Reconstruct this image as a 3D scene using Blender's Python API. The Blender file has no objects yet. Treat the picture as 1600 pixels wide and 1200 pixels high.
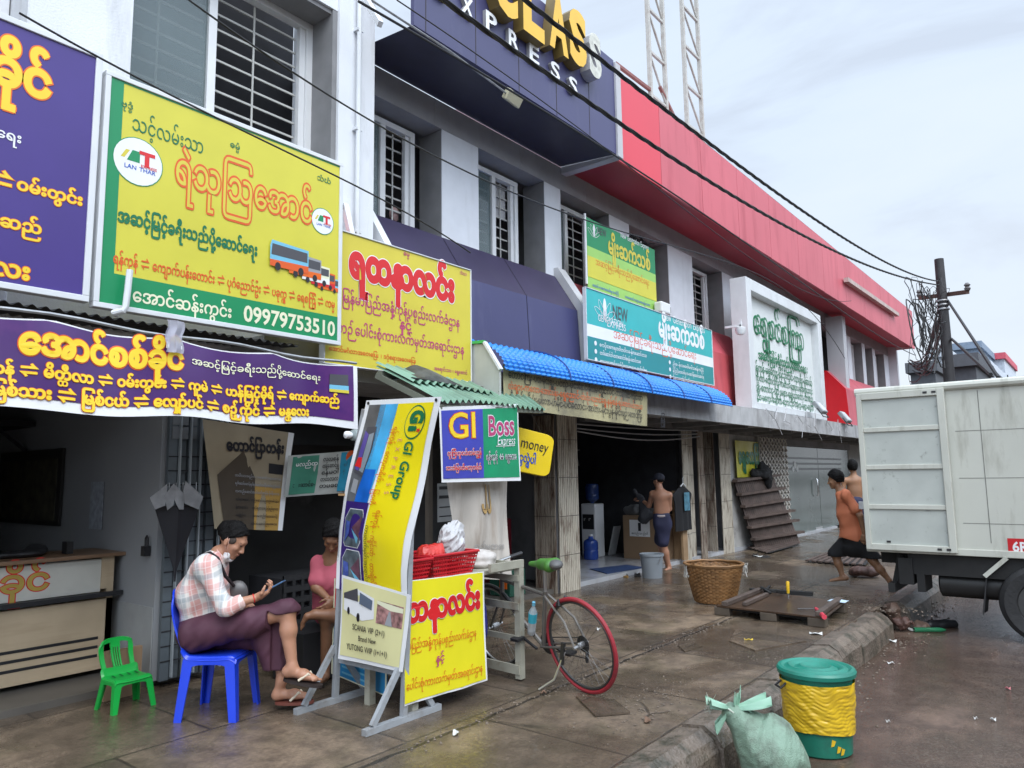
import bpy, math, random
import numpy as np
from mathutils import Vector, Matrix
rnd = random.Random(11)
S = bpy.context.scene
COL = S.collection
R = math.radians
# ------------------------------------------------------------------ camera (street runs along +X, terrace stands at +Y)
YAW, PITCH, ROLL, FPX = R(38.53), R(7.086), R(-0.8304), 1152.8
CAM = Vector((0, 0, 1.62))
_f = Vector((math.cos(YAW)*math.cos(PITCH), math.sin(YAW)*math.cos(PITCH), math.sin(PITCH)))
_r = Vector((math.sin(YAW), -math.cos(YAW), 0))
_u = _r.cross(_f)
RT = _r*math.cos(ROLL) + _u*math.sin(ROLL)
UP = -_r*math.sin(ROLL) + _u*math.cos(ROLL)
FW = _f
cd = bpy.data.cameras.new('camera')
cam = bpy.data.objects.new('camera', cd)
COL.objects.link(cam)
cam.matrix_world = Matrix(((RT.x, UP.x, -FW.x, CAM.x), (RT.y, UP.y, -FW.y, CAM.y), (RT.z, UP.z, -FW.z, CAM.z), (0, 0, 0, 1)))
cd.sensor_width = 36
cd.lens = 36*FPX/1600
cd.clip_start = 0.05
cd.clip_end = 2000
S.camera = cam
# ------------------------------------------------------------------ sky, sun, exposure
SUN_EL, SUN_AZ = R(52), R(-118)      # behind the camera, over the street
S.view_settings.view_transform = 'Standard'
S.view_settings.look = 'None'
S.view_settings.gamma = 1
S.view_settings.exposure = 0.34
w = bpy.data.worlds.new('World')
S.world = w
w.use_nodes = True
nt = w.node_tree
nt.nodes.clear()
def N(t, x, **k):
    n = t.nodes.new(x)
    for a, b in k.items():
        setattr(n, a, b)
    return n
def lk(t, a, b):
    t.links.new(a, b)
sd = Vector((math.cos(SUN_EL)*math.cos(SUN_AZ), math.cos(SUN_EL)*math.sin(SUN_AZ), math.sin(SUN_EL)))
sky = N(nt, 'ShaderNodeTexSky', sky_type='NISHITA', sun_disc=False)
sky.sun_elevation = SUN_EL
sky.sun_rotation = math.atan2(sd.x, sd.y)
sky.air_density = 1.2
sky.dust_density = 2.0
bgs = N(nt, 'ShaderNodeBackground')
bgs.inputs[1].default_value = 0.08
lk(nt, sky.outputs[0], bgs.inputs[0])
tc = N(nt, 'ShaderNodeTexCoord')
# overcast layer: soft cloud sheets, brighter near the hidden sun and overhead
sep = N(nt, 'ShaderNodeSeparateXYZ')
lk(nt, tc.outputs['Generated'], sep.inputs[0])
mp = N(nt, 'ShaderNodeMapping')
mp.inputs['Scale'].default_value = (1.0, 1.0, 3.2)
lk(nt, tc.outputs['Generated'], mp.inputs[0])
n1 = N(nt, 'ShaderNodeTexNoise')
n1.inputs['Scale'].default_value = 2.3
n1.inputs['Detail'].default_value = 7
n1.inputs['Roughness'].default_value = 0.55
n1.inputs['Distortion'].default_value = 0.5
lk(nt, mp.outputs[0], n1.inputs['Vector'])
rp = N(nt, 'ShaderNodeValToRGB')
rp.color_ramp.elements[0].position = 0.36
rp.color_ramp.elements[0].color = (0.59, 0.67, 0.79, 1)
rp.color_ramp.elements[1].position = 0.66
rp.color_ramp.elements[1].color = (0.71, 0.80, 0.92, 1)
e = rp.color_ramp.elements.new(0.47)
e.color = (0.67, 0.77, 0.905, 1)
lk(nt, n1.outputs['Fac'], rp.inputs[0])
# whiter towards the horizon
hz = N(nt, 'ShaderNodeMapRange')
hz.inputs['From Min'].default_value = 0.0
hz.inputs['From Max'].default_value = 0.42
hz.inputs['To Min'].default_value = 0.75
hz.inputs['To Max'].default_value = 0.0
lk(nt, sep.outputs['Z'], hz.inputs['Value'])
mxh = N(nt, 'ShaderNodeMix', data_type='RGBA')
mxh.inputs['B'].default_value = (0.74, 0.785, 0.84, 1)
lk(nt, hz.outputs[0], mxh.inputs['Factor'])
rp2 = N(nt, 'ShaderNodeMix', data_type='RGBA', blend_type='MULTIPLY')
rp2.inputs['Factor'].default_value = 0.5
lk(nt, rp.outputs[0], mxh.inputs['A'])
# glow of the veiled sun (real overcast is brighter on the sun's side)
vm = N(nt, 'ShaderNodeVectorMath', operation='DOT_PRODUCT')
vm.inputs[1].default_value = sd
lk(nt, tc.outputs['Generated'], vm.inputs[0])
gl = N(nt, 'ShaderNodeMapRange', interpolation_type='SMOOTHSTEP')
gl.inputs['From Min'].default_value = 0.1
gl.inputs['From Max'].default_value = 1.0
gl.inputs['To Min'].default_value = 1.0
gl.inputs['To Max'].default_value = 3.4
lk(nt, vm.outputs['Value'], gl.inputs['Value'])
bgc = N(nt, 'ShaderNodeBackground')
lk(nt, mxh.outputs['Result'], bgc.inputs[0])
lk(nt, gl.outputs[0], bgc.inputs[1])
ms = N(nt, 'ShaderNodeMixShader')
ms.inputs[0].default_value = 0.88
lk(nt, bgs.outputs[0], ms.inputs[1])
lk(nt, bgc.outputs[0], ms.inputs[2])
wo = N(nt, 'ShaderNodeOutputWorld')
lk(nt, ms.outputs[0], wo.inputs[0])
sl = bpy.data.lights.new('sun', 'SUN')
sl.energy = 1.3
sl.angle = R(35)
sl.color = (1.0, 0.96, 0.9)
so = bpy.data.objects.new('sun', sl)
so.rotation_euler = (-sd).to_track_quat('-Z', 'Y').to_euler()
so.location = (0, 0, 30)
COL.objects.link(so)
S.cycles.max_bounces = 7
S.cycles.diffuse_bounces = 4
S.cycles.use_denoising = True
# ------------------------------------------------------------------ measuring helpers: a pixel of the photo (1600x1200) to a point on a real plane
def ray(u, v):
    return FW + RT*((u-800)/FPX) + UP*((600-v)/FPX)
def onz(u, v, z=0.0):
    d = ray(u, v)
    return CAM + d*((z-CAM.z)/d.z)
def ony(u, v, y):
    d = ray(u, v)
    return CAM + d*((y-CAM.y)/d.y)
def onx(u, v, x):
    d = ray(u, v)
    return CAM + d*((x-CAM.x)/d.x)
def onp(u, v, p, n):
    d = ray(u, v)
    return CAM + d*((Vector(p)-CAM).dot(n)/d.dot(n))
# ------------------------------------------------------------------ materials
MATS = {}
def rgb(r, g, b):
    """sRGB 0-255 to linear"""
    f = lambda c: (c/255/12.92) if c/255 <= 0.04045 else ((c/255+0.055)/1.055)**2.4
    return (f(r), f(g), f(b))
def mat(name, col, rough=0.6, metal=0.0, var=0.12, vs=5.0, dirt=None, damt=0.5, ds=3.0, dthr=0.5, dsc=(1, 1, 1), bump=0.0, bs=60.0, spec=0.5, trans=0.0, alpha=1.0, sheen=0.0):
    if name in MATS:
        return MATS[name]
    m = bpy.data.materials.new(name)
    m.use_nodes = True
    t = m.node_tree
    b = t.nodes['Principled BSDF']
    b.inputs['Roughness'].default_value = rough
    b.inputs['Metallic'].default_value = metal
    b.inputs['Specular IOR Level'].default_value = spec
    if trans:
        b.inputs['Transmission Weight'].default_value = trans
    if alpha < 1:
        b.inputs['Alpha'].default_value = alpha
    co = N(t, 'ShaderNodeTexCoord')
    nz = N(t, 'ShaderNodeTexNoise')
    nz.inputs['Scale'].default_value = vs
    nz.inputs['Detail'].default_value = 5
    lk(t, co.outputs['Object'], nz.inputs['Vector'])
    mr = N(t, 'ShaderNodeMapRange')
    mr.inputs['From Min'].default_value = 0.3
    mr.inputs['From Max'].default_value = 0.7
    lk(t, nz.outputs['Fac'], mr.inputs['Value'])
    mx = N(t, 'ShaderNodeMix', data_type='RGBA')
    mx.inputs['A'].default_value = (*[c*(1-var) for c in col], 1)
    mx.inputs['B'].default_value = (*[min(0.95, c*(1+var)) for c in col], 1)
    lk(t, mr.outputs[0], mx.inputs['Factor'])
    out = mx.outputs['Result']
    if dirt:
        mp = N(t, 'ShaderNodeMapping')
        mp.inputs['Scale'].default_value = dsc
        lk(t, co.outputs['Object'], mp.inputs[0])
        n2 = N(t, 'ShaderNodeTexNoise')
        n2.inputs['Scale'].default_value = ds
        n2.inputs['Detail'].default_value = 8
        n2.inputs['Roughness'].default_value = 0.65
        lk(t, mp.outputs[0], n2.inputs['Vector'])
        m2 = N(t, 'ShaderNodeMapRange')
        m2.inputs['From Min'].default_value = dthr
        m2.inputs['From Max'].default_value = dthr+0.18
        m2.inputs['To Max'].default_value = damt
        lk(t, n2.outputs['Fac'], m2.inputs['Value'])
        mx2 = N(t, 'ShaderNodeMix', data_type='RGBA')
        lk(t, m2.outputs[0], mx2.inputs['Factor'])
        lk(t, out, mx2.inputs['A'])
        mx2.inputs['B'].default_value = (*dirt, 1)
        out = mx2.outputs['Result']
    lk(t, out, b.inputs['Base Color'])
    if bump:
        n3 = N(t, 'ShaderNodeTexNoise')
        n3.inputs['Scale'].default_value = bs
        n3.inputs['Detail'].default_value = 4
        lk(t, co.outputs['Object'], n3.inputs['Vector'])
        bp = N(t, 'ShaderNodeBump')
        bp.inputs['Strength'].default_value = bump
        bp.inputs['Distance'].default_value = 0.02
        lk(t, n3.outputs['Fac'], bp.inputs['Height'])
        lk(t, bp.outputs[0], b.inputs['Normal'])
    MATS[name] = m
    return m
def vinyl(name, col, rough=0.38, var=0.05):
    return mat(name, col, rough, var=var, vs=2.5, spec=0.4)
# ------------------------------------------------------------------ mesh builder
def V(*a):
    return Vector(a)
class MB:
    def __init__(s, m=None):
        s.v = []
        s.f = []
        s.mi = []
        s.sm = []
        s.mats = []
        s.cur = 0
        if m:
            s.m(m)
    def m(s, m):
        if m not in s.mats:
            s.mats.append(m)
        s.cur = s.mats.index(m)
        return s
    def add(s, vs, fs, smooth=False):
        b = len(s.v)
        s.v.extend([tuple(p) for p in vs])
        for f in fs:
            s.f.append([i+b for i in f])
            s.mi.append(s.cur)
            s.sm.append(smooth)
        return s
    def box(s, c, d, ax=None):
        """centre, full size, optional axes (ex, ey, ez)"""
        c = Vector(c)
        ex, ey, ez = ax if ax else (V(1, 0, 0), V(0, 1, 0), V(0, 0, 1))
        vs = [c+ex*(x*d[0]/2)+ey*(y*d[1]/2)+ez*(z*d[2]/2) for z in (-1, 1) for y in (-1, 1) for x in (-1, 1)]
        return s.add(vs, [(0, 2, 3, 1), (4, 5, 7, 6), (0, 1, 5, 4), (1, 3, 7, 5), (3, 2, 6, 7), (2, 0, 4, 6)])
    def bx(s, x0, x1, y0, y1, z0, z1):
        return s.box(((x0+x1)/2, (y0+y1)/2, (z0+z1)/2), (x1-x0, y1-y0, z1-z0))
    def bar(s, a, b, w, h, up=None):
        a = Vector(a)
        b = Vector(b)
        ex = (b-a)
        L = ex.length
        ex.normalize()
        up = Vector(up) if up else V(0, 0, 1)
        if abs(ex.dot(up)) > 0.98:
            up = V(1, 0, 0)
        ey = up.cross(ex).normalized()
        ez = ex.cross(ey)
        return s.box((a+b)/2, (L, w, h), (ex, ey, ez))
    def prism(s, poly, d, caps=True):
        """polygon (3D points) swept along d"""
        d = Vector(d)
        n = len(poly)
        vs = [Vector(p) for p in poly]+[Vector(p)+d for p in poly]
        fs = [(i, (i+1) % n, n+(i+1) % n, n+i) for i in range(n)]
        if caps:
            fs += [tuple(range(n))[::-1], tuple(range(n, 2*n))]
        return s.add(vs, fs)
    def tube(s, pts, r, seg=8, caps=True, closed=False):
        pts = [Vector(p) for p in pts]
        n = len(pts)
        rs = r if isinstance(r, (list, tuple)) else [r]*n
        vs = []
        prev = None
        for i, p in enumerate(pts):
            if closed:
                t = pts[(i+1) % n]-pts[i-1]
            else:
                t = pts[min(i+1, n-1)]-pts[max(i-1, 0)]
            t.normalize()
            if prev is None:
                a = V(0, 0, 1) if abs(t.z) < 0.9 else V(1, 0, 0)
                x = t.cross(a).normalized()
            else:
                x = (prev-t*prev.dot(t)).normalized()
            prev = x
            y = t.cross(x)
            for k in range(seg):
                an = 2*math.pi*k/seg
                vs.append(p+(x*math.cos(an)+y*math.sin(an))*rs[i])
        fs = []
        for i in range(n if closed else n-1):
            j = (i+1) % n
            for k in range(seg):
                l = (k+1) % seg
                fs.append((i*seg+k, i*seg+l, j*seg+l, j*seg+k))
        if caps and not closed:
            fs.append(tuple(range(seg))[::-1])
            fs.append(tuple(range((n-1)*seg, n*seg)))
        return s.add(vs, fs, True)
    def lathe(s, prof, o, seg=24, ax=None, sx=1.0, sy=1.0, wob=None):
        """profile of (radius, height) turned round ez at o"""
        o = Vector(o)
        ex, ey, ez = ax if ax else (V(1, 0, 0), V(0, 1, 0), V(0, 0, 1))
        vs = []
        for i, (r, h) in enumerate(prof):
            for k in range(seg):
                an = 2*math.pi*k/seg
                rr = r*(1+(wob(an, h) if wob else 0))
                vs.append(o+ex*(rr*math.cos(an)*sx)+ey*(rr*math.sin(an)*sy)+ez*h)
        fs = []
        for i in range(len(prof)-1):
            for k in range(seg):
                l = (k+1) % seg
                fs.append((i*seg+k, i*seg+l, (i+1)*seg+l, (i+1)*seg+k))
        if prof[0][0] > 1e-4:
            fs.append(tuple(range(seg))[::-1])
        if prof[-1][0] > 1e-4:
            fs.append(tuple(range((len(prof)-1)*seg, len(prof)*seg)))
        return s.add(vs, fs, True)
    def grid(s, fn, nx, ny, smooth=True, thick=0.0):
        vs = [Vector(fn(i/nx, j/ny)) for j in range(ny+1) for i in range(nx+1)]
        W = nx+1
        fs = [(j*W+i, j*W+i+1, (j+1)*W+i+1, (j+1)*W+i) for j in range(ny) for i in range(nx)]
        if thick:
            me = len(vs)
            nr = []
            for j in range(ny+1):
                for i in range(nx+1):
                    a = vs[j*W+min(i+1, nx)]-vs[j*W+max(i-1, 0)]
                    b = vs[min(j+1, ny)*W+i]-vs[max(j-1, 0)*W+i]
                    q = a.cross(b)
                    nr.append(q.normalized() if q.length > 1e-9 else V(0, 0, 1))
            vs = vs+[p-q*thick for p, q in zip(vs, nr)]
            fs += [tuple(me+k for k in f[::-1]) for f in fs]
            rim = [i for i in range(nx)]+[nx+W*j for j in range(ny)]+[ny*W+nx-i for i in range(nx)]+[W*(ny-j) for j in range(ny)]
            q = len(rim)
            fs += [(rim[(i+1) % q], rim[i], rim[i]+me, rim[(i+1) % q]+me) for i in range(q)]
        return s.add(vs, fs, smooth)
    def build(s, name, parent=None, bevel=0.0, ang=35, **k):
        o0 = Vector(parent.get('_o', (0, 0, 0))) if parent is not None else V(0, 0, 0)
        me = bpy.data.meshes.new(name)
        if parent is None and 'at' in k:
            o0 = Vector(k.pop('at'))
        me.from_pydata([tuple(Vector(p)-o0) for p in s.v], [], s.f)
        for m in s.mats:
            me.materials.append(m)
        me.polygons.foreach_set('material_index', s.mi)
        me.polygons.foreach_set('use_smooth', s.sm)
        if any(s.sm):
            me.set_sharp_from_angle(angle=R(ang))
        me.update()
        ob = bpy.data.objects.new(name, me)
        COL.objects.link(ob)
        if parent is not None:
            ob.parent = parent
            ob['_o'] = tuple(o0)
        else:
            ob.location = o0
            ob['_o'] = tuple(o0)
        if bevel:
            md = ob.modifiers.new('bevel', 'BEVEL')
            md.width = bevel
            md.segments = 2
            md.limit_method = 'ANGLE'
            md.angle_limit = R(40)
        tag(ob, **k)
        return ob
def tag(o, label=None, cat=None, group=None, kind=None):
    for a, b in (('label', label), ('category', cat), ('group', group), ('kind', kind)):
        if b:
            o[a] = b
    return o
def thing(name, loc, label, cat, group=None):
    o = bpy.data.objects.new(name, None)
    COL.objects.link(o)
    o.location = loc
    o['_o'] = tuple(loc)
    o.empty_display_size = 0.1
    return tag(o, label, cat, group)
def copy_tree(o, parent=None):
    c = o.copy()
    COL.objects.link(c)
    if parent is not None:
        c.parent = parent
    for ch in list(o.children):
        copy_tree(ch, c)
    return c
# ------------------------------------------------------------------ lettering
GC = {}
def glyph(ch, off):
    k = (ch, off)
    if k in GC:
        return GC[k]
    def mk(body, o=0.0):
        c = bpy.data.curves.new('glyph', 'FONT')
        c.body = body
        c.resolution_u = 3
        c.offset = o
        ob = bpy.data.objects.new('glyph', c)
        COL.objects.link(ob)
        me = bpy.data.meshes.new_from_object(ob.evaluated_get(bpy.context.evaluated_depsgraph_get()))
        vs = [(v.co.x, v.co.y) for v in me.vertices]
        fs = [tuple(p.vertices) for p in me.polygons]
        bpy.data.objects.remove(ob)
        bpy.data.curves.remove(c)
        bpy.data.meshes.remove(me)
        return vs, fs
    def area(vs, fs):
        t_ = 0.0
        for f in fs:
            for i in range(1, len(f)-1):
                a, b, c = vs[f[0]], vs[f[i]], vs[f[i+1]]
                t_ += abs((b[0]-a[0])*(c[1]-a[1])-(b[1]-a[1])*(c[0]-a[0]))/2
        return t_
    b0, b1 = mk(ch, 0.0), mk(ch, 0.012)
    a0, a1 = area(*b0), area(*b1)
    vs = None
    for d in (() if (off > 0.02 and ch in '\u1029\u1021\u1014') else (0, .001, -.001, .002, -.002, .004, -.004, .006, -.006, .008)):
        q = mk(ch, off+d)
        ex_ = a0+(a1-a0)*(off+d)/0.012
        if 0.84*ex_ < area(*q) < 1.06*ex_+0.002 or off <= 0.0:
            vs, fs = [(x, y, 0.0) for x, y in q[0]], q[1]
            break
    if vs is None:      # the outline would not swell cleanly: stack shifted copies
        vs, fs = [], []
        for k in range(9):
            r_ = (off-0.012)*(k < 8)
            n0 = len(vs)
            vs += [(x+r_*math.cos(k*math.pi/4), y+r_*math.sin(k*math.pi/4), 0.00004*k) for x, y in b1[0]]
            fs += [tuple(i+n0 for i in f) for f in b1[1]]
    if (ch, 'adv') not in GC:
        q, _ = mk(ch+'|')
        b, _ = mk('|')
        GC[(ch, 'adv')] = max(p[0] for p in q)-max(p[0] for p in b)
    GC[k] = (vs, fs)
    return GC[k]
def adv(ch):
    if ch == ' ':
        return 0.38
    glyph(ch, 0.0)
    return GC[(ch, 'adv')]
def is_cons(c):
    o = ord(c)
    return 0x1000 <= o <= 0x102a or o == 0x103f
def is_mark(c):
    o = ord(c)
    return 0x102b <= o <= 0x103e
def shape(s):
    """Burmese string to placed glyphs (char, x, y, sx, sy); returns list, width"""
    out = []
    pen = 0.0
    i = 0
    n = len(s)
    kinzi = False
    while i < n:
        c = s[i]
        if s[i:i+3] == '\u1004\u103a\u1039':
            kinzi = True
            i += 3
            continue
        if is_cons(c):
            marks = []
            stack = None
            i += 1
            while i < n and (is_mark(s[i])):
                if s[i] == '\u1039' and i+1 < n:
                    stack = s[i+1]
                    i += 2
                    continue
                marks.append(s[i])
                i += 1
            if '\u1031' in marks:
                out.append(('\u1031', pen, 0, 1, 1))
                pen += adv('\u1031')
                marks.remove('\u1031')
            a = adv(c)
            if '\u103c' in marks:
                out.append(('\u103c', pen, 0, (a+0.16)/0.80, 1))
                pen += 0.17
                marks.remove('\u103c')
                extra = 0.05
            else:
                extra = 0.0
            out.append((c, pen, 0, 1, 1))
            st = pen
            cur = pen+a
            if stack:
                sa = adv(stack)*0.62
                out.append((stack, st+(a-sa)/2, -0.46, 0.62, 0.66))
            if kinzi:
                out.append(('\u1004', st+a-0.62, 0.62, 0.5, 0.5))
                out.append(('\u103a', st+a-0.12, 0.33, 0.5, 0.5))
                kinzi = False
            low = 0
            for mk in marks:
                if mk in '\u102b\u102c\u1038\u103b':
                    out.append((mk, cur, 0, 1, 1))
                    cur += adv(mk)
                else:
                    dx = -max(0.0, (a-0.7))*0.35 if cur == pen+a else 0
                    if mk in '\u102f\u1030\u103d\u103e\u1037':
                        if c in '\u1014\u101b\u100a\u1025\u1020' and mk in '\u102f\u1030' and cur == pen+a:
                            dx += 0.16
                        dx += 0.24*low
                        low += 1
                    out.append((mk, cur+dx, 0, 1, 1))
            pen = cur+extra
            continue
        if c != ' ':
            out.append((c, pen, 0, 1, 1))
        pen += adv(c)
        i += 1
    return out, pen
class Sheet:
    """a printed face: origin at its lower left, ex right, ey up; warp(x, y) bends it; prints go to one mesh"""
    def __init__(s, o, ex, ey, warp=None, nrm=None):
        s.o = Vector(o)
        s.ex = Vector(ex).normalized()
        s.ey = Vector(ey).normalized()
        s.n = Vector(nrm) if nrm else s.ex.cross(s.ey).normalized()
        s.warp = warp
        s.mb = MB()
        s.parent = None
        s.h = 0.0012
        s.sub = 0.12
    def P(s, x, y, h=0.0):
        p = s.o+s.ex*x+s.ey*y+s.n*h
        return p+s.warp(x, y) if s.warp else p
    def loc(s, u, v):
        """photo pixel to sheet coordinates"""
        p = onp(u, v, s.o, s.n)-s.o
        A = np.array([[s.ex.dot(s.ex), s.ex.dot(s.ey)], [s.ex.dot(s.ey), s.ey.dot(s.ey)]])
        x = np.linalg.solve(A, [p.dot(s.ex), p.dot(s.ey)])
        return float(x[0]), float(x[1])
    def rect(s, x0, y0, x1, y1, m, h=None):
        h = s.h if h is None else h
        s.mb.m(m)
        nx = max(1, int(abs(x1-x0)/s.sub)) if s.warp else 1
        ny = max(1, int(abs(y1-y0)/s.sub)) if s.warp else 1
        s.mb.grid(lambda a, b: s.P(x0+(x1-x0)*a, y0+(y1-y0)*b, h), nx, ny, bool(s.warp))
    def quad(s, pts, m, h=None, n=1):
        h = s.h if h is None else h
        s.mb.m(m)
        a, b, c, d = pts
        f = lambda i, j: s.P(*[(a[k]*(1-i)+b[k]*i)*(1-j)+(d[k]*(1-i)+c[k]*i)*j for k in (0, 1)], h)
        s.mb.grid(f, n if s.warp else 1, n if s.warp else 1, bool(s.warp))
    def poly(s, pts, m, h=None):
        h = s.h if h is None else h
        s.mb.m(m)
        s.mb.add([s.P(x, y, h) for x, y in pts], [tuple(range(len(pts)))])
    def ell(s, cx, cy, rx, ry, m, h=None, n=28, rot=0.0, ring=0.0):
        h = s.h if h is None else h
        s.mb.m(m)
        c, q = math.cos(rot), math.sin(rot)
        pt = lambda k, a, b: (cx+a*math.cos(2*math.pi*k/n)*c-b*math.sin(2*math.pi*k/n)*q, cy+a*math.cos(2*math.pi*k/n)*q+b*math.sin(2*math.pi*k/n)*c)
        if ring:
            vs = [s.P(*pt(k, rx, ry), h) for k in range(n)]+[s.P(*pt(k, rx-ring, ry-ring), h) for k in range(n)]
            s.mb.add(vs, [(k, (k+1) % n, n+(k+1) % n, n+k) for k in range(n)])
        else:
            s.mb.add([s.P(*pt(k, rx, ry), h) for k in range(n)], [tuple(range(n))])
    def text(s, st, x0, y0, x1, y1, m, tall=1.0, off=0.012, outl=None, oo=0.05, h=None, slant=0.0, up=None, size=None):
        """text along the baseline from (x0, y0), squeezed to end at (x1, y1)"""
        h = s.h+(0.003 if s.warp else 0.0008) if h is None else h
        gl_, W = shape(st)
        dx, dy = (x1-x0)/W, (y1-y0)/W
        sc = math.hypot(dx, dy)
        tm = MB() if s.parent is not None else s.mb
        ux, uy = (up if up else (-dy/sc, dx/sc))
        vs_ = sc*tall if size is None else size
        gap = 0.003 if s.warp else 0.0009
        for (mm, of, hh) in ([(outl, oo, h)] if outl else [])+[(m, off, h+gap)]:
            tm.m(mm)
            for gk, (ch, gx, gy, sx, sy) in enumerate(gl_):
                vs, fs = glyph(ch, of)
                pts = []
                for a, b, dh in vs:
                    a2, b2 = gx+a*sx+slant*(gy+b*sy), gy+b*sy
                    pts.append(s.P(x0+dx*a2+ux*b2*vs_, y0+dy*a2+uy*b2*vs_, hh+dh+(gk % 3)*0.000013))
                tm.add(pts, fs)
        if s.parent is not None:
            tm.build('lettering', s.parent)
        return sc
    def tpx(s, st, a, b, m, **k):
        """text whose baseline runs between two photo pixels"""
        xa, ya = s.loc(*a)
        xb, yb = s.loc(*b)
        if k.pop('level', True):
            ya = yb = (ya+yb)/2
        return s.text(st, xa, ya, xb, yb, m, **k)
    def dashes(s, x0, y0, x1, size, m, seed=1, h=None):
        """a line of very small print: Burmese letters chosen for their shapes"""
        r = random.Random(seed)
        n = max(2, int((x1-x0)/(size*0.95)))
        st = ''.join(r.choice(['က', 'မ', 'န်', 'ရ', 'လ', 'သ', 'ပို', 'တ', 'ဆောင်', 'စ', 'ခ', 'ည်', '-', 'ဝါ']) for _ in range(n))
        s.text(st, x0, y0, x1, y0, m, size=size, h=h)
    def build(s, name, parent, **k):
        if not s.mb.v:
            return None
        if name == 'lettering' and s.parent is not None:
            name = 'print'
        return s.mb.build(name, parent, **k)
# ------------------------------------------------------------------ soft solids (bodies, cloth, sacks): distance fields and surface nets
def crinkle(amp, freq, n=5, start=0, stretch=(1, 1, 1)):
    """sharp folded creases, as in thin plastic"""
    st = np.array(stretch)
    def g(P):
        r = 0
        for i, (k_, ph) in enumerate(_K[start:start+n]):
            fr = freq*(1.0+.55*i)
            r = r+(np.abs(np.sin((P*st)@(k_*fr)*.5+ph+1.1*np.sin((P*st)@(k_[::-1]*fr*.35)+ph)))-.6)/(1+.5*i)
        return r*amp
    return ('mod', g, 0)
def smin(a, b, k):
    h = np.clip(0.5+0.5*(b-a)/k, 0, 1)
    return b*(1-h)+a*h-k*h*(1-h)
def cone(a, b, ra, rb=None, k=0.03, flat=None):
    return ('c', Vector(a), Vector(b), ra, ra if rb is None else rb, k, flat)
def ell(c, r, ax=None, k=0.03):
    return ('e', Vector(c), r, ax, k)
def field(prims, P, lo=None, h=None):
    f = np.full(P.shape[:3], 0.6)
    full = (slice(None),)*3
    for p in prims:
        sl = full
        if lo is not None and p[0] in 'ce':
            if p[0] == 'c':
                r = max(p[3], p[4])+0.10
                b0 = np.minimum(np.array(p[1]), np.array(p[2]))-r
                b1 = np.maximum(np.array(p[1]), np.array(p[2]))+r
            else:
                r = max(p[2])+0.10
                b0, b1 = np.array(p[1])-r, np.array(p[1])+r
            i0 = np.maximum(0, np.floor((b0-lo)/h).astype(int))
            i1 = np.maximum(i0+1, np.ceil((b1-lo)/h).astype(int)+1)
            sl = tuple(slice(a, b) for a, b in zip(i0, i1))
        Q = P[sl]
        if Q.size == 0:
            continue
        if p[0] == 'c':
            a, b = np.array(p[1]), np.array(p[2])
            ab = b-a
            L2 = max(1e-12, ab.dot(ab))
            d = Q-a
            t = np.clip((d@ab)/L2, 0, 1)
            q = d-t[..., None]*ab
            if p[6] is not None:      # flattened section: axis, factor
                ax = np.array(Vector(p[6][0]).normalized())
                s_ = (q@ax)
                q = q+(s_*(p[6][1]-1))[..., None]*ax
            g = np.sqrt((q*q).sum(-1))-(p[3]+t*(p[4]-p[3]))
            k = p[5]
        elif p[0] == 'e':
            d = Q-np.array(p[1])
            if p[3]:
                d = np.stack([d@np.array(x) for x in p[3]], -1)
            r = np.array(p[2])
            k0 = np.sqrt(((d/r)**2).sum(-1))
            k1 = np.sqrt(((d/(r*r))**2).sum(-1))+1e-9
            g = k0*(k0-1)/k1
            k = p[4]
        else:
            g = p[1](Q)
            k = p[2]
            if p[0] == 'cut':
                f = np.maximum(f, -g)
            elif p[0] == 'clip':
                f = np.maximum(f, g)
            elif p[0] == 'mod':
                f = f+g
            continue
        f[sl] = smin(f[sl], g, k)
    return f
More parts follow.
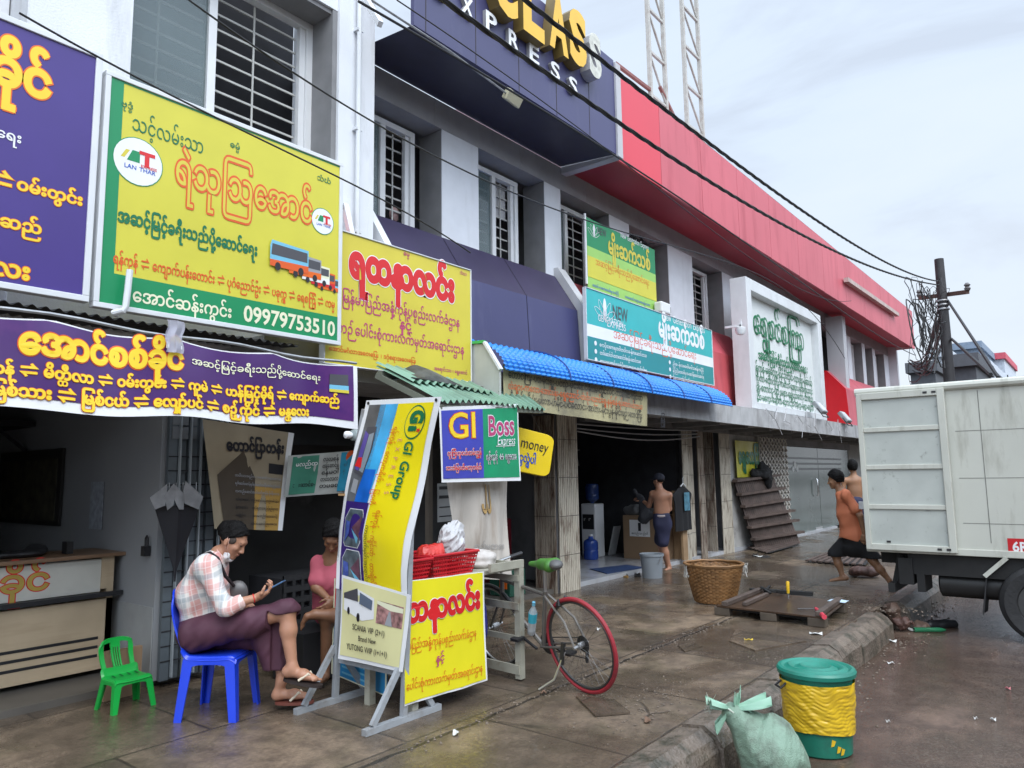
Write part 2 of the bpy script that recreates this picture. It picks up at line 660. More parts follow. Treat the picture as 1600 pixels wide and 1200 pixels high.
def nets(prims, h, pad=0.05, lo=None, hi=None):
    if lo is None:
        pts = []
        for p in prims:
            if p[0] == 'c':
                for q, r in ((p[1], p[3]), (p[2], p[4])):
                    r = r*1.0
                    pts += [q-V(r, r, r), q+V(r, r, r)]
            elif p[0] == 'e':
                r = max(p[2])
                pts += [p[1]-V(r, r, r), p[1]+V(r, r, r)]
        A = np.array([tuple(p) for p in pts])
        lo, hi = A.min(0)-pad, A.max(0)+pad
    lo = np.array(lo)
    hi = np.array(hi)
    n = np.maximum(4, np.ceil((hi-lo)/h).astype(int)+1)
    X, Y, Z = np.meshgrid(*[lo[i]+h*np.arange(n[i]) for i in range(3)], indexing='ij')
    P = np.stack([X, Y, Z], -1)
    f = field(prims, P, lo, h)
    ins = f < 0
    C = [(i, j, k) for i in (0, 1) for j in (0, 1) for k in (0, 1)]
    sl_ = lambda A, c: A[c[0]:A.shape[0]-1+c[0], c[1]:A.shape[1]-1+c[1], c[2]:A.shape[2]-1+c[2]]
    cnt = sum(sl_(ins, c).astype(np.int8) for c in C)
    act = (cnt > 0) & (cnt < 8)
    idx = -np.ones(act.shape, int)
    ia = np.argwhere(act)
    idx[act] = np.arange(len(ia))
    acc = np.zeros((len(ia), 3))
    num = np.zeros(len(ia))
    for c in C:
        for ax in range(3):
            if c[ax] == 0:
                d = list(c)
                d[ax] = 1
                fa = f[tuple((ia+np.array(c)).T)]
                fb = f[tuple((ia+np.array(d)).T)]
                cr = (fa < 0) != (fb < 0)
                t = np.where(cr, fa/np.where(cr, fa-fb, 1), 0)
                p = np.tile(np.array(c, float), (len(ia), 1))
                p[:, ax] += t
                acc += p*cr[:, None]
                num += cr
    vs = lo+h*(ia+acc/np.maximum(num, 1)[:, None])
    fs = []
    for ax in range(3):
        b, c = [(1, 2), (2, 0), (0, 1)][ax]
        s0 = [slice(None)]*3
        s1 = [slice(None)]*3
        s0[ax] = slice(0, -1)
        s1[ax] = slice(1, None)
        ch = ins[tuple(s0)] != ins[tuple(s1)]
        e_ = np.argwhere(ch)
        e_ = e_[(e_[:, b] > 0) & (e_[:, c] > 0) & (e_[:, b] < n[b]-1) & (e_[:, c] < n[c]-1)]
        if not len(e_):
            continue
        q = []
        for db, dc in ((-1, -1), (0, -1), (0, 0), (-1, 0)):
            g = e_.copy()
            g[:, b] += db
            g[:, c] += dc
            q.append(idx[tuple(g.T)])
        q = np.stack(q, 1)
        flip = ins[tuple(e_.T)]
        q[~flip] = q[~flip][:, ::-1]
        fs.append(q)
    fs = np.concatenate(fs)
    return vs, fs.tolist()
def soft(mb, prims, h, **k):
    vs, fs = nets(prims, h, **k)
    mb.add(vs.tolist(), fs, True)
    return mb
_wd = np.random.RandomState(5)
_K = [(_wd.randn(3), _wd.rand()*6.28) for _ in range(40)]
def wrinkle(amp, freq, n=8, start=0, stretch=(1, 1, 1)):
    st = np.array(stretch)
    def g(P):
        r = 0
        for k_, ph in _K[start:start+n]:
            r = r+np.sin((P*st)@(k_*freq)+ph+0.7*np.sin((P*st)@(k_[::-1]*freq*0.6)))
        return r*amp/n*2
    return ('mod', g, 0)
# ------------------------------------------------------------------ wet ground materials
def wet_ground(name, dry, dark, moss, wet_thr, joints=None, scale=1.0, streak=None, slabs=False):
    m = bpy.data.materials.new(name)
    m.use_nodes = True
    t = m.node_tree
    b = t.nodes['Principled BSDF']
    co = N(t, 'ShaderNodeTexCoord')
    def noise(sc, det=6, rough=0.6, dist=0.0, msc=(1, 1, 1)):
        mp = N(t, 'ShaderNodeMapping')
        mp.inputs['Scale'].default_value = msc
        lk(t, co.outputs['Object'], mp.inputs[0])
        n = N(t, 'ShaderNodeTexNoise')
        n.inputs['Scale'].default_value = sc
        n.inputs['Detail'].default_value = det
        n.inputs['Roughness'].default_value = rough
        n.inputs['Distortion'].default_value = dist
        lk(t, mp.outputs[0], n.inputs['Vector'])
        return n.outputs['Fac']
    def rng(x, a, b_, c=0.0, d=1.0):
        n = N(t, 'ShaderNodeMapRange')
        for q, v in zip(('From Min', 'From Max', 'To Min', 'To Max'), (a, b_, c, d)):
            n.inputs[q].default_value = v
        lk(t, x, n.inputs['Value'])
        return n.outputs[0]
    def mix(f, a, c):
        n = N(t, 'ShaderNodeMix', data_type='RGBA')
        for q, v in (('Factor', f), ('A', a), ('B', c)):
            if isinstance(v, (tuple, float, int)):
                n.inputs[q].default_value = v if q == 'Factor' else (*v[:3], 1)
            else:
                lk(t, v, n.inputs[q])
        return n.outputs['Result']
    def math_(op, a, c=None):
        n = N(t, 'ShaderNodeMath', operation=op)
        for i, v in enumerate((a, c)):
            if v is None:
                continue
            if isinstance(v, (float, int)):
                n.inputs[i].default_value = v
            else:
                lk(t, v, n.inputs[i])
        return n.outputs[0]
    big = noise(0.9*scale, 5, 0.6, 0.4, streak or (1, 1, 1))
    mid = noise(4.5*scale, 8, 0.7)
    fine = noise(38*scale, 6, 0.75)
    grit = noise(150*scale, 3, 0.7)
    c = mix(rng(mid, 0.40, 0.62), dry, dark)
    c = mix(rng(noise(1.7*scale, 6, 0.65, 0.3), 0.48, 0.66, 0, 0.75), c, moss)
    c = mix(rng(fine, 0.40, 0.70, 0, 0.55), c, tuple(x*0.42 for x in dark))
    c = mix(rng(grit, 0.60, 0.78, 0, 0.5), c, tuple(x*1.7 for x in dry))
    c = mix(rng(grit, 0.42, 0.30, 0, 0.5), c, tuple(x*0.35 for x in dark))
    if slabs:
        mpb = N(t, 'ShaderNodeMapping')
        mpb.inputs['Location'].default_value = (0.3, 0.09, 0)
        wv2 = N(t, 'ShaderNodeTexNoise')
        wv2.inputs['Scale'].default_value = 2.5
        lk(t, co.outputs['Object'], wv2.inputs['Vector'])
        mb_ = N(t, 'ShaderNodeMix', data_type='VECTOR')
        mb_.inputs['Factor'].default_value = 0.03
        lk(t, co.outputs['Object'], mb_.inputs['A'])
        lk(t, wv2.outputs['Color'], mb_.inputs['B'])
        lk(t, mb_.outputs['Result'], mpb.inputs[0])
        br_ = N(t, 'ShaderNodeTexBrick')
        br_.offset = 0.5
        for q_, v_ in (('Scale', 1.0), ('Mortar Size', 0.011), ('Mortar Smooth', 0.25), ('Bias', 0.0), ('Brick Width', 1.18), ('Row Height', 1.17)):
            br_.inputs[q_].default_value = v_
        br_.inputs['Color1'].default_value = (0.45, 0.45, 0.45, 1)
        br_.inputs['Color2'].default_value = (1.25, 1.2, 1.1, 1)
        br_.inputs['Mortar'].default_value = (0.08, 0.075, 0.07, 1)
        lk(t, mpb.outputs[0], br_.inputs['Vector'])
        mm_ = N(t, 'ShaderNodeMix', data_type='RGBA', blend_type='MULTIPLY')
        mm_.inputs['Factor'].default_value = 0.75
        lk(t, c, mm_.inputs['A'])
        lk(t, br_.outputs['Color'], mm_.inputs['B'])
        c = mm_.outputs['Result']
    wet = rng(big, wet_thr-0.03, wet_thr+0.10)
    wf = math_('MULTIPLY', wet, rng(fine, 0.75, 0.45, 0.35, 1.0))
    c = mix(math_('MULTIPLY', wet, 0.55), c, tuple(x*0.5 for x in dark))
    h = math_('ADD', math_('MULTIPLY', fine, 0.6), math_('MULTIPLY', grit, 0.35))
    h = math_('MULTIPLY', h, math_('SUBTRACT', 1.0, math_('MULTIPLY', wf, 0.9)))
    if slabs:
        h = math_('SUBTRACT', h, math_('MULTIPLY', br_.outputs['Fac'], 1.2))
    if joints:
        sp = N(t, 'ShaderNodeSeparateXYZ')
        wob = N(t, 'ShaderNodeTexNoise')
        wob.inputs['Scale'].default_value = 3.0
        wob.inputs['Detail'].default_value = 4
        lk(t, co.outputs['Object'], wob.inputs['Vector'])
        lk(t, co.outputs['Object'], sp.inputs[0])
        wv = math_('MULTIPLY', math_('SUBTRACT', wob.outputs['Fac'], 0.5), 0.09)
        tot = None
        for ax, pos, wd, lo, hi in joints:
            g = math_('ABSOLUTE', math_('SUBTRACT', math_('ADD', sp.outputs['XY'.index(ax)], wv), pos))
            k = rng(g, wd*0.6, wd, 1, 0)
            o = sp.outputs['YX'.index(ax)]
            if lo is not None:
                k = math_('MULTIPLY', k, math_('MULTIPLY', math_('GREATER_THAN', o, lo), math_('LESS_THAN', o, hi)))
            tot = k if tot is None else math_('MAXIMUM', tot, k)
        # hairline cracks
        vo = N(t, 'ShaderNodeTexVoronoi', feature='DISTANCE_TO_EDGE')
        vo.inputs['Scale'].default_value = 0.7
        mpv = N(t, 'ShaderNodeMix', data_type='VECTOR')
        mpv.inputs['Factor'].default_value = 0.10
        lk(t, co.outputs['Object'], mpv.inputs['A'])
        lk(t, wob.outputs['Color'], mpv.inputs['B'])
        lk(t, mpv.outputs['Result'], vo.inputs['Vector'])
        ck = math_('MULTIPLY', rng(vo.outputs['Distance'], 0.003, 0.011, 1, 0), rng(noise(0.5, 3), 0.58, 0.64))
        tot = math_('MAXIMUM', tot, math_('MULTIPLY', ck, 0.8))
        c = mix(math_('MULTIPLY', tot, 0.85), c, (0.012, 0.010, 0.008))
        h = math_('SUBTRACT', h, math_('MULTIPLY', tot, 1.6))
    lk(t, c, b.inputs['Base Color'])
    ro = math_('ADD', math_('MULTIPLY', wf, -0.36), 0.42)
    ro = math_('ADD', ro, math_('MULTIPLY', rng(mid, 0.35, 0.65, -0.5, 0.5), 0.14))
    lk(t, ro, b.inputs['Roughness'])
    b.inputs['Specular IOR Level'].default_value = 0.55
    bp = N(t, 'ShaderNodeBump')
    bp.inputs['Strength'].default_value = 0.42
    bp.inputs['Distance'].default_value = 0.010
    lk(t, h, bp.inputs['Height'])
    lk(t, bp.outputs[0], b.inputs['Normal'])
    return m
JT = [('Y', 3.42, 0.020, None, None), ('Y', 5.62, 0.012, 6.0, 40)]
M_pave = wet_ground('wet_concrete_paving', (0.27, 0.205, 0.15), (0.115, 0.086, 0.064), (0.11, 0.093, 0.055), 0.43, JT, slabs=True)
M_road = wet_ground('wet_road', (0.19, 0.125, 0.092), (0.085, 0.054, 0.040), (0.11, 0.078, 0.056), 0.40, None, 1.0, (0.5, 1.4, 1))
M_kerb = mat('kerb_stone', (0.145, 0.115, 0.09), 0.45, var=0.35, vs=4, dirt=(0.035, 0.035, 0.022), damt=0.85, ds=6, dthr=0.46, bump=0.8, bs=35)
M_far = mat('far_ground', (0.07, 0.06, 0.05), 0.8)
# ------------------------------------------------------------------ ground, road, pavement, kerb
g = MB(M_far)
g.grid(lambda a, b: V(-500+1300*a, -600+1200*b, -0.32), 4, 4, False)
g.build('ground', kind='structure')
g = MB(M_road)
g.grid(lambda a, b: V(-12+212*a, -16+18.1*b, -0.24), 60, 12, True)
g.build('road', kind='structure')
def pave_z(x, y):
    return 0.006*math.sin(1.7*x+0.6*y)+0.005*math.sin(2.9*y-x)
g = MB(M_pave)
g.grid(lambda a, b: V(-4+64*a, 2.24+4.4*b, 0.004*math.sin(40*a+5*b)), 120, 10, True)
g.bx(-4, 60, 2.26, 6.6, -0.30, -0.02)
g.build('pavement', kind='structure')
# kerb: separate stones with worn chamfers, one broken gap
g = MB(M_kerb)
x = -1.0
while x < 45:
    L = 0.62+0.12*rnd.random()
    x1 = x+L
    if x1 > 9.72 and x < 10.12:
        x = 10.16
        continue
    dz, dy, tl = rnd.uniform(-.012, .014), rnd.uniform(-.012, .012), rnd.uniform(-.012, .012)
    pr = [(2.27+dy, -0.3), (2.27+dy, 0.015), (2.12+dy, 0.03), (2.045+dy, -0.015), (2.005+dy, -0.08), (1.99+dy, -0.3)]
    n0 = len(g.v)
    nseg = 2
    vs = []
    for k in range(nseg+1):
        xx = x+0.004+(L-0.008)*k/nseg
        for (yy, zz) in pr:
            j = 0.005 if 0.0 > zz > -0.25 or zz > 0 else 0
            vs.append(V(xx, yy+rnd.uniform(-j, j), zz+dz*(zz > -0.25)+tl*(k/nseg-.5)+rnd.uniform(-j, j)*0.5))
    fs = []
    q = len(pr)
    for k in range(nseg):
        for a in range(q-1):
            fs.append((k*q+a, k*q+a+1, (k+1)*q+a+1, (k+1)*q+a))
    fs.append(tuple(range(q))[::-1])
    fs.append(tuple(range(nseg*q, nseg*q+q)))
    g.add(vs, fs)
    x = x1
g.build('kerb', kind='structure')

# ------------------------------------------------------------------ building materials
M_white = mat('white_render', (0.66, 0.68, 0.71), 0.7, var=0.05, vs=1.5, dirt=(0.32, 0.32, 0.31), damt=0.55, ds=1.4, dthr=0.55, dsc=(2.2, 2.2, 0.35), bump=0.15)
M_greyw = mat('grey_render', (0.44, 0.44, 0.46), 0.75, var=0.06, vs=1.5, dirt=(0.25, 0.25, 0.25), damt=0.5, ds=1.5, dthr=0.56, dsc=(2, 2, .4), bump=0.12)
M_beam = mat('beam_shade_grey', (0.30, 0.30, 0.315), 0.75, var=0.06, dirt=(0.18, 0.18, 0.18), damt=0.4, ds=1.2, dsc=(1, 1, .5))  # darker grey stands for the fascia's shadow on the beam
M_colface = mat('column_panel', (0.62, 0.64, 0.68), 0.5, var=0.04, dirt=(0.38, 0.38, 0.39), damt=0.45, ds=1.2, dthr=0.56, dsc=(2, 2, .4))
M_reveal = mat('column_side_shade', (0.20, 0.20, 0.205), 0.75, var=0.1)  # sides and reveals coloured darker than the lit fronts, shade in the colour
M_navy = mat('navy_panel', (0.050, 0.050, 0.128), 0.45, var=0.08, vs=1, dirt=(0.11, 0.11, 0.19), damt=0.45, ds=1.6, dthr=0.54, dsc=(2, 2, .35))
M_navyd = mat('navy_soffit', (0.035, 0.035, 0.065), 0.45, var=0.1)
M_red = mat('red_panel_fresh', (0.62, 0.035, 0.06), 0.35, var=0.03, vs=1)
M_redf = mat('red_panel_faded', (0.53, 0.098, 0.125), 0.45, var=0.07, vs=.7, dirt=(0.40, 0.05, 0.07), damt=0.8, ds=1.5, dthr=0.50, dsc=(2, 2, .3))
M_redold = mat('red_panel_old', (0.56, 0.10, 0.115), 0.45, var=0.1, vs=1.0, dirt=(0.35, 0.05, 0.06), damt=0.6, ds=3.0, dthr=0.52, dsc=(2, 2, .3))
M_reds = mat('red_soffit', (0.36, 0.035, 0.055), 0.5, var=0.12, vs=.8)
M_redend = mat('red_end_panel', (0.62, 0.012, 0.02), 0.3, var=0.04)
M_pink = mat('pale_coping', (0.62, 0.40, 0.42), 0.6, var=0.1)
M_slab = mat('canopy_concrete', (0.40, 0.40, 0.40), 0.8, var=0.1, dirt=(0.14, 0.13, 0.12), damt=0.6, ds=1.7, dthr=0.5, dsc=(2, 2, .6), bump=0.2)
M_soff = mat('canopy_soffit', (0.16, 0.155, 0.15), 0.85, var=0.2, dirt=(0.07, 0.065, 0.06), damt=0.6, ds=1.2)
M_dark = mat('dark_room', (0.022, 0.022, 0.026), 0.85, var=0.3)  # near-black: the darkness of unlit rooms is put into the colour
M_shopgrey = mat('shop_wall_grey', (0.20, 0.20, 0.21), 0.85, var=0.2, vs=1.2, dirt=(0.07, 0.07, 0.07), damt=0.5, ds=1.4)  # plain grey wall with random dirt
M_shopw = mat('shop_wall_white', (0.27, 0.28, 0.295), 0.8, var=0.06, vs=1.5, dirt=(0.3, 0.3, 0.29), damt=0.5, ds=1.7, dthr=0.55)
M_tile = mat('shop_tile', (0.42, 0.43, 0.45), 0.18, var=0.1, vs=1.2, dirt=(0.2, 0.18, 0.16), damt=0.6, ds=2.2)
M_floor1 = mat('shop_floor_dark', (0.11, 0.10, 0.088), 0.4, var=0.25, vs=2)
M_upvc = mat('window_frame_white', (0.66, 0.67, 0.68), 0.35, var=0.04)
M_glass = mat('window_glass', (0.17, 0.225, 0.235), 0.08, var=0.12, vs=1, spec=0.6, alpha=0.5)
M_glassd = mat('window_glass_dark', (0.035, 0.042, 0.045), 0.06, var=0.2, vs=1, spec=0.6)
M_bar = mat('grille_paint', (0.42, 0.42, 0.40), 0.5, var=0.1)
M_shut = mat('folding_shutter_cream', (0.55, 0.50, 0.41), 0.6, var=0.08, vs=3, dirt=(0.13, 0.075, 0.045), damt=0.9, ds=3.2, dthr=0.50, dsc=(3.5, 3.5, 0.8), bump=0.2)
M_shutd = mat('folding_shutter_rusty', (0.36, 0.31, 0.25), 0.7, var=0.12, vs=3, dirt=(0.10, 0.055, 0.035), damt=0.95, ds=3.0, dthr=0.43, dsc=(4, 4, 0.7), bump=0.2)
M_gdoor = mat('folding_door_slate', (0.10, 0.12, 0.135), 0.5, var=0.15, vs=3, dirt=(0.05, 0.05, 0.05), damt=.6)
M_steel = mat('galvanised_steel', (0.34, 0.35, 0.36), 0.4, metal=0.6, var=0.15, vs=6, dirt=(0.13, 0.11, 0.09), damt=0.5, ds=7)
M_black = mat('black_plastic', (0.018, 0.018, 0.02), 0.45)
M_cable = mat('cable_black', (0.012, 0.012, 0.013), 0.6)
M_grime = mat('grime', (0.05, 0.045, 0.04), 0.9)

# ------------------------------------------------------------------ terrace building
B = thing('terrace_building', (13, 6.2, 0), 'long two storey grey terrace with navy and red fascia bands above open shop fronts', 'building')
YF, YW = 6.2, 6.5
ZB0, ZB1 = 6.0, 6.36
XA, XE = 4.98, 31.2
# beam, back walls, roof
m = MB(M_beam)
m.bx(XA, XE, YF, YF+0.32, ZB0, ZB1)
for xx in np.arange(6.3, 31, 1.75):
    m.bx(xx, xx+0.012, YF-0.003, YF+0.01, ZB0+0.002, ZB1)
m.build('beam', B)
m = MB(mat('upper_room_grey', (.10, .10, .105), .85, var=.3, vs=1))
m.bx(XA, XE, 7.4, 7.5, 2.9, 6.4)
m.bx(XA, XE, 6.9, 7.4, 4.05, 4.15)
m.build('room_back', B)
m = MB(M_greyw)
m.bx(XA, XE+0.2, 6.53, 13.5, ZB1+0.003, ZB1+0.16)
m.bx(XE, XE+0.2, 5.9, 13.5, 0, ZB1)
m.bx(XA, XE+0.2, 13.5, 13.7, 0, 7.5)
m.build('roof', B)
m = MB(M_greyw)
m.bx(XA, XE, YW-0.06, YW+0.12, 2.9, 4.42)
m.build('spandrel_wall', B)
# columns of the upper floor
cols = [(6.43, 7.13), (8.63, 9.05), (10.5, 11.17), (12.65, 13.72), (15.25, 15.85), (17.7, 18.6), (20.2, 20.9),
        (25.3, 25.75), (27.2, 27.6), (28.7, 29.1), (30.5, 31.2)]
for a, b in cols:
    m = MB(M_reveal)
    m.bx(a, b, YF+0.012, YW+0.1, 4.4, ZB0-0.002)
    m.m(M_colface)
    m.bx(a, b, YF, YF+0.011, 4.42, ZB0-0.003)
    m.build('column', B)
# windows
def window(par, x0, x1, z0, z1, y, split=0.5, openright=True, bars=True, blind=False):
    f = MB(M_upvc)
    t = 0.07
    f.bx(x0, x1, y-0.05, y+0.04, z1-t, z1)
    f.bx(x0, x1, y-0.05, y+0.04, z0, z0+t)
    for q in (x0, x1-t):
        f.bx(q, q+t, y-0.049, y+0.039, z0+t, z1-t)
    xm = x0+(x1-x0)*split
    f.bx(xm-0.04, xm+0.04, y-0.045, y+0.035, z0+t, z1-t)
    f.bx(x1-t-0.07, x1-t-0.003, y-0.02, y+0.035, z0+t, z1-t)
    wo_ = f.build('window', par)
    p = MB(M_glass)
    p.bx(x0+t, xm-0.04, y-0.012, y-0.002, z0+t, z1-t)
    p.build('pane', wo_)
    if bars:
        b = MB(M_bar)
        n = int((z1-z0)/0.155)
        for i in range(n):
            z = z0+t+0.06+i*0.155
            b.bx(xm+0.042, x1-t-0.072, y+0.045, y+0.06, z, z+0.020)
            b.bx(x0+t, xm-0.042, y+0.045, y+0.06, z, z+0.026)
        for q in (xm+(x1-xm)*0.42, x0+(xm-x0)*0.45):
            b.bx(q, q+0.018, y+0.035, y+0.0449, z0+t, z1-t)
        b.build('grille', wo_)
    if blind:
        b = MB(mat('paper_blind', (0.42, 0.42, 0.43), 0.8, var=0.2))
        b.bx(xm+0.05, x1-t-0.08, y+0.07, y+0.075, z1-0.6, z1-t)
        b.build('blind', wo_)
    return wo_
for i, (a, b, sp) in enumerate([(5.16, 6.2, .50), (7.16, 8.3, .52), (9.08, 10.3, .4), (11.2, 12.4, .5), (13.76, 15.0, .38), (15.9, 17.4, .5), (18.65, 20.0, .5),
                                (25.8, 27.1, .5), (27.65, 28.6, .5), (29.2, 30.4, .5)]):
    window(B, a, b, 4.42, 5.93, YW, sp, blind=(i == 1))
# things seen on the sills and walls of the upper floor
q = MB(mat('clothes_dusty_pink', (.36, .24, .23), .8, var=.3, vs=9))
soft(q, [ell((5.92, 6.62, 4.62), (.13, .07, .14)), ell((6.02, 6.62, 4.86), (.08, .05, .12)), wrinkle(.03, 12, 8, 2), crinkle(.012, 26, 4, 5)], .016)
tag(q.build('clothes_bundle', None, at=(5.95, 6.62, 4.45)), 'dusty pink clothes piled on the sill inside the first grilled window', 'clothes')
q = MB(mat('box_rust_red', (.20, .05, .035), .7, var=.3))
q.bx(5.84, 6.10, 6.40, 6.49, 4.425, 4.52)
tag(q.build('sill_box', None, at=(5.95, 6.45, 4.42)), 'rust red box on the ledge outside the first grilled window', 'box')
q = MB(M_cable)
r_ = random.Random(12)
for k in range(12):
    o = ony(1012, 384, 5.95)
    q.tube([o+V(r_.uniform(-.35, .35), r_.uniform(0, .2), r_.uniform(-.12, .16)) for _ in range(5)], .011, 4)
tag(q.build('cable_bunch', None, at=o), 'tangled bunch of black cable at the top corner of the green banner', 'cable')
m = MB(M_upvc)
m.bar(ony(572, 0, 5.5), ony(594, 38, 5.2), .05, .06)
m.build('fascia_bracket', B)
q = MB(mat('plastic_pale_wire', (.45, .45, .46), .6))
for k in range(9):
    a = ony(1195+16*k, 648+3*k, 5.03)
    q.tube([a, a+V(.1*math.sin(k), -.03, .12+.1*(k % 3)), a+V(.35*math.cos(2*k), -.05, -.06), a+V(.3, -.02, -.25*(k % 2)-.1)], .007, 4)
q.build('loose_wire', B)
# fascia: navy band, grey end trim, red band with panel joints and soffits
m = MB(M_navy)
m.bx(4.985, 9.07, 5.2, 5.25, 6.28, 7.75)
m.m(M_grime)
for xx in (5.15, 5.95, 6.75, 7.55, 8.35):
    m.bx(xx, xx+0.010, 5.197, 5.21, 6.285, 7.74)
fa = m.build('navy_fascia', B)
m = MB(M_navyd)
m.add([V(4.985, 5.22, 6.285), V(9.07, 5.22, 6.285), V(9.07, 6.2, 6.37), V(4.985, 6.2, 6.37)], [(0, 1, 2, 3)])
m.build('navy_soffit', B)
m = MB(M_greyw)
m.bx(9.075, 9.215, 5.17, 6.19, 6.25, 7.72)
m.build('fascia_end_trim', B)
m = MB(M_redf)
xs = [9.22, 10.6, 12.2, 13.9, 15.7, 17.6, 19.6, 21.7, 23.8, 26.0, 28.4, 31.2]
for i in range(len(xs)-1):
    m.m(M_red if i == 0 else M_redf)
    m.bx(xs[i], xs[i+1]-0.012, 5.25, 5.29, 6.25-0.008*i, 7.68-0.005*i)
m.m(M_grime)
m.bx(9.22, 31.1, 5.27, 5.30, 6.26, 7.6)
m.build('red_fascia', B)
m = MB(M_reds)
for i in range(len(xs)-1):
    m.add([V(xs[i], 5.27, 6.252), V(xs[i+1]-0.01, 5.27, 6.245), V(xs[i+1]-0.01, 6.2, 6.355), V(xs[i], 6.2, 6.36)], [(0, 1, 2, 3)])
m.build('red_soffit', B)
m = MB(M_pink)
m.add([V(9.22, 5.25, 7.685), V(31.2, 5.25, 7.63), V(31.2, 6.4, 8.0), V(9.22, 6.4, 7.95)], [(0, 1, 2, 3)])
m.add([V(9.22, 6.4, 7.951), V(31.2, 6.4, 8.001), V(31.2, 9, 8.2), V(9.22, 9, 8.2)], [(0, 1, 2, 3)])
m.add([V(31.2, 5.25, 6.2), V(31.2, 5.25, 7.63), V(31.2, 6.4, 8.0), V(31.2, 6.4, 6.2)], [(0, 1, 2, 3)])
m.build('fascia_coping', B)
# old strip lamp fixed along the far fascia
m = MB(mat('lamp_housing', (0.42, 0.33, 0.30), 0.6, var=.2))
a, b = ony(1322, 437, 5.15), ony(1402, 492, 5.15)
m.bar(a, b, 0.12, 0.12)
m.build('strip_lamp_box', B)
# party wall beside the far windows
m = MB(M_greyw)
m.bx(22.95, 23.3, 5.72, YF-0.003, 2.95, 6.20)
m.build('party_wall', B)
# mansard canopy: (y, z) profile
def mansard(x0, x1, mt, mtf, nm, endcap=None, gy=0.0):
    p = [(5.72+gy, 2.84), (5.78+gy, 3.98), (6.16, 4.56), (6.42, 4.565)]
    q = MB(mt)
    nseg = max(1, int((x1-x0)/1.05))
    for k in range(nseg):
        a = x0+(x1-x0)*k/nseg
        b = x0+(x1-x0)*(k+1)/nseg-(0.012 if k < nseg-1 else 0)
        for i in range(3):
            q.m(mtf if i == 1 else mt)
            q.add([V(a, *p[i]), V(b, *p[i]), V(b, *p[i+1]), V(a, *p[i+1])], [(0, 1, 2, 3)])
    q.m(M_grime)
    pp = [(y+0.02, z-0.01) for y, z in p]
    for i in range(3):
        q.add([V(x0, *pp[i]), V(x1, *pp[i]), V(x1, *pp[i+1]), V(x0, *pp[i+1])], [(0, 1, 2, 3)])
    q.m(endcap or mt)
    for xx in (x0-0.002, x1+0.002):
        q.add([V(xx, *p[0]), V(xx, *p[1]), V(xx, *p[2]), V(xx, *p[3]), V(xx, 6.42, 2.84)], [(0, 1, 2, 3, 4)])
    return q.build(nm, B)
M_navyf = mat('navy_panel_weathered', (0.035, 0.027, 0.068), 0.45, var=0.1, vs=2, dirt=(0.04, 0.035, 0.07), damt=.6, ds=3, dsc=(1, 1, .4))
mansard(5.2, 8.8, M_navy, M_navyf, 'navy_mansard')
mansard(9.06, 15.4, M_redold, M_redf, 'red_mansard')
mansard(22.6, 31.0, M_redf, M_redf, 'red_mansard', M_redend, -0.12)
def divider(x, w_, mt):
    q = MB(mt)
    p = [(5.62, 2.835), (5.68, 4.02), (6.13, 4.70), (6.43, 4.70), (6.43, 2.835)]
    q.prism([V(x, y, z) for y, z in p], V(w_, 0, 0))
    q.build('mansard_divider', B)
divider(8.83, 0.2, mat('divider_grey', (0.45, 0.45, 0.46), 0.6, var=.1))
divider(5.06, 0.1, M_white)
# canopy slab over the shop fronts
m = MB(M_slab)
m.prism([V(9.3, 5.05, 2.47), V(9.3, 5.05, 2.80), V(9.3, 6.4, 2.83), V(9.3, 6.4, 2.62)], V(22, 0, 0.02))
m.bx(3.4, 9.29, 5.3, 6.4, 2.5, 2.8)
m.build('canopy_slab', B)
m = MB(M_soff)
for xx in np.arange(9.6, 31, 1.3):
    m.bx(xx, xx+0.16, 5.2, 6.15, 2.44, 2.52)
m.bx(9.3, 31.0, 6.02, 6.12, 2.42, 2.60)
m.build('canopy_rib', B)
# ------------------------------------------------------------------ ground-floor shops: floors, walls, ceiling
m = MB(M_tile)
m.bx(9.12, 22.5, 6.12, 12.8, -0.1, 0.07)
m.build('shop_floor', B)
m = MB(M_floor1)
m.bx(-1.0, 9.1, 6.1, 12.8, -0.1, 0.055)
m.build('stall_floor', B)
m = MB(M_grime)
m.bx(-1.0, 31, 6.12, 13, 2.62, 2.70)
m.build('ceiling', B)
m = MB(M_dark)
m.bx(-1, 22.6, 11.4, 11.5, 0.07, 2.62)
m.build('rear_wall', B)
m = MB(mat('stall_wall_dark', (.05, .05, .052), .85, var=.35, vs=1.4, dirt=(.14, .14, .14), damt=.8, ds=1.2, dthr=.6))  # near-black wall with paler patches
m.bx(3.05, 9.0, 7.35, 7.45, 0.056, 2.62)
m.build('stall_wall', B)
for (a, b, mt) in ((8.98, 9.1, M_shopgrey), (12.95, 13.1, M_dark), (14.95, 15.2, M_shopgrey)):
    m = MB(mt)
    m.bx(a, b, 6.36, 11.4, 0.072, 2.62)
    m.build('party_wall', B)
m = MB(M_shopgrey)
m.bx(-1.1, -0.98, 5.9, 11.4, 0.056, 2.62)
m.bx(-9, -1.11, 5.9, 6.0, -.1, 2.75)
m.build('party_wall', B)  # unseen left walls, added to keep sky light out of the shop
m = MB(M_shopw)
m.bx(2.93, 3.05, 6.0, 11.4, 0.056, 2.62)
m.m(mat('wall_dado_grey', (0.30, 0.31, 0.31), 0.7, var=.1))
m.bx(2.922, 2.9295, 6.01, 11.4, 0.056, 0.62)
m.build('party_wall', B)
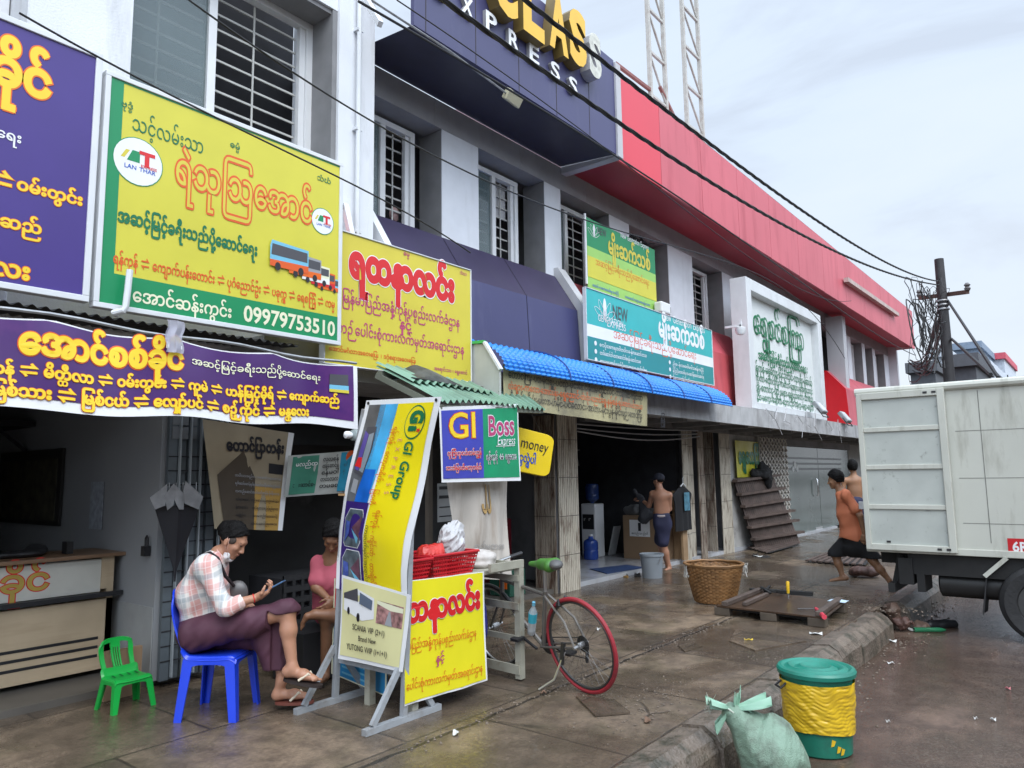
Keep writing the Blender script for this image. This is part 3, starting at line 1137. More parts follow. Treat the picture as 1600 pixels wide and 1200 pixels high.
# ribbed folding shutters standing open beside each doorway
def ribbed(par, x0, x1, y, z0, z1, mt, pitch=0.042, side=False, name='folding_shutter'):
    q = MB(mt)
    n = max(2, int(abs(x1-x0)/pitch))
    for i in range(n):
        a = x0+(x1-x0)*i/n
        b = x0+(x1-x0)*(i+1)/n
        c = a+(b-a)*0.68
        if side:      # faces -X at x = y
            q.bx(y-0.018, y, a, c, z0, z1)
            q.bx(y-0.004, y+0.02, c, b, z0, z1)
        else:
            q.bx(a, c, y-0.018, y, z0, z1)
            q.bx(c, b, y-0.004, y+0.02, z0, z1)
    q.m(M_grime)
    for z in np.linspace(z0+0.5, z1-0.35, 4):
        if side:
            q.bx(y-0.020, y-0.0185, x0, x1, z, z+0.007)
        else:
            q.bx(x0, x1, y-0.020, y-0.0185, z, z+0.007)
    return q.build(name, par)
ribbed(B, 8.56, 9.06, 6.02, 0.0, 2.47, M_shut)
ribbed(B, 6.05, 6.42, 8.54, 0.0, 2.47, M_shutd, side=True)
m = MB(M_shopgrey)
m.bx(8.56, 9.08, 6.045, 6.35, 0.0, 2.5)
m.build('pier', B)
ribbed(B, 12.95, 13.32, 6.20, 0.0, 2.47, M_shut)
ribbed(B, 12.72, 12.94, 6.12, 0.0, 2.5, M_shut)
ribbed(B, 13.34, 13.60, 6.10, 0.0, 2.45, M_shutd)
ribbed(B, 14.42, 14.95, 6.12, 0.0, 2.47, M_shut, 0.06)
ribbed(B, 6.14, 6.5, 14.2, 0.06, 2.45, M_shutd, side=True)
# ------------------------------------------------------------------ unseen shop houses behind the camera, added to block low sky light
M_opp = mat('opposite_render', (0.30, 0.28, 0.26), 0.85, var=0.15, dirt=(.16, .15, .14), damt=.5, ds=.8)
for i_ in range(6):
    xo = -22+12.2*i_
    OP = thing('shop_house', (xo, -13.5, -.24), 'added unseen shop house across the road, plain rendered, blocking low sky light', 'building', 'added shop houses over the road')
    m = MB(M_opp)
    hh = (8.2, 9.0, 7.6, 8.6, 9.4, 8.0)[i_]
    m.bx(xo, xo+12, -22, -13.5, -.3, hh)
    m.build('wall', OP)
    for k_ in range(4):
        m = MB(M_glassd)
        m.bx(xo+.8+2.9*k_, xo+2.5+2.9*k_, -13.52, -13.499, 4.6, 6.2)
        m.build('window', OP)
        m = MB(M_dark)
        m.bx(xo+.4+2.9*k_, xo+2.9+2.9*k_, -13.53, -13.498, -.2, 2.9)
        m.build('opening_panel', OP)  # flat near-black panel standing for a shaded opening
    m = MB(M_slab)
    m.bx(xo, xo+12, -13.49, -11.6, 3.3, 3.55)
    m.build('canopy', OP)
m = MB(mat('pier_render', (0.40, 0.39, 0.37), 0.8, var=.15, dirt=(.15, .13, .11), damt=.6))
m.bx(14.97, 16.7, 6.16, 6.34, 0.0, 2.5)
m.build('pier', B)
# lattice gate folded beside the glass office
q = MB(mat('lattice_gate_paint', (0.50, 0.47, 0.42), 0.6, var=.15, dirt=(.2, .15, .12), damt=.6, ds=5))
x0, x1 = 16.55, 18.35
for i in range(9):
    xx = x0+(x1-x0)*i/8
    q.bx(xx-.022, xx+.022, 6.06, 6.10, 0.02, 2.42)
for k in range(16):
    for i in range(8):
        xa, xb = x0+(x1-x0)*i/8, x0+(x1-x0)*(i+1)/8
        z = 0.1+k*0.145
        q.bar((xa, 6.05, z), (xb, 6.05, z+0.14), 0.012, 0.03)
        q.bar((xb, 6.038, z), (xa, 6.038, z+0.14), 0.012, 0.03)
q.build('lattice_gate', B)
m = MB(M_shopgrey)
m.bx(16.7, 18.4, 6.2, 6.3, 0.0, 2.5)
m.build('pier', B)
# glass office front
M_og = mat('office_glass_greenish', (0.095, 0.12, 0.108), 0.12, var=0.25, vs=.6, dirt=(.17, .19, .17), damt=.5, ds=.8, spec=.6)
m = MB(M_og)
m.bx(18.45, 21.3, 6.2, 6.215, 0.07, 2.25)
m.bx(21.33, 24.4, 6.2, 6.215, 0.07, 2.25)
gl_o = m.build('office_glass_front', B)
m = MB(mat('etched_stripe', (0.03, 0.035, 0.035), 0.3))
for z in (1.66, 1.80, 1.94):
    m.bx(18.45, 23.6, 6.192, 6.197, z, z+0.05)
m.build('etched_stripe', gl_o)
m = MB(mat('chrome', (0.7, 0.7, 0.7), 0.2, metal=0.9))
m.tube([(20.9, 6.16, 0.95), (20.9, 6.12, 1.0), (20.9, 6.12, 1.38), (20.9, 6.16, 1.43)], 0.02, 8)
m.build('door_handle', gl_o)
m = MB(MATS['chrome'])
m.bx(20.7, 21.3, 6.18, 6.198, 0.07, 0.13)
m.build('floor_hinge', gl_o)
m = MB(mat('white_decal', (0.6, 0.62, 0.6), .5))
for k, (dx, dz, r) in enumerate(((0, 0.05, .09), (-.16, -.05, .07), (.16, -.05, .07))):
    m.add([V(19.35+dx+r*math.cos(t_)*1.2, 6.19, 1.74+dz+r*math.sin(t_)) for t_ in np.linspace(0, 6.28, 18)[:-1]], [tuple(range(17))])
m.build('flower_emblem', gl_o)
m = MB(M_shopgrey)
m.bx(18.4, 24.5, 6.9, 7.0, 0.07, 2.6)
m.bx(18.4, 24.5, 6.14, 6.30, 2.26, 2.6)
m.build('office_wall', B)
m = MB(mat('far_shop_grey', (.30, .30, .29), .8, var=.15))
m.bx(24.5, 31.2, 6.2, 6.3, 0, 2.6)
m.build('office_wall', B)
# cables and conduit under the canopy
m = MB(mat('conduit_pale', (.35, .35, .36), .6))
for (zz, y_, sag) in ((2.36, 6.0, .02), (2.30, 6.02, .05), (2.25, 5.97, .1)):
    m.tube([V(9.0+4.2*k/12, y_, zz-sag*math.sin(math.pi*k/12)+.06*k/12) for k in range(13)], 0.011, 5)
m.build('conduit', B)

# ------------------------------------------------------------------ white shop house at the left
W = thing('shop_house', (3, 6, 0), 'white rendered two storey shop house behind the big signboards at the left', 'building')
m = MB(M_white)
m.bx(4.50, 4.975, 5.8, 6.6, 2.9, 8.6)                 # corner pilaster
m.bx(1.72, 2.45, 5.8, 6.24, 2.75, 8.2)                # pier left of the window
m.bx(2.452, 4.498, 5.8, 6.24, 2.75, 3.9)
m.bx(2.452, 4.498, 5.83, 6.24, 6.45, 8.2)
m.bx(-2.5, 0.2, 5.8, 6.24, 2.75, 8.2)
m.bx(0.2, 1.72, 5.83, 6.24, 2.75, 3.9)
m.bx(0.2, 1.72, 5.83, 6.24, 6.3, 8.2)
m.build('wall', W)
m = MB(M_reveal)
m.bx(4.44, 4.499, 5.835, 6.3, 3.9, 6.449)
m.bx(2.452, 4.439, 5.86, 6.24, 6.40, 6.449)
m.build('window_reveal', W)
window(W, 2.46, 4.44, 3.9, 6.40, 6.22, .44)
window(W, 0.25, 1.71, 3.9, 6.28, 6.22, .5, bars=False)
m = MB(mat('curtain_beige', (.36, .33, .28), .8, var=.1))
m.grid(lambda a, b: V(.3+1.4*a, 6.4+.03*math.sin(60*a), 3.9+2.4*b), 60, 2)
m.build('curtain', W)
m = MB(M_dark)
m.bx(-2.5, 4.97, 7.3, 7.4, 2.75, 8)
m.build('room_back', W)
# drain pipe on the pilaster
m = MB(mat('white_pipe', (.62, .64, .66), .4, var=.05))
m.tube([V(4.72, 5.75, z) for z in (3.0, 4.5, 6.0, 7.5, 8.5)], 0.026, 10)
for z in (4.1, 5.2, 6.3):
    m.bx(4.68, 4.76, 5.73, 5.80, z, z+.03)
m.build('drain_pipe', W)
# red sloping canopy edge of the white house, seen above the yellow board
m = MB(M_redend)
m.prism([V(4.0, 5.55, 3.6), V(4.0, 5.78, 4.28), V(4.0, 5.79, 3.6)], V(0.5, 0, 0))
m.m(M_white)
m.bar((4.55, 5.50, 3.6), (4.55, 5.74, 4.35), .06, .05)
m.m(M_grime)
m.bx(4.0, 4.52, 5.72, 5.795, 4.285, 4.33)
m.build('sloping_canopy', W)
# corrugated awning underside above the purple banner
m = MB(mat('awning_dark_sheet', (.05, .05, .052), .7, var=.2))
m.grid(lambda a, b: V(-4+7.6*a, 5.08+1.2*b, 2.70+.12*b+.012*math.sin(a*7.6/.075*6.283)), 800, 2)  # stretched on unseen to the left to block sky light
m.build('corrugated_awning', W)

# ------------------------------------------------------------------ everything on the fascia: raised letters
M_wl = mat('letter_white', (.78, .79, .80), .4, var=.03)
M_yl = mat('letter_yellow', (.72, .42, .02), .35, var=.05)
M_yls = mat('letter_side_dark', (.16, .11, .03), .5)
def letter(par, ch, x0, z0, w_, h_, y, dep, mf, ms, name='raised_letter', off=0.03):
    vs, fs = glyph(ch, off)
    A = np.array([q_[:2] for q_ in vs])
    lo, hi = A.min(0), A.max(0)
    P_ = [V(x0+(p[0]-lo[0])/(hi[0]-lo[0])*w_, y, z0+(p[1]-lo[1])/(hi[1]-lo[1])*h_) for p in vs]
    q = MB(mf)
    q.add([p+V(0, -dep, 0) for p in P_], fs)
    q.m(ms)
    n = len(P_)
    ed = {}
    for f in fs:
        for i in range(len(f)):
            e_ = (f[i], f[(i+1) % len(f)])
            ed[e_] = 1
    rim = [e_ for e_ in ed if (e_[1], e_[0]) not in ed]
    q.add(P_+[p+V(0, -dep, 0) for p in P_], [(a, b, b+n, a+n) for a, b in rim])
    return q.build(name, par)
for ch, u, v in (('P', 764, 37), ('R', 799, 65), ('E', 831, 86), ('S', 864, 112), ('S', 892, 135), ('X', 726, 12), ('E', 684, -18)):
    c_ = ony(u, v, 5.19)
    letter(B, ch, c_.x-.10, c_.z-.115, .20, .23, 5.199, .05, M_wl, M_beam, off=.02)
yl = [('C', 4.98), ('L', 5.92), ('A', 6.72), ('S', 7.52)]
for ch, u0, u1, v0, v1 in (('C', 770, 812, -60, 22), ('L', 817, 853, -40, 58), ('A', 858, 890, -5, 82), ('S', 890, 919, 15, 104)):
    a, b = ony(u0, v1, 5.05), ony(u1, v1, 5.05)
    t_ = ony((u0+u1)/2, v0+10, 5.05)
    letter(B, ch, a.x, a.z+.10, (b.x-a.x)*.9, .80, 5.196, .16, M_yl, M_yls, off=.05)
a, b = ony(921, 128, 5.05), ony(944, 128, 5.05)
letter(B, 'S', a.x, a.z+.12, (b.x-a.x)*.80, .66, 5.196, .16, mat('letter_bare', (.52, .52, .46), .6, var=.25, vs=12), M_greyw, off=.05)
# ------------------------------------------------------------------ signs
P_pur = vinyl('print_purple', (0.055, 0.032, 0.20))
P_pur2 = mat('print_purple_sheen', (0.058, 0.014, 0.125), 0.35, var=0.12, vs=1.6, dirt=(0.13, 0.03, 0.16), damt=0.7, ds=1.6, dthr=0.52)  # lighter purple blotches stand for sheen on the banner
P_yel = vinyl('print_yellow', (0.58, 0.535, 0.05))
P_yel2 = vinyl('print_yellow_warm', (0.60, 0.51, 0.055))
P_ylet = vinyl('print_letter_yellow', (0.80, 0.57, 0.03))
P_org = vinyl('print_orange', (0.72, 0.13, 0.01))
P_red = vinyl('print_red', (0.60, 0.018, 0.022))
P_redor = vinyl('print_red_orange', (0.66, 0.10, 0.015))
P_grn = vinyl('print_green', (0.006, 0.23, 0.085))
P_dgrn = vinyl('print_dark_green', (0.004, 0.15, 0.06))
P_wht = vinyl('print_white', (0.74, 0.75, 0.76))
P_crm = vinyl('print_cream', (0.72, 0.72, 0.52))
P_pink = vinyl('print_magenta', (0.45, 0.05, 0.16))
P_blk = vinyl('print_black', (0.02, 0.02, 0.025))
P_teal = vinyl('print_teal', (0.035, 0.40, 0.40))
P_teal2 = vinyl('print_deep_teal', (0.02, 0.24, 0.25))
P_lgrn = vinyl('print_light_green', (0.30, 0.55, 0.12))
P_sky = vinyl('print_sky_blue', (0.16, 0.45, 0.62))
P_blue = vinyl('print_blue', (0.03, 0.10, 0.44))
P_grey = vinyl('print_grey', (0.30, 0.31, 0.33))
P_dgry = vinyl('print_dark_grey', (0.07, 0.07, 0.08))
M_alu = mat('aluminium_frame', (0.62, 0.64, 0.66), 0.35, var=0.05)
def board(name, label, cat, Y, TL, BL, TR, BR, base, group=None, frame=0.03, thick=0.06, fm=None, x0=None):
    tl, bl, tr, br = (ony(*p, Y) for p in (TL, BL, TR, BR))
    if x0 is not None:      # the sign runs on past the left of the picture
        d = (br-bl)/(br.x-bl.x)
        d2 = (tr-tl)/(tr.x-tl.x)
        bl, tl = bl+d*(x0-bl.x), tl+d2*(x0-tl.x)
    z0, z1 = (bl.z+br.z)/2, (tl.z+tr.z)/2
    xl, xr = (tl.x+bl.x)/2, (tr.x+br.x)/2
    t = thing(name, (xl, Y, z0), label, cat, group)
    w_, h_ = xr-xl, z1-z0
    p = MB(base)
    p.bx(xl, xr, Y+0.0008, Y+thick, z0, z1)
    p.build('panel', t)
    if frame:
        f = MB(fm or M_alu)
        for a, b, c, d in ((xl-frame, xr+frame, z1, z1+frame), (xl-frame, xr+frame, z0-frame, z0), (xl-frame, xl, z0, z1), (xr, xr+frame, z0, z1)):
            f.bx(a, b, Y-0.012, Y+thick, c, d)
        f.build('frame', t, bevel=0.004)
    s = Sheet((xl, Y, z0), (1, 0, 0), (0, 0, 1))
    s.parent = t
    return t, s, w_, h_
def coach(s, x, y, L, H, body, lower, h=None, face=-1):
    """side view of a coach, printed"""
    h = s.h+0.001 if h is None else h
    s.poly([(x, y+.12*H), (x+L, y+.12*H), (x+L, y+.93*H), (x+.04*L, y+H), (x, y+.8*H)], body, h)
    s.poly([(x, y+.12*H), (x+L, y+.12*H), (x+L, y+.38*H), (x, y+.34*H)], lower, h+.0006)
    s.poly([(x+.03*L, y+.5*H), (x+.97*L, y+.5*H), (x+.97*L, y+.84*H), (x+.05*L, y+.88*H)], P_dgry, h+.0006)
    for q in (.2, .8):
        s.ell(x+q*L, y+.14*H, .11*H, .14*H, P_blk, h+.001, 14)
# --- purple board running out of the picture at the left
t, s, w_, h_ = board('sign_board', 'big purple signboard with yellow lettering at the far left of the row of boards', 'sign', 5.0, (0, 45), (0, 443), (146, 110), (131, 466), P_pur, 'shop name boards', 0.04, x0=-1.3)
s.tpx('အောင်စစ်ခိုင်', (-400, 0), (80, 150), P_ylet, outl=P_org, oo=.075, off=.045, tall=1.25)
s.tpx('အဆင့်မြင့်ခရီးသည်ပို့ဆောင်ရေး', (-370, 110), (34, 220), P_wht, off=.02)
s.tpx('မိတ္ထီလာ ⇌', (-190, 250), (18, 292), P_ylet, outl=P_org, oo=.07, off=.035)
s.tpx('ဝမ်းတွင်း', (25, 297), (129, 320), P_ylet, outl=P_org, oo=.07, off=.035)
s.tpx('ကျောက်ဆည်', (-120, 330), (65, 364), P_ylet, outl=P_org, oo=.07, off=.035)
s.tpx('မန္တလေး', (-100, 415), (47, 436), P_ylet, outl=P_org, oo=.07, off=.035)
s.build('lettering', t)
# --- yellow and green board
t, s, w_, h_ = board('sign_board', 'yellow signboard with green border band and phone number 09979753510', 'sign', 5.0, (173, 120), (155, 470), (527, 258), (530, 535), P_yel, 'shop name boards', 0.035)
gx = [s.loc(*p) for p in ((164, 425), (528, 495))]
gy = (gx[0][1]+gx[1][1])/2
s.rect(0, 0, w_, gy, P_grn)
s.rect(0, gy, .085, h_, P_grn)
s.rect(.085, h_-.012, w_, h_, P_grn)
s.tpx('ဗုဒ္ဓံ', (189, 165), (208, 172), P_dgrn)
s.tpx('သင့်လမ်းသာ', (205, 205), (318, 238), P_dgrn, tall=1.6, off=.0)
s.tpx('ဓမ္မံ', (359, 229), (375, 235), P_dgrn)
s.tpx('သံဃံ', (495, 281), (517, 288), P_dgrn)
s.tpx('ရဲသုဩအောင်', (272, 285), (488, 350), P_yel2, outl=P_redor, oo=.06, off=.005, tall=1.65)
s.tpx('အဆင့်မြင့်ခရီးသည်ပို့ဆောင်ရေး', (183, 345), (402, 400), P_dgrn, off=.04, tall=1.6)
s.tpx('ရန်ကုန် ⇌ ကျောက်ပန်းတောင်း ⇌ ပုဂံညောင်ဦး ⇌ ပခုက္ကူ ⇌ ရေစကြို ⇌ ကမ္မ', (176, 410), (523, 482), P_redor, off=.02, tall=1.7)
s.tpx('အောင်ဆန်းကွင်း', (206, 470), (362, 497), P_crm, off=.02, tall=1.2)
s.tpx('09979753510', (380, 500), (523, 526), P_crm, off=.025, tall=1.1)
s.build('lettering', t)
for (u, v, r) in ((216, 253, .17), (504, 346, .115)):
    s.mb = MB()
    cx, cy = s.loc(u, v)
    s.ell(cx, cy, r, r, P_grn, .0020)
    s.ell(cx, cy, r-.006, r-.006, P_wht, .0026)
    s.poly([(cx-.70*r, cy+.02*r), (cx-.5*r, cy+.38*r), (cx-.35*r, cy+.38*r), (cx-.55*r, cy+.02*r)], P_yel2, .0032)
    s.poly([(cx-.45*r, cy-.05*r), (cx-.25*r, cy+.42*r), (cx+.05*r, cy+.42*r), (cx+.05*r, cy-.05*r)], P_grn, .0036)
    s.text('T', cx+.05*r, cy-.1*r, cx+.62*r, cy-.1*r, P_red, off=.05, h=.0040, size=.8*r)
    s.text('LAN THAR', cx-.55*r, cy-.38*r, cx+.7*r, cy-.38*r, P_blue, h=.0034)
    s.text('EXPRESS', cx+.1*r, cy-.2*r, cx+.75*r, cy-.2*r, P_red, h=.0044)
    s.build('logo', t)
s.mb = MB()
bx0, by0 = s.loc(420, 420)
for k in range(5):
    coach(s, bx0+.42*(1-.72**k)*1.5, by0-.02*k, .26*.82**k+.1, .24*.86**k, [P_sky, P_grey, P_crm, P_redor, P_sky][k], [P_redor, P_org, P_wht, P_red, P_org][k], .0020+.0022*(5-k))
s.build('bus_picture', t)
# --- yellow board with big red lettering
t, s, w_, h_ = board('sign_board', 'yellow signboard with big red lettering above the green corrugated stall roof', 'sign', 5.12, (512, 350), (505, 562), (735, 427), (735, 600), P_yel2, 'shop name boards', 0.012)
s.tpx('ရတနာလင်း', (545, 430), (710, 470), P_red, outl=P_wht, oo=.095, off=.07, tall=1.35)
s.tpx('မြန်မာပြည်အနှံ့ကုန်ပစ္စည်းလက်ခံဌာန', (534, 470), (718, 512), P_pink, off=.012, tall=1.3)
s.tpx('နှင့်', (624, 512), (643, 518), P_pink, off=.02)
s.tpx('ယာဉ်ပေါင်းစုံကားလက်မှတ်အရောင်းဌာန', (520, 512), (725, 558), P_pink, off=.012, tall=1.3)
s.tpx('အောင်မင်္ဂလာအဝေးပြေး ၊ ဒဂုံဧရာအဝေးပြေး', (514, 543), (650, 571), P_redor, off=.015)
s.tpx('အရောင်းသာ ၊ ရွှေဆောင်', (678, 576), (730, 587), P_pink, off=.015)
s.tpx('ဓမ္မ', (630, 398), (640, 402), P_pink)
s.tpx('သံဃ', (718, 428), (729, 431), P_pink)
s.build('lettering', t)
# --- purple cloth banner under them
Yb = 4.9
tl, bl, tr, br = ony(0, 480, Yb), ony(0, 640, Yb), ony(558, 575, Yb), ony(558, 668, Yb)
x0, x1 = -1.4, br.x  # left end lengthened out of view to block sky light
z0, z1 = 2.02, 2.66
t = thing('cloth_banner', (x0, Yb, z0), 'purple cloth banner with rows of yellow place names hanging below the signboards', 'banner')
def sagD(x, y):
    a, f = x/(x1-x0), y/(z1-z0)
    return V(0, -0.05*math.sin(math.pi*a)*(1-f)+.014*math.sin(9*x+2*f)+.005*math.sin(14*x-3*f)*f, (-0.03-.06*a)*f*(1 if f > 0 else 0)-0.035*math.sin(3.14*((x*1.3) % 1.0))*f*f-.014*math.sin(6*x)*(1-f)+.02*(1-f))
s = Sheet((x0, Yb, z0), (1, 0, 0), (0, 0, 1), sagD)
s.sub = .07
s.parent = t
H_ = z1-z0
q = MB(P_wht)
q.grid(lambda a, b: s.P((x1-x0)*a, H_*b, -0.003), 70, 10)
q.build('cloth', t)
s.rect(.02, .075, x1-x0-.05, H_-.012, P_pur2)
s.tpx('အောင်စစ်ခိုင်', (27, 548), (284, 566), P_ylet, outl=P_redor, oo=.085, off=.05, tall=1.45)
s.tpx('အဆင့်မြင့်ခရီးသည်ပို့ဆောင်ရေး', (297, 556), (500, 583), P_crm, off=.015, tall=1.05)
s.tpx('ရန်ကုန် ⇌ မိတ္ထီလာ ⇌ ဝမ်းတွင်း ⇌ ကူမဲ ⇌ ဟန်မြင့်မိုရ် ⇌ ကျောက်ဆည်', (-60, 588), (528, 621), P_ylet, outl=P_redor, oo=.085, off=.05, tall=1.25)
s.tpx('မြစ်သား ⇌ မြစ်ငယ် ⇌ လျှော်ပင် ⇌ စဉ့်ကိုင် ⇌ မန္တလေး', (-20, 624), (482, 653), P_ylet, outl=P_redor, oo=.085, off=.05, tall=1.25)
s.build('lettering', t)
s.mb = MB()
c0 = s.loc(513, 604)
s.rect(c0[0], c0[1], c0[0]+.19, c0[1]+.19, P_dgry, .006)
s.rect(c0[0], c0[1], c0[0]+.19, c0[1]+.075, P_sky, .009)
s.rect(c0[0], c0[1], c0[0]+.19, c0[1]+.03, P_yel2, .0115)
s.build('bus_picture', t)
q = MB(M_steel)
q.tube([V(x0+(x1-x0)*k/30, Yb+.02, z1+.02-.10*k/30-.012*math.sin(k)) for k in range(31)], .012, 6)
q.build('rail', t)
# --- white elbow pipe in front of the boards
q = MB(mat('white_pipe', (.62, .64, .66), .4))
a = ony(203, 422, 4.93)
b = ony(196, 486, 4.93)
q.tube([a, (a+b)/2, b+V(0, 0, .03), b+V(-.012, -.0, 0), b+V(-.05, .05, -.012), ony(182, 491, 5.0)], .021, 10)
q.build('drain_elbow', None, at=a, label='short white plastic elbow pipe in front of the yellow and green signboard', cat='pipe')
# plastic wrapped lamp hanging at the banner
t = thing('hanging_lamp', ony(273, 510, 4.84), 'clear plastic cover with bulbs hanging over the purple cloth banner', 'lamp')
q = MB(mat('cloudy_plastic', (.42, .42, .50), .25, alpha=.75))
o = ony(273, 512, 4.84)
q.grid(lambda a, b: o+V(-.055+.12*a+.01*math.sin(b*9), .01*math.sin(a*9), -.22*b+.05), 8, 10)
q.build('cover', t)
q = MB(P_wht)
for k in range(4):
    q.lathe([(0.001, -.03), (.012, -.02), (.012, .02), (.004, .03)], o+V(-.03+.03*k, .02, -.12), 8)
q.build('bulb_row', t)

# --- teal board, green banner, white box board, cream awning banner
t, s, w_, h_ = board('sign_board', 'turquoise signboard reading NEW GENERATION with a white leaf emblem, above the blue awning', 'sign', 5.58, (915, 452), (918, 568), (1112, 515), (1114, 596), P_teal, 'shop name boards', 0.012, .05)
z3 = s.loc(1016, 541)[1]
s.rect(0, z3-.09, w_, z3+.09, P_wht)
s.rect(0, 0, w_, z3-.09, P_teal2)
s.tpx('NEW', (957, 496), (981, 505), P_dgry, off=.01, tall=1.5)
s.tpx('GENERATION', (934, 500), (974, 513), P_wht, off=.0, tall=1.2)
s.tpx('EXPRESS', (948, 510), (978, 518), P_wht, off=.0)
s.build('lettering', t)
s.mb = MB()
lx, ly = s.loc(945, 494)
for k in range(-2, 3):
    an = k*.55
    s.ell(lx+.16*math.sin(an), ly-.05+.16*math.cos(an), .05, .16, P_wht, .004, 16, -an, ring=.008 if k else 0)
s.build('leaf_emblem', t)
s.mb = MB()
s.tpx('New Generation Express', (1035, 501), (1101, 519), P_wht, off=.0, tall=1.2)
s.tpx('မျိုးဆက်သစ်', (1029, 526), (1101, 544), P_wht, off=.04, tall=1.25)
s.tpx('အဆင့်မြင့်ခရီးသည်ပို့ဆောင်ရေး', (958, 530), (1088, 560), P_redor, off=-.006, tall=.95)
for k in range(4):
    s.ell(.22, z3-.17-.12*k, .035, .035, P_wht, .005, 12)
    s.dashes(.33, z3-.20-.12*k, 1.75-.2*(k % 2), .075, P_wht, 10+k)
    s.ell(2.55, z3-.19-.12*k, .035, .035, P_wht, .005, 12)
    s.dashes(2.66, z3-.22-.12*k, 3.9, .075, P_wht, 20+k)
s.build('lettering', t)
t, s, w_, h_ = board('sign_board', 'green and yellow vinyl banner hung over an upstairs window above the turquoise board', 'banner', 5.85, (917, 340), (918, 458), (1022, 390), (1027, 490), P_lgrn, 'shop name boards', 0.0, .006)
zz = s.loc(970, 432)[1]
s.rect(0, zz+.08, w_, h_, P_grn)
s.rect(0, zz+.10, w_, zz+.28, P_lgrn, .0034)
s.rect(0, zz-.20, w_, zz+.13, P_yel, .0038)
s.h = .0045
s.tpx('မျိုးဆက်သစ်', (950, 398), (1016, 420), P_yel2, off=.035, tall=1.35)
s.tpx('New Generation Express', (969, 372), (1013, 390), P_wht, off=.0, tall=1.5)
s.tpx('NEW', (933, 365), (947, 371), P_dgry, tall=1.5)
s.tpx('အဆင့်မြင့်ခရီးသည်ပို့ဆောင်ရေး', (930, 415), (1014, 445), P_redor, off=-.008, tall=1.1)
s.build('lettering', t)
s.mb = MB()
lx, ly = s.loc(928, 367)
for k in range(-2, 3):
    s.ell(lx+.11*math.sin(k*.5), ly-.04+.11*math.cos(k*.5), .03, .1, P_wht, .0045, 12, -k*.5, ring=.006 if k else 0)
s.build('leaf_emblem', t)
s.mb = MB()
for k in range(4):
    s.dashes(.12, zz-.33-.11*k, .9, .06, P_blue, 30+k)
    s.dashes(1.1, zz-.33-.11*k, 1.95, .06, P_blue, 40+k)
s.build('lettering', t)
q = MB(M_upvc)
q.tube([V(s.o.x-.02, 5.86, s.o.z+h_*.1), V(s.o.x-.02, 5.86, s.o.z+h_+.05)], .02, 6)
q.build('side_batten', t)
# white box board
t = thing('sign_board', (14.06, 5.3, 2.86), 'big white box signboard with raised dark green lettering standing on the canopy', 'sign', 'shop name boards')
bx0, bx1, bz0, bz1 = 14.12, 19.08, 2.86, 5.50
M_box = mat('white_box_board', (.62, .64, .65), .45, var=.04, dirt=(.42, .43, .42), damt=.4, ds=1.2, dsc=(2, 2, .4))
q = MB(M_box)
for a, b, c, d in ((bx0, bx0+.26, bz0, bz1), (bx1-.26, bx1, bz0, bz1), (bx0+.26, bx1-.26, bz1-.24, bz1), (bx0+.26, bx1-.26, bz0, bz0+.14)):
    q.bx(a, b, 5.26, 5.60, c, d)
q.build('frame', t, bevel=.01)
q = MB(mat('white_board_face', (.66, .69, .68), .4, var=.03))
q.bx(bx0+.26, bx1-.26, 5.44, 5.5, bz0+.14, bz1-.24)
q.build('panel', t)
s = Sheet((bx0, 5.44, bz0), (1, 0, 0), (0, 0, 1))
s.parent = t
for dh, mm, ddx in ((.004, P_grn, -.03), (.045, P_dgrn, 0)):  # lighter offset copy behind stands for shading on the letters' depth
    s.h = dh
    kw = dict(off=.0, h=dh+.002)
    s.text('ရွှေစင်စကြာ', .75+ddx, 1.62+ddx*.5, 4.0+ddx, 1.62+ddx*.5, mm, tall=1.2, **kw)
    s.text('အဆင့်မြင့်ခရီးသည်ပို့ဆောင်ရေး', .95+ddx*.5, 1.10, 4.1+ddx*.5, 1.10, mm, tall=1.1, off=.012, h=dh+.002)
s.h = .01
for k, st in enumerate(('ရန်ကုန်-မန္တလေး-ပြင်ဦးလွင်-လားရှိုး-မူဆယ်', 'မိတ္ထီလာ-တောင်ကြီး-ကလော-အောင်ပန်း-ရွှေညောင်', 'ပဲခူး-တောင်ငူ-ပျဉ်းမနား-နေပြည်တော်-သာစည်', 'ပြည်-မကွေး-ချောက်-ညောင်ဦး-ပခုက္ကူ-မုံရွာ-ရွှေဘို')):
    s.text(st, .6, .83-.20*k, 4.5, .83-.20*k, P_dgrn, off=.012, tall=1.05)
s.build('lettering', t)
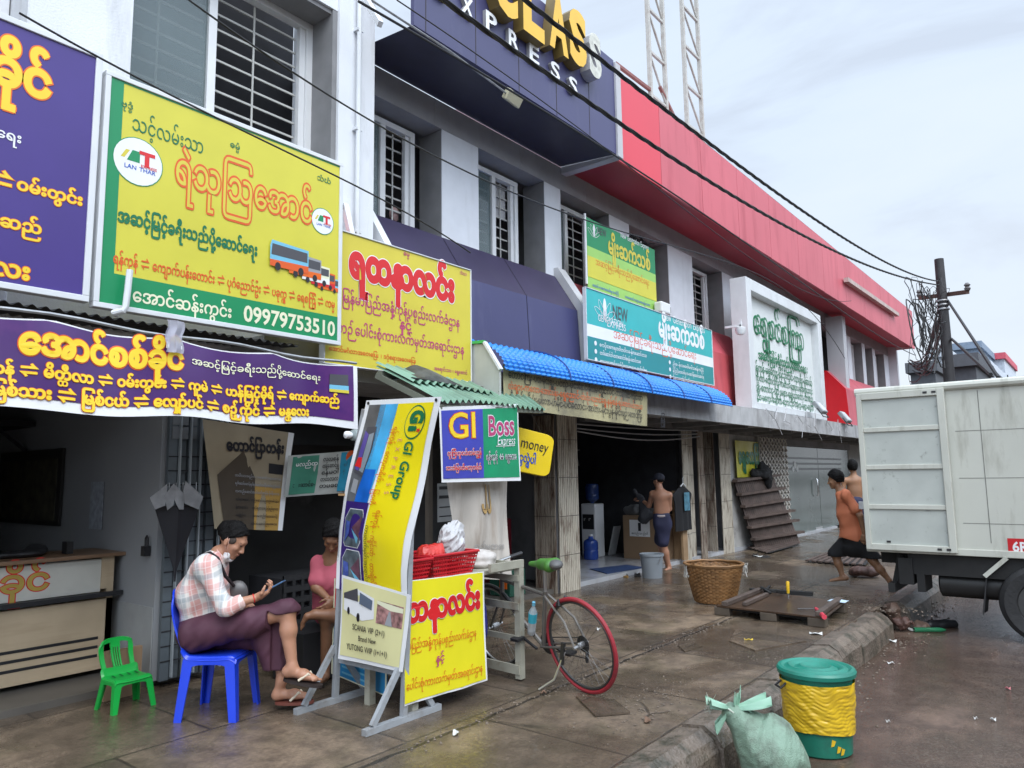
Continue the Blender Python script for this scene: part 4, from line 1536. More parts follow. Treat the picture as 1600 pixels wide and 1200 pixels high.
# cream cloth banner below the blue awning
t = thing('cloth_banner', (5.9, 4.8, 2.3), 'grimy cream cloth banner with black and red print tied below the blue awning', 'banner')
P_grcr = mat('banner_grimy_cream', (.40, .36, .20), .6, var=.1, vs=2, dirt=(.16, .145, .11), damt=.8, ds=1.3, dthr=.45)
x0, x1, z0 = 5.9, 9.22, 2.31
s = Sheet((x0, 4.8, z0), (1, 0, 0), (0, 0, 1), lambda x, y: V(0, .02*math.sin(2.2*x)+.012*math.sin(7*x+4*y)*1.2, -.0145*x+.03*math.sin(2*x)*(.4-y)))
s.parent = t
q = MB(P_grcr)
q.grid(lambda a, b: s.P((x1-x0)*a, .47*b, -.002) if a < .93 else s.P((x1-x0)*a, .47*b, -.002)+V(0, (a-.93)*2.2, 0), 60, 6)
q.build('cloth', t)
for k, (st, mm) in enumerate((('တောင်ကြီး-ပင်း-မိုင်းရှူး-ပင်လုံ-မိုင်းနောင်-ခိုလမ်-လွိုင်လင်-တာချီလိတ်-ကျိုင်းတုံ', P_blk), ('လဲချား-ကလော-အောင်ပန်း-ရွှေညောင်-ဟဲဟိုး-ညောင်ရွှေ-နမ့်စန်-ရပ်စောက်-ပင်းတယ', P_redor), ('ဆီဆိုင်-ဟိုပုံး-ပါးလာ-ဟံမိုင်-ပင်လောင်း-အာဟား-မိုင်းပွန်-မိုင်းပျဉ်း-တောင်ကြီး', P_blk))):
    s.text(st, .08, .335-.12*k, 2.95, .335-.12*k, mm, off=.0, tall=1.25, h=.004)
s.text('မြို့', 3.15, .04, 3.27, .04, P_blk, h=.16)
s.build('lettering', t)

# --- blue corrugated arched awning
t = thing('awning', (5.85, 4.75, 2.72), 'bright blue corrugated plastic awning curving over the canopy edge', 'awning')
M_awb = mat('blue_plastic_sheet', (0.03, 0.22, 0.66), 0.35, var=.08, vs=1.5, dirt=(.02, .12, .40), damt=.4, ds=4)
x0, x1 = 5.82, 11.75
def awn(a, b):
    an = b*math.pi*.46
    rip = .011*math.sin(a*(x1-x0)/.095*6.283)+.010*math.sin(b*26*6.283/2)
    y = 4.72+.80*(1-math.cos(an))
    z = 2.72+.40*math.sin(an)
    r = V(0, -math.cos(an), math.sin(an))
    return V(x0+(x1-x0)*a, y, z-.02+.0*a)+r*rip
q = MB(M_awb)
q.grid(awn, 500, 52)
q.build('sheet', t, ang=70)
q = MB(mat('blue_strap', (.01, .05, .22), .5))
for k in range(1, 6):
    a = k/6+.03
    q.tube([awn(a, b)+V(0, -.012, .012) for b in np.linspace(0, 1, 14)], .009, 5)
q.build('strap', t)
q = MB(mat('awning_gable_grey', (.42, .43, .41), .7, var=.08, dirt=(.28, .28, .25), damt=.6, ds=2, dsc=(2, 2, .5)))
c_ = [ony(735, 530, 5.0)]
q.prism([V(5.80, 4.76, 2.30), V(5.80, 4.76, 2.70), V(5.80, 4.95, 2.99), V(5.80, 5.20, 3.02), V(5.80, 5.6, 3.02), V(5.80, 5.6, 2.30)], V(-.03, 0, 0))
q.build('gable_panel', t)
q = MB(mat('gable_edge_green', (.05, .42, .10), .5))
q.bar((5.775, 4.96, 3.015), (5.775, 5.6, 3.05), .05, .03)
q.m(M_white)
q.bar((5.775, 4.74, 2.70), (5.775, 4.955, 3.01), .05, .025)
q.build('gable_edge', t)
# --- cameras and floodlights by the boards
def cctv(u, v, Y, lab, dome=False):
    o = ony(u, v, Y)
    t = thing('security_camera', o, lab, 'camera', 'security cameras')
    q = MB(M_upvc)
    if dome:
        q.lathe([(0.001, -.10), (.07, -.08), (.10, 0), (.10, .05), (.04, .07)], o, 14)
        q.build('camera_body', t)
        q = MB(M_upvc)
        q.bx(o.x-.02, o.x+.02, o.y-.02, o.y+.3, o.z+.07, o.z+.11)
        q.bx(o.x-.02, o.x+.02, o.y-.03, o.y+.01, o.z+.07, o.z+.2)
        q.build('bracket', t)
    else:
        q.box(o, (.34, .16, .20))
        q.build('camera_body', t, bevel=.03)
        q = MB(M_black)
        q.bx(o.x+.17, o.x+.22, o.y-.05, o.y+.05, o.z-.05, o.z+.05)
        q.build('lens', t)
cctv(1035, 482, 5.75, 'white square camera box on the corner of the green vinyl banner')
cctv(1157, 516, 5.2, 'round white dome camera beside the white box signboard', True)
M_lampgl = mat('flood_glass', (.62, .64, .66), .15)
def flood(u, v, Y, lab):
    o = ony(u, v, Y)
    t = thing('flood_light', o, lab, 'lamp', 'floodlights on the canopy')
    q = MB(M_steel)
    ax = (V(1, 0, 0), V(0, .6, .8), V(0, -.8, .6))
    q.box(o, (.36, .32, .10), ax)
    q.build('housing', t, bevel=.015)
    q = MB(M_lampgl)
    q.box(o+ax[2]*.052, (.30, .26, .006), ax)
    q.build('front_glass', t)
    q = MB(M_black)
    q.tube([o+V(-.2, 0, -.02), o+V(-.2, -.12, -.22), o+V(.2, -.12, -.22), o+V(.2, 0, -.02)], .012, 6)
    q.build('bracket', t)
flood(1281, 637, 5.0, 'square floodlight at the foot of the white box signboard')
flood(1320, 652, 5.0, 'square floodlight in front of the bright red canopy end')
o = ony(862, 150, 5.05)
t = thing('flood_light', ony(801, 153, 5.1), 'small cream floodlight under the navy fascia', 'lamp', 'floodlights on the canopy')
o = ony(801, 153, 5.1)
q = MB(mat('cream_lamp', (.50, .47, .33), .4))
q.box(o, (.26, .08, .13), (V(1, 0, -.1).normalized(), V(0, .8, .6), V(0, -.6, .8)))
q.build('housing', t, bevel=.012)
q = MB(M_steel)
q.tube([ony(580, 0, 5.1), ony(700, 78, 5.1), o], .012, 6)
q.build('conduit', t)

# ------------------------------------------------------------------ pole, wires, towers, far houses
PX, PY = 19.6, 2.65
t = thing('utility_pole', (PX, PY, 0), 'black leaning utility pole with a crossarm and tangles of cable behind the truck', 'utility pole')
q = MB(mat('tarred_pole', (.022, .02, .022), .6, var=.3))
top = ony(1467, 405, PY)
bot = ony(1484, 600, PY)
k = (bot.x-top.x)/(top.z-bot.z)
base = V(PX, PY, 0)
top = V(top.x, PY, top.z)
base = top+(bot-top)*((top.z)/(top.z-bot.z))
q.tube([base, top], [.15, .10], 14)
q.build('pole', t)
q = MB(mat('rusty_steel', (.09, .05, .04), .7, var=.3))
a, b = ony(1437, 466, 3.25), ony(1512, 456, 2.1)
q.bar(a, b, .09, .09)
q.build('crossarm', t)
q = MB(mat('insulator', (.10, .09, .09), .3))
for p in (a, b):
    q = MB(MATS['insulator'])
    q.lathe([(.05, 0), (.07, .05), (.04, .09), (.07, .13), (.03, .18)], p+V(0, 0, .03), 10)
    q.build('insulator', t)
q = MB(M_steel)
mid = top+(base-top)*.155
for dz in (0, -.1, -.2):
    q.lathe([(.132, -.02), (.14, 0), (.132, .02)], mid+V(0, 0, dz), 14)
q.build('pole_band', t)
# cable tangle
q = MB(M_cable)
r_ = random.Random(3)
for i in range(22):
    c_ = ony(r_.uniform(1436, 1472), r_.uniform(460, 560), PY+.1+r_.uniform(-.4, .5))
    rx, rz = r_.uniform(.1, .45), r_.uniform(.2, .8)
    ph = r_.uniform(0, 6.3)
    n_ = 16
    pts = [c_+V(rx*math.cos(ph+k*.42)+r_.uniform(-.04, .04), r_.uniform(-.05, .05)+.2*math.sin(k*.3), rz*math.sin(ph+k*.42)+r_.uniform(-.04, .04)) for k in range(n_)]
    q.tube(pts, r_.choice((.006, .008, .012)), 4)
for i in range(14):
    a = mid+V(0, .1, r_.uniform(-1.2, -.1))
    b = ony(r_.uniform(1418, 1440), r_.uniform(545, 600), 5.0)
    q.tube([a+(b-a)*f+V(0, 0, -.5*math.sin(math.pi*f))+V(.1*math.sin(9*f+i), 0, 0) for f in np.linspace(0, 1, 12)], .018, 4)
q.build('cable_tangle', t)
def wire(pts, r, lab, nm='overhead_cable', sagz=0.0, grp='overhead cables', twist=False):
    """through given points, smoothed"""
    P_ = [Vector(p) for p in pts]
    xs_ = np.array([p.x for p in P_])
    n_ = 90
    xx = np.linspace(xs_[0], xs_[-1], n_)
    deg = min(3, len(P_)-1)
    zf = np.polyfit(xs_, [p.z for p in P_], deg)
    yf = np.polyfit(xs_, [p.y for p in P_], 1)
    c_ = [V(x, np.polyval(yf, x), np.polyval(zf, x)) for x in xx]
    q = MB(M_cable)
    if twist:
        L = np.linspace(0, 60*6.28*(xx[-1]-xx[0])/14, n_*6)
        ci = [V(np.interp(k, range(n_), [p.x for p in c_]), np.interp(k, range(n_), [p.y for p in c_]), np.interp(k, range(n_), [p.z for p in c_])) for k in np.linspace(0, n_-1, n_*6)]
        for ph in (0, 2.09, 4.19):
            q.tube([p+V(0, math.cos(l_*.35+ph), math.sin(l_*.35+ph))*r*.55 for p, l_ in zip(ci, L)], r*.62, 5)
    else:
        q.tube(c_, r, 6)
    tag(q.build(nm, None, at=c_[0]), lab, 'cable', grp)
ya, yb_ = 2.5, 2.62
wire([ony(640, -30, ya), ony(757, 49, ya), ony(885, 133, ya), ony(1060, 255, ya), ony(1200, 337, ya), ony(1300, 388, ya), ony(1400, 428, ya), ony(1463, 446, yb_)], .0145, 'lower thick twisted cable running from the pole across the navy fascia', twist=True)
wire([ony(770, -35, ya), ony(817, 0, ya), ony(946, 101, ya), ony(1100, 218, ya), ony(1200, 290, ya), ony(1300, 357, ya), ony(1400, 415, ya), ony(1463, 440, yb_)], .0145, 'upper thick twisted cable running from the pole along the roof edge', twist=True)
wire([ony(560, 0, 4.9), ony(870, 190, 4.9), ony(1060, 305, 4.9), ony(1250, 440, 4.9), ony(1430, 555, 4.9)], .013, 'long pale service cable under the fascia soffits', sagz=0)
wire([ony(280, -10, 3.8), ony(520, 150, 3.8), ony(750, 280, 3.8), ony(920, 345, 3.8), ony(1320, 560, 3.8)], .006, 'thin wire crossing the upstairs windows')
wire([ony(30, 20, 4.2), ony(300, 165, 4.2), ony(525, 275, 4.2), ony(735, 395, 4.2)], .006, 'thin wire crossing above the yellow signboards')
wire([ony(620, 0, 3.5), ony(850, 160, 3.5), ony(1100, 350, 3.5), ony(1330, 470, 3.5)], .005, 'thin wire just under the thick twisted cables')
for (u, v), lab in (((1560, 590), 'right stay wire from the pole top down to the right'), ((1548, 585), 'left stay wire from the pole crossarm down to the right')):
    a = mid+V(.1, -.1, 0) if u == 1560 else mid+V(.1, -.1, -.9)
    b = ony(u, v, 1.2)
    q = MB(M_cable)
    q.tube([a, b], .03, 6)
    tag(q.build('stay_wire', None, at=a), lab, 'cable', 'stay wires of the pole')
# lattice towers behind the roof
for i, (ua, ub, uc, ud, lab) in enumerate(((1008, 1035, 1018, 1042, 'left steel lattice mast on the roof behind the red fascia'), (1060, 1087, 1073, 1097, 'right steel lattice mast on the roof behind the red fascia'))):
    Yt = 7.6
    a0, a1 = ony(uc, 180, Yt), ony(ud, 190, Yt)
    zt = 16
    t = thing('lattice_mast', (a0.x, Yt, 8.1), lab, 'mast', 'lattice masts on the roof')
    wd = a1.x-a0.x
    q = MB(mat('mast_paint', (.40, .39, .36), .5, var=.1, dirt=(.2, .12, .08), damt=.5, ds=3))
    cs = [(0, 0), (wd, 0)]
    for cx, cy in cs:
        q.bx(a0.x+cx-.045, a0.x+cx+.045, Yt+cy-.045, Yt+cy+.045, 8.1, zt)
    q.build('leg_post', t)
    q = MB(MATS['mast_paint'])
    z = 8.3
    k = 0
    while z < zt-.2:
        for (c0, c1) in ((0, 1),):
            A, B_ = cs[c0], cs[c1]
            q.bar((a0.x+A[0], Yt+A[1], z), (a0.x+B_[0], Yt+B_[1], z), .06, .06)
            q.bar((a0.x+A[0], Yt+A[1], z+1.08), (a0.x+B_[0], Yt+B_[1], z+.05), .045, .045)
        z += 1.1
        k += 1
    q.build('lacing', t)
    q = MB(mat('mast_brace_red', (.20, .07, .06), .6))
    a = V(a0.x, Yt, 10.6 if i == 0 else 9.9)
    b = ony(973, 108, Yt) if i == 0 else ony(1040, 155, Yt)
    q.bar(a, a+(b-a)*1.25, .07, .07)
    q.build('brace', t)
# far houses down the street
def house(u0, u1, vt, X, dep, mats, lab, win=True, zb=0):
    a, b = onx(u0, vt, X), onx(u1, vt, X)
    t = thing('far_house', (X, (a.y+b.y)/2, 0), lab, 'building')
    q = MB(mats[0])
    y0, y1 = min(a.y, b.y), max(a.y, b.y)
    q.bx(X, X+dep, y0, y1, zb, a.z-.5)
    q.build('wall', t)
    q = MB(mats[1])
    q.bx(X-.3, X+dep, y0-.15, y1+.15, a.z-.499, a.z)
    q.build('roof', t)
    if win:
        n_ = max(2, int((y1-y0)/2))
        for k in range(n_):
            for z in (a.z-3.2,):
                q = MB(M_glassd)
                y_ = y0+(y1-y0)*(k+.5)/n_
                q.bx(X-.03, X-.001, y_-.5, y_+.5, z, z+1.4)
                q.build('window', t)
M_fb = mat('far_blue', (.17, .22, .29), .7)
M_fw = mat('far_white', (.46, .50, .55), .8)
M_fr = mat('far_red', (.48, .07, .10), .6)
M_fd = mat('far_dark', (.07, .075, .085), .7)
house(1486, 1531, 538, 62, 12, (M_fb, M_fb), 'blue flat-roofed house down the street behind the pole')
house(1524, 1545, 566, 58, 10, (M_fw, M_fw), 'small pale house beside the blue one at the street end')
house(1538, 1568, 554, 70, 10, (M_fw, M_fr), 'white house with a red top band at the street end')
house(1421, 1460, 568, 40, 8, (M_fd, M_fd), 'dark low building past the end of the terrace', win=False)
house(1456, 1476, 545, 44, 6, (M_fw, M_fw), 'narrow cream building seen left of the pole')
house(1484, 1523, 556, 34, 5, (M_fd, M_fd), 'dark shed with a slanted edge right of the pole', win=False)
house(1568, 1720, 590, 110, 10, (M_fw, M_fb), 'long pale building at the far end of the road')
# ------------------------------------------------------------------ first shop: counter, folding door, posters
M_ply = mat('pale_plywood', (.46, .36, .24), .45, var=.12, vs=2.5, dirt=(.33, .24, .15), damt=.5, ds=2, dsc=(.4, 1, 5))
M_board = mat('counter_sign_white', (.52, .51, .46), .5, var=.08)
t = thing('counter', (2.0, 6.6, 0.055), 'plywood shop counter with dark stripes and a yellow lettered white front panel', 'counter')
cx0, cx1, cy = 0.4, 2.86, 6.58
q = MB(M_ply)
q.bx(cx0, cx1, cy, cy+.05, .10, .66)
q.bx(cx1-.05, cx1, cy-.0, cy+.55, .10, 1.0)
q.bx(cx1-.10, cx1-.051, cy-.004, cy+.05, .74, 1.0)
q.build('front_panel', t)
q = MB(M_black)
for z in (.20, .27, .34):
    q.bx(cx0, cx1-.1, cy-.004, cy, z, z+.022)
q.bx(cx0, cx1+.06, cy-.05, cy+.0, .68, .715)
q.build('dark_stripe', t)
q = MB(M_board)
q.bx(cx0, cx1-.101, cy+.005, cy+.045, .72, .985)
q.build('sign_panel', t)
q = MB(mat('counter_top', (.20, .12, .07), .4, var=.15))
q.bx(cx0, cx1+.08, cy-.05, cy+.6, 1.0, 1.03)
q.build('counter_top', t, bevel=.005)
s = Sheet((cx0, cy+.005, .72), (1, 0, 0), (0, 0, 1))
s.parent = t
s.text('အောင်စစ်ခိုင်', .55, .07, 1.98, .07, mat('lettering_mustard', (.42, .30, .06), .5), outl=P_red, oo=.05, off=.02, tall=.9)
s.build('lettering', t)
q = MB(P_wht)
q.bx(1.62, 1.84, cy-.0035, cy-.0005, .42, .66)
q.build('notice_sheet', t)
q = MB(M_black)
soft(q, [ell((2.25, 6.8, 1.06), (.17, .10, .035)), ell((2.36, 6.85, 1.08), (.08, .06, .05)), cone((2.1, 6.8, 1.05), (1.95, 6.78, 1.04), .02)], .015)
tag(q.build('telephone', None, at=(2.25, 6.8, 1.03)), 'black desk phone lying on the counter top', 'phone')
q = MB(M_black)
q.bx(2.55, 2.60, 6.75, 6.85, 1.032, 1.13)
tag(q.build('card_reader', None, at=(2.57, 6.8, 1.03)), 'small upright black box at the end of the counter top', 'box')
# wall-mounted dark screen and shelf on the partition
t = thing('wall_poster', (2.9, 8.6, 1.3), 'dark framed poster on the shop wall above the counter', 'poster')
q = MB(mat('poster_dark', (.03, .03, .028), .4, var=.3))
q.bx(2.895, 2.921, 7.9, 9.6, 1.2, 1.95)
q.build('frame', t)
q = MB(mat('poster_print', (.07, .065, .045), .5, var=.6, vs=9))
q.bx(2.89, 2.8949, 8.0, 9.5, 1.25, 1.85)
q.build('print', t)
q = MB(mat('paper_grey', (.30, .33, .38), .7, var=.25, vs=20))
q.bx(2.912, 2.921, 7.0, 7.25, 1.2, 1.62)
tag(q.build('wall_notice', None, at=(2.91, 7.1, 1.4)), 'narrow blue grey notice sheet on the white shop wall', 'notice')
t = thing('wall_shelf', (2.8, 9.2, 2.2), 'dark wall shelf on brackets high on the shop wall', 'shelf')
q = MB(M_dark)
q.bx(2.6, 2.92, 8.7, 10.2, 2.2, 2.26)
q.build('shelf_board', t)
q = MB(M_dark)
for y in (8.9, 9.8):
    q.bar((2.62, y, 2.2), (2.91, y, 1.95), .03, .03)
q.build('bracket', t)
q = MB(M_black)
q.bx(2.87, 2.92, 6.08, 6.14, 1.02, 1.10)
q.tube([V(2.9, 6.09, 1.10), V(2.9, 6.09, 1.16), V(2.9, 6.11, 1.18), V(2.9, 6.13, 1.16), V(2.9, 6.13, 1.10)], .008, 6)
tag(q.build('padlock', None, at=(2.9, 6.1, 1.05)), 'black padlock hanging at the edge of the white shop wall', 'padlock')
# slate folding door, part of the shop house
q = MB(M_gdoor)
for i in range(5):
    a = 2.96+.085*i
    q.bx(a, a+.072, 5.93+.02*(i % 2), 5.97+.02*(i % 2), .06, 2.45)
q.m(mat('door_rail_silver', (.30, .33, .35), .4, var=.1))
for a in (3.04, 3.13, 3.22, 3.40, 3.45):
    q.bx(a, a+.012, 5.90, 5.929, .08, 2.4)
q.m(M_dark)
for z in np.arange(.2, 1.9, .115):
    q.bx(2.96, 3.385, 5.926, 5.9295, z, z+.010)
q.build('folding_door', W)
q = MB(mat('dull_window_pale', (.16, .17, .18), .5))
for i in range(3):
    for k in range(3):
        q.bx(2.98+.075*i, 3.04+.075*i, 5.922, 5.9255, 1.96+.115*k, 2.06+.115*k)
q.build('lattice_pane', W)
# black umbrella hung upside down with pale panels
t = thing('umbrella', (3.16, 5.8, 1.1), 'closed black and pale grey umbrella hung by its rib tips on the folding door', 'umbrella')
uc = ony(277, 830, 5.78)
ut, ub = ony(277, 766, 5.78).z, ony(280, 880, 5.78).z
q = MB(mat('umbrella_black', (.012, .012, .016), .6))
q.lathe([(.008, ub-.14), (.014, ub-.05), (.09, ub+.18), (.185, ut-.12)], V(uc.x, 5.79, 0), 18, sy=.42, wob=lambda a, h: .16*math.sin(6*a))
q.build('canopy', t)
q = MB(mat('umbrella_pale', (.21, .21, .215), .75, var=.2, vs=12))
for pl4 in ([(195, 545), (65, 650), (105, 735), (180, 705), (192, 600)], [(245, 540), (175, 630), (195, 740), (240, 705), (255, 610)], [(243, 545), (320, 620), (315, 735), (282, 735), (247, 665)], [(330, 525), (460, 640), (425, 735), (322, 690), (313, 600)]):
    pts = [ony(220+.2125*a_, 640+.2125*b_, 5.695-.006*(k_ % 2)) for k_, (a_, b_) in enumerate(pl4)]
    q.prism(pts, V(0, .004, 0))
q.build('pale_panel', t)
q = MB(M_steel)
for k in range(5):
    q.tube([V(uc.x-.11+.055*k, 5.72, ut-.08), V(uc.x-.10+.055*k, 5.74, ut+.06)], .004, 5)
q.build('rib', t)

# ------------------------------------------------------------------ second stall: sheets, roof, cart
def hung(name, lab, cat, Y, TL, TR, BR, BL, m, wav=.012, n=24, group=None):
    P4 = [ony(*p, Y) for p in (TL, TR, BR, BL)]
    t = thing(name, P4[3], lab, cat, group)
    wd, hg = (P4[1]-P4[0]).length, (P4[0]-P4[3]).length
    class _S(Sheet):
        def P(s, x, y, h=0.0):
            a, b = x/wd, y/hg
            p = (P4[3]*(1-a)+P4[2]*a)*(1-b)+(P4[0]*(1-a)+P4[1]*a)*b
            return p+V(0, wav*math.sin(7*a+2*b)+wav*.5*math.sin(17*a-4*b)-h, 0)
    s = _S((0, 0, 0), (1, 0, 0), (0, 0, 1), warp=lambda x, y: V(0, 0, 0))
    s.h = .004
    s.parent = t
    q = MB(m)
    q.grid(lambda a, b: s.P(wd*a, hg*b, 0), n, n)
    q.build('cloth', t)
    return t, s, wd, hg
P_beige = mat('vinyl_beige', (.30, .25, .17), .5, var=.15, vs=3)
t, s, wd, hg = hung('vinyl_sheet', 'beige vinyl sheet with black heading hung behind the seated man', 'banner', 5.75, (318, 655), (460, 677), (441, 829), (335, 826), P_beige)
s.rect(wd*.93, 0, wd, hg, P_wht)
s.rect(wd*.55, 0, wd*.93, hg*.42, mat('print_ochre', (.42, .25, .06), .5))
s.poly([(wd*.15, 0), (wd*.55, 0), (wd*.55, hg*.5), (wd*.4, hg*.75), (wd*.1, hg*.5)], mat('print_brown_dark', (.06, .045, .03), .5), .0046)
s.text('တောင်ပြာတန်း', wd*.22, hg*.74, wd*.9, hg*.78, P_blk, off=.05, tall=1.3, h=.007)
for k in range(7):
    s.dashes(wd*.3, hg*(.50-.075*k), wd*.9, .03, P_blk if k > 2 else P_grey, 50+k, h=.007)
s.rect(wd*.72, hg*.56, wd*.92, hg*.66, P_blk, .006)
s.build('print', t)
t, s, wd, hg = hung('vinyl_sheet', 'green, white and blue route poster hung beside the beige sheet', 'banner', 5.7, (452, 712), (556, 704), (550, 769), (444, 777), mat('vinyl_pale', (.40, .42, .40), .5, var=.15, vs=5))
s.rect(wd*.06, hg*.05, wd*.42, hg*.96, mat('print_sea_green', (.05, .22, .15), .5, var=.2))
s.quad([(wd*.74, hg*.05), (wd, hg*.05), (wd, hg*.98), (wd*.78, hg*.98)], mat('print_cyan', (.02, .26, .42), .45, var=.15))
s.ell(wd*.93, hg*.85, .06, .06, P_redor, .006)
for k in range(5):
    s.dashes(wd*.47, hg*(.80-.16*k), wd*.74, .05, P_blk, 60+k, h=.008)
    if k < 2:
        s.dashes(wd*.10, hg*(.72-.5*k), wd*.40, .05, P_wht if k == 0 else P_blk, 70+k, h=.008)
    s.dashes(wd*.82, hg*(.64-.14*k), wd*.99, .04, P_dgry, 80+k, h=.008)
s.build('print', t)
q = MB(mat('black_tarp', (.012, .012, .013), .5, var=.3))
q.grid(lambda a, b: V(3.55+3.3*a, 6.1+.05*math.sin(9*a)+.2*b, 1.95+.55*b), 30, 4)
tag(q.build('black_tarpaulin', None, at=(3.6, 6.1, 2)), 'black tarpaulin closing the dark top of the stall behind the posters', 'tarpaulin')
# dark goods at the back of the stall
q = MB(mat('dark_basket', (.02, .02, .022), .6))
for zz in np.linspace(.12, .72, 7):
    q.bx(3.95, 5.0, 5.75, 5.77, zz, zz+.05)
for xx in np.linspace(3.95, 4.98, 12):
    q.bx(xx, xx+.03, 5.752, 5.768, .1, .77)
q.m(M_dark)
q.bx(3.95, 5.0, 5.80, 6.3, .1, .74)
tag(q.build('crate', None, at=(4.4, 5.8, .06)), 'dark slatted crate standing in the gloom behind the seated men', 'crate')
# green corrugated roof
t = thing('stall_roof', ony(690, 627, 4.3), 'pale green corrugated sheet roof of the small stall, sagging to the street', 'roof', None)
M_gsh = mat('green_sheet', (.165, .29, .215), .5, var=.18, vs=2.5, dirt=(.10, .16, .12), damt=.6, ds=4, dsc=(1, .4, 1))
TLr, TRr, BLr, BRr = ony(587, 576, 5.05), ony(815, 612, 5.05), ony(692, 628, 4.28), ony(852, 636, 4.28)
def roofp(a, b, off=0):
    p = (BLr*(1-a)+BRr*a)*(1-b)+(TLr*(1-a)+TRr*a)*b
    return p+V(0, 0, .016*math.sin(a*19*6.283)+off+.02*math.sin(5*a+2*b))
q = MB(M_gsh)
q.grid(lambda a, b: roofp(a, b), 200, 10, thick=.002)
q.build('sheet', t, ang=80)
q = MB(M_gsh)
q.grid(lambda a, b: roofp(.0+.62*a, .42+.58*b, .035), 140, 6, thick=.002)
q.build('sheet', t, ang=80)
q = MB(mat('roof_batten', (.14, .15, .12), .8))
q.bar(BLr+V(0, .05, -.04), BRr+V(0, .05, -.04), .05, .04)
q.bar(TLr+V(0, -.05, -.05), TRr+V(0, -.05, -.05), .05, .05)
q.bar(BLr+V(.02, .03, -.05), TLr+V(.02, 0, -.06), .05, .05)
q.build('batten', t)
q = MB(mat('wood_post', (.11, .09, .07), .8, var=.2))
for p in (V(BLr.x-.1, 4.95, 0), V(BRr.x-.9, 5.0, 0)):
    q2 = MB(MATS['wood_post'])
    q2.bar(p, p+V(0, 0, 2.2), .05, .05, up=(0, 1, 0))
    q2.build('post', t)
# dark rubber scrap curled up on the roof
a, b, c = ony(612, 590, 4.9), ony(708, 607, 4.9), ony(662, 566, 4.9)
def scrap(i, j):
    x = a.x+(b.x-a.x)*i
    top = a.z+(b.z-a.z)*i+(c.z-(a.z+b.z)/2)*max(0, math.sin(math.pi*min(1, i*1.02)))**1.6
    zb = a.z+(b.z-a.z)*i
    return V(x, 4.98-.35*(1-j), zb-.02+(top-zb)*j**.6)
q = MB(mat('rubber_mat_dark', (.035, .038, .035), .6, var=.35, vs=6, dirt=(.12, .13, .12), damt=.7, ds=3))
q.grid(scrap, 24, 10, thick=.012)
tag(q.build('rubber_scrap', None, at=a), 'dark rubber sheet humped up on the green stall roof', 'rubber sheet')
# hanging bulb holder and clear plastic
o = ony(556, 680, 4.6)
t = thing('light_bulb', o, 'grey bulb holder with a white bulb hanging at the corner of the purple banner', 'bulb')
q = MB(mat('grey_plastic', (.22, .26, .26), .4))
q.lathe([(.02, -.045), (.045, -.03), (.05, .03), (.025, .05)], o, 12, ax=(V(0, 0, 1), V(0, 1, 0), V(1, 0, 0)))
q.build('holder', t)
q = MB(P_wht)
q.lathe([(.001, -.045), (.028, -.03), (.03, 0), (.018, .03)], o+V(-.07, 0, 0), 12, ax=(V(0, 0, 1), V(0, 1, 0), V(1, 0, 0)))
q.build('bulb', t)
# GI Boss banner
t, s, wd, hg = hung('cloth_banner', 'blue and green banner reading GI Boss Express hung from the stall roof edge', 'banner', 4.3, (687, 636), (810, 631), (814, 751), (690, 754), P_wht, .006, 12)
s.rect(.02, .03, wd*.5, hg-.03, mat('print_blue_violet', (.05, .06, .40), .4, var=.25, vs=1.5))
s.rect(wd*.5, .03, wd-.02, hg-.03, mat('print_emerald', (.005, .26, .115), .38, var=.1))
s.text('GI', wd*.08, hg*.58, wd*.42, hg*.58, P_ylet, outl=P_redor, oo=.03, off=.01, tall=.82, h=.007)
s.text('Boss', wd*.56, hg*.60, wd*.93, hg*.60, P_pink, outl=P_wht, oo=.05, off=.015, tall=1.1, h=.007)
s.text('Express', wd*.67, hg*.47, wd*.93, hg*.47, P_wht, off=.0, tall=1.2, slant=.2, h=.010)
s.rect(wd*.66, hg*.452, wd*.93, hg*.46, P_wht, .009)
s.text('လူကြီးလူငယ်လမ်းညွှန်', wd*.07, hg*.35, wd*.47, hg*.35, P_red, outl=P_wht, oo=.07, off=.02, tall=1.25, h=.007)
s.text('ဘားအံမြဝတီကော့ကရိတ်', wd*.05, hg*.16, wd*.47, hg*.16, P_red, outl=P_wht, oo=.07, off=.02, tall=1.25, h=.007)
s.text('ရန်ကုန် ↔ မန္တလေး', wd*.53, hg*.28, wd*.95, hg*.28, P_blk, outl=P_wht, oo=.06, off=.0, tall=1.3, h=.007)
s.build('print', t)
# yellow money sign
t = thing('sign_board', ony(866, 740, 4.75), 'rounded yellow plastic sign with the word money hanging under the awning banner', 'sign', 'shop name boards')
Ym = 4.75
A_, B_, C_, D_ = ony(770, 657, Ym), ony(867, 682, Ym), ony(858, 746, Ym), ony(770, 728, Ym)
xl, zl = D_.x, D_.z
wd = B_.x-A_.x
class _M(Sheet):
    def P(s, x, y, h=0.0):
        a, b = x, y
        p = (D_*(1-a)+C_*a)*(1-b)+(A_*(1-a)+B_*a)*b
        return p+V(0, -h, 0)
s = _M((0, 0, 0), (1, 0, 0), (0, 0, 1))
s.parent = t
pts = []
for cx, cy, a0 in ((.86, .84, 0), (.14, .84, 90), (.14, .16, 180), (.86, .16, 270)):
    for k in range(7):
        an = R(a0+15*k)
        pts.append((cx+.14*math.cos(an), cy+.16*math.sin(an)))
q = MB(vinyl('money_yellow', (.78, .56, .015), .3))
q.prism([s.P(x, y, 0) for x, y in pts], V(0, .05, 0))
q.build('panel', t, bevel=.006)
s.text('e money', .28, .56, .90, .56, P_blk, off=.0, size=.36, h=.004, slant=.15, up=(0, 1))
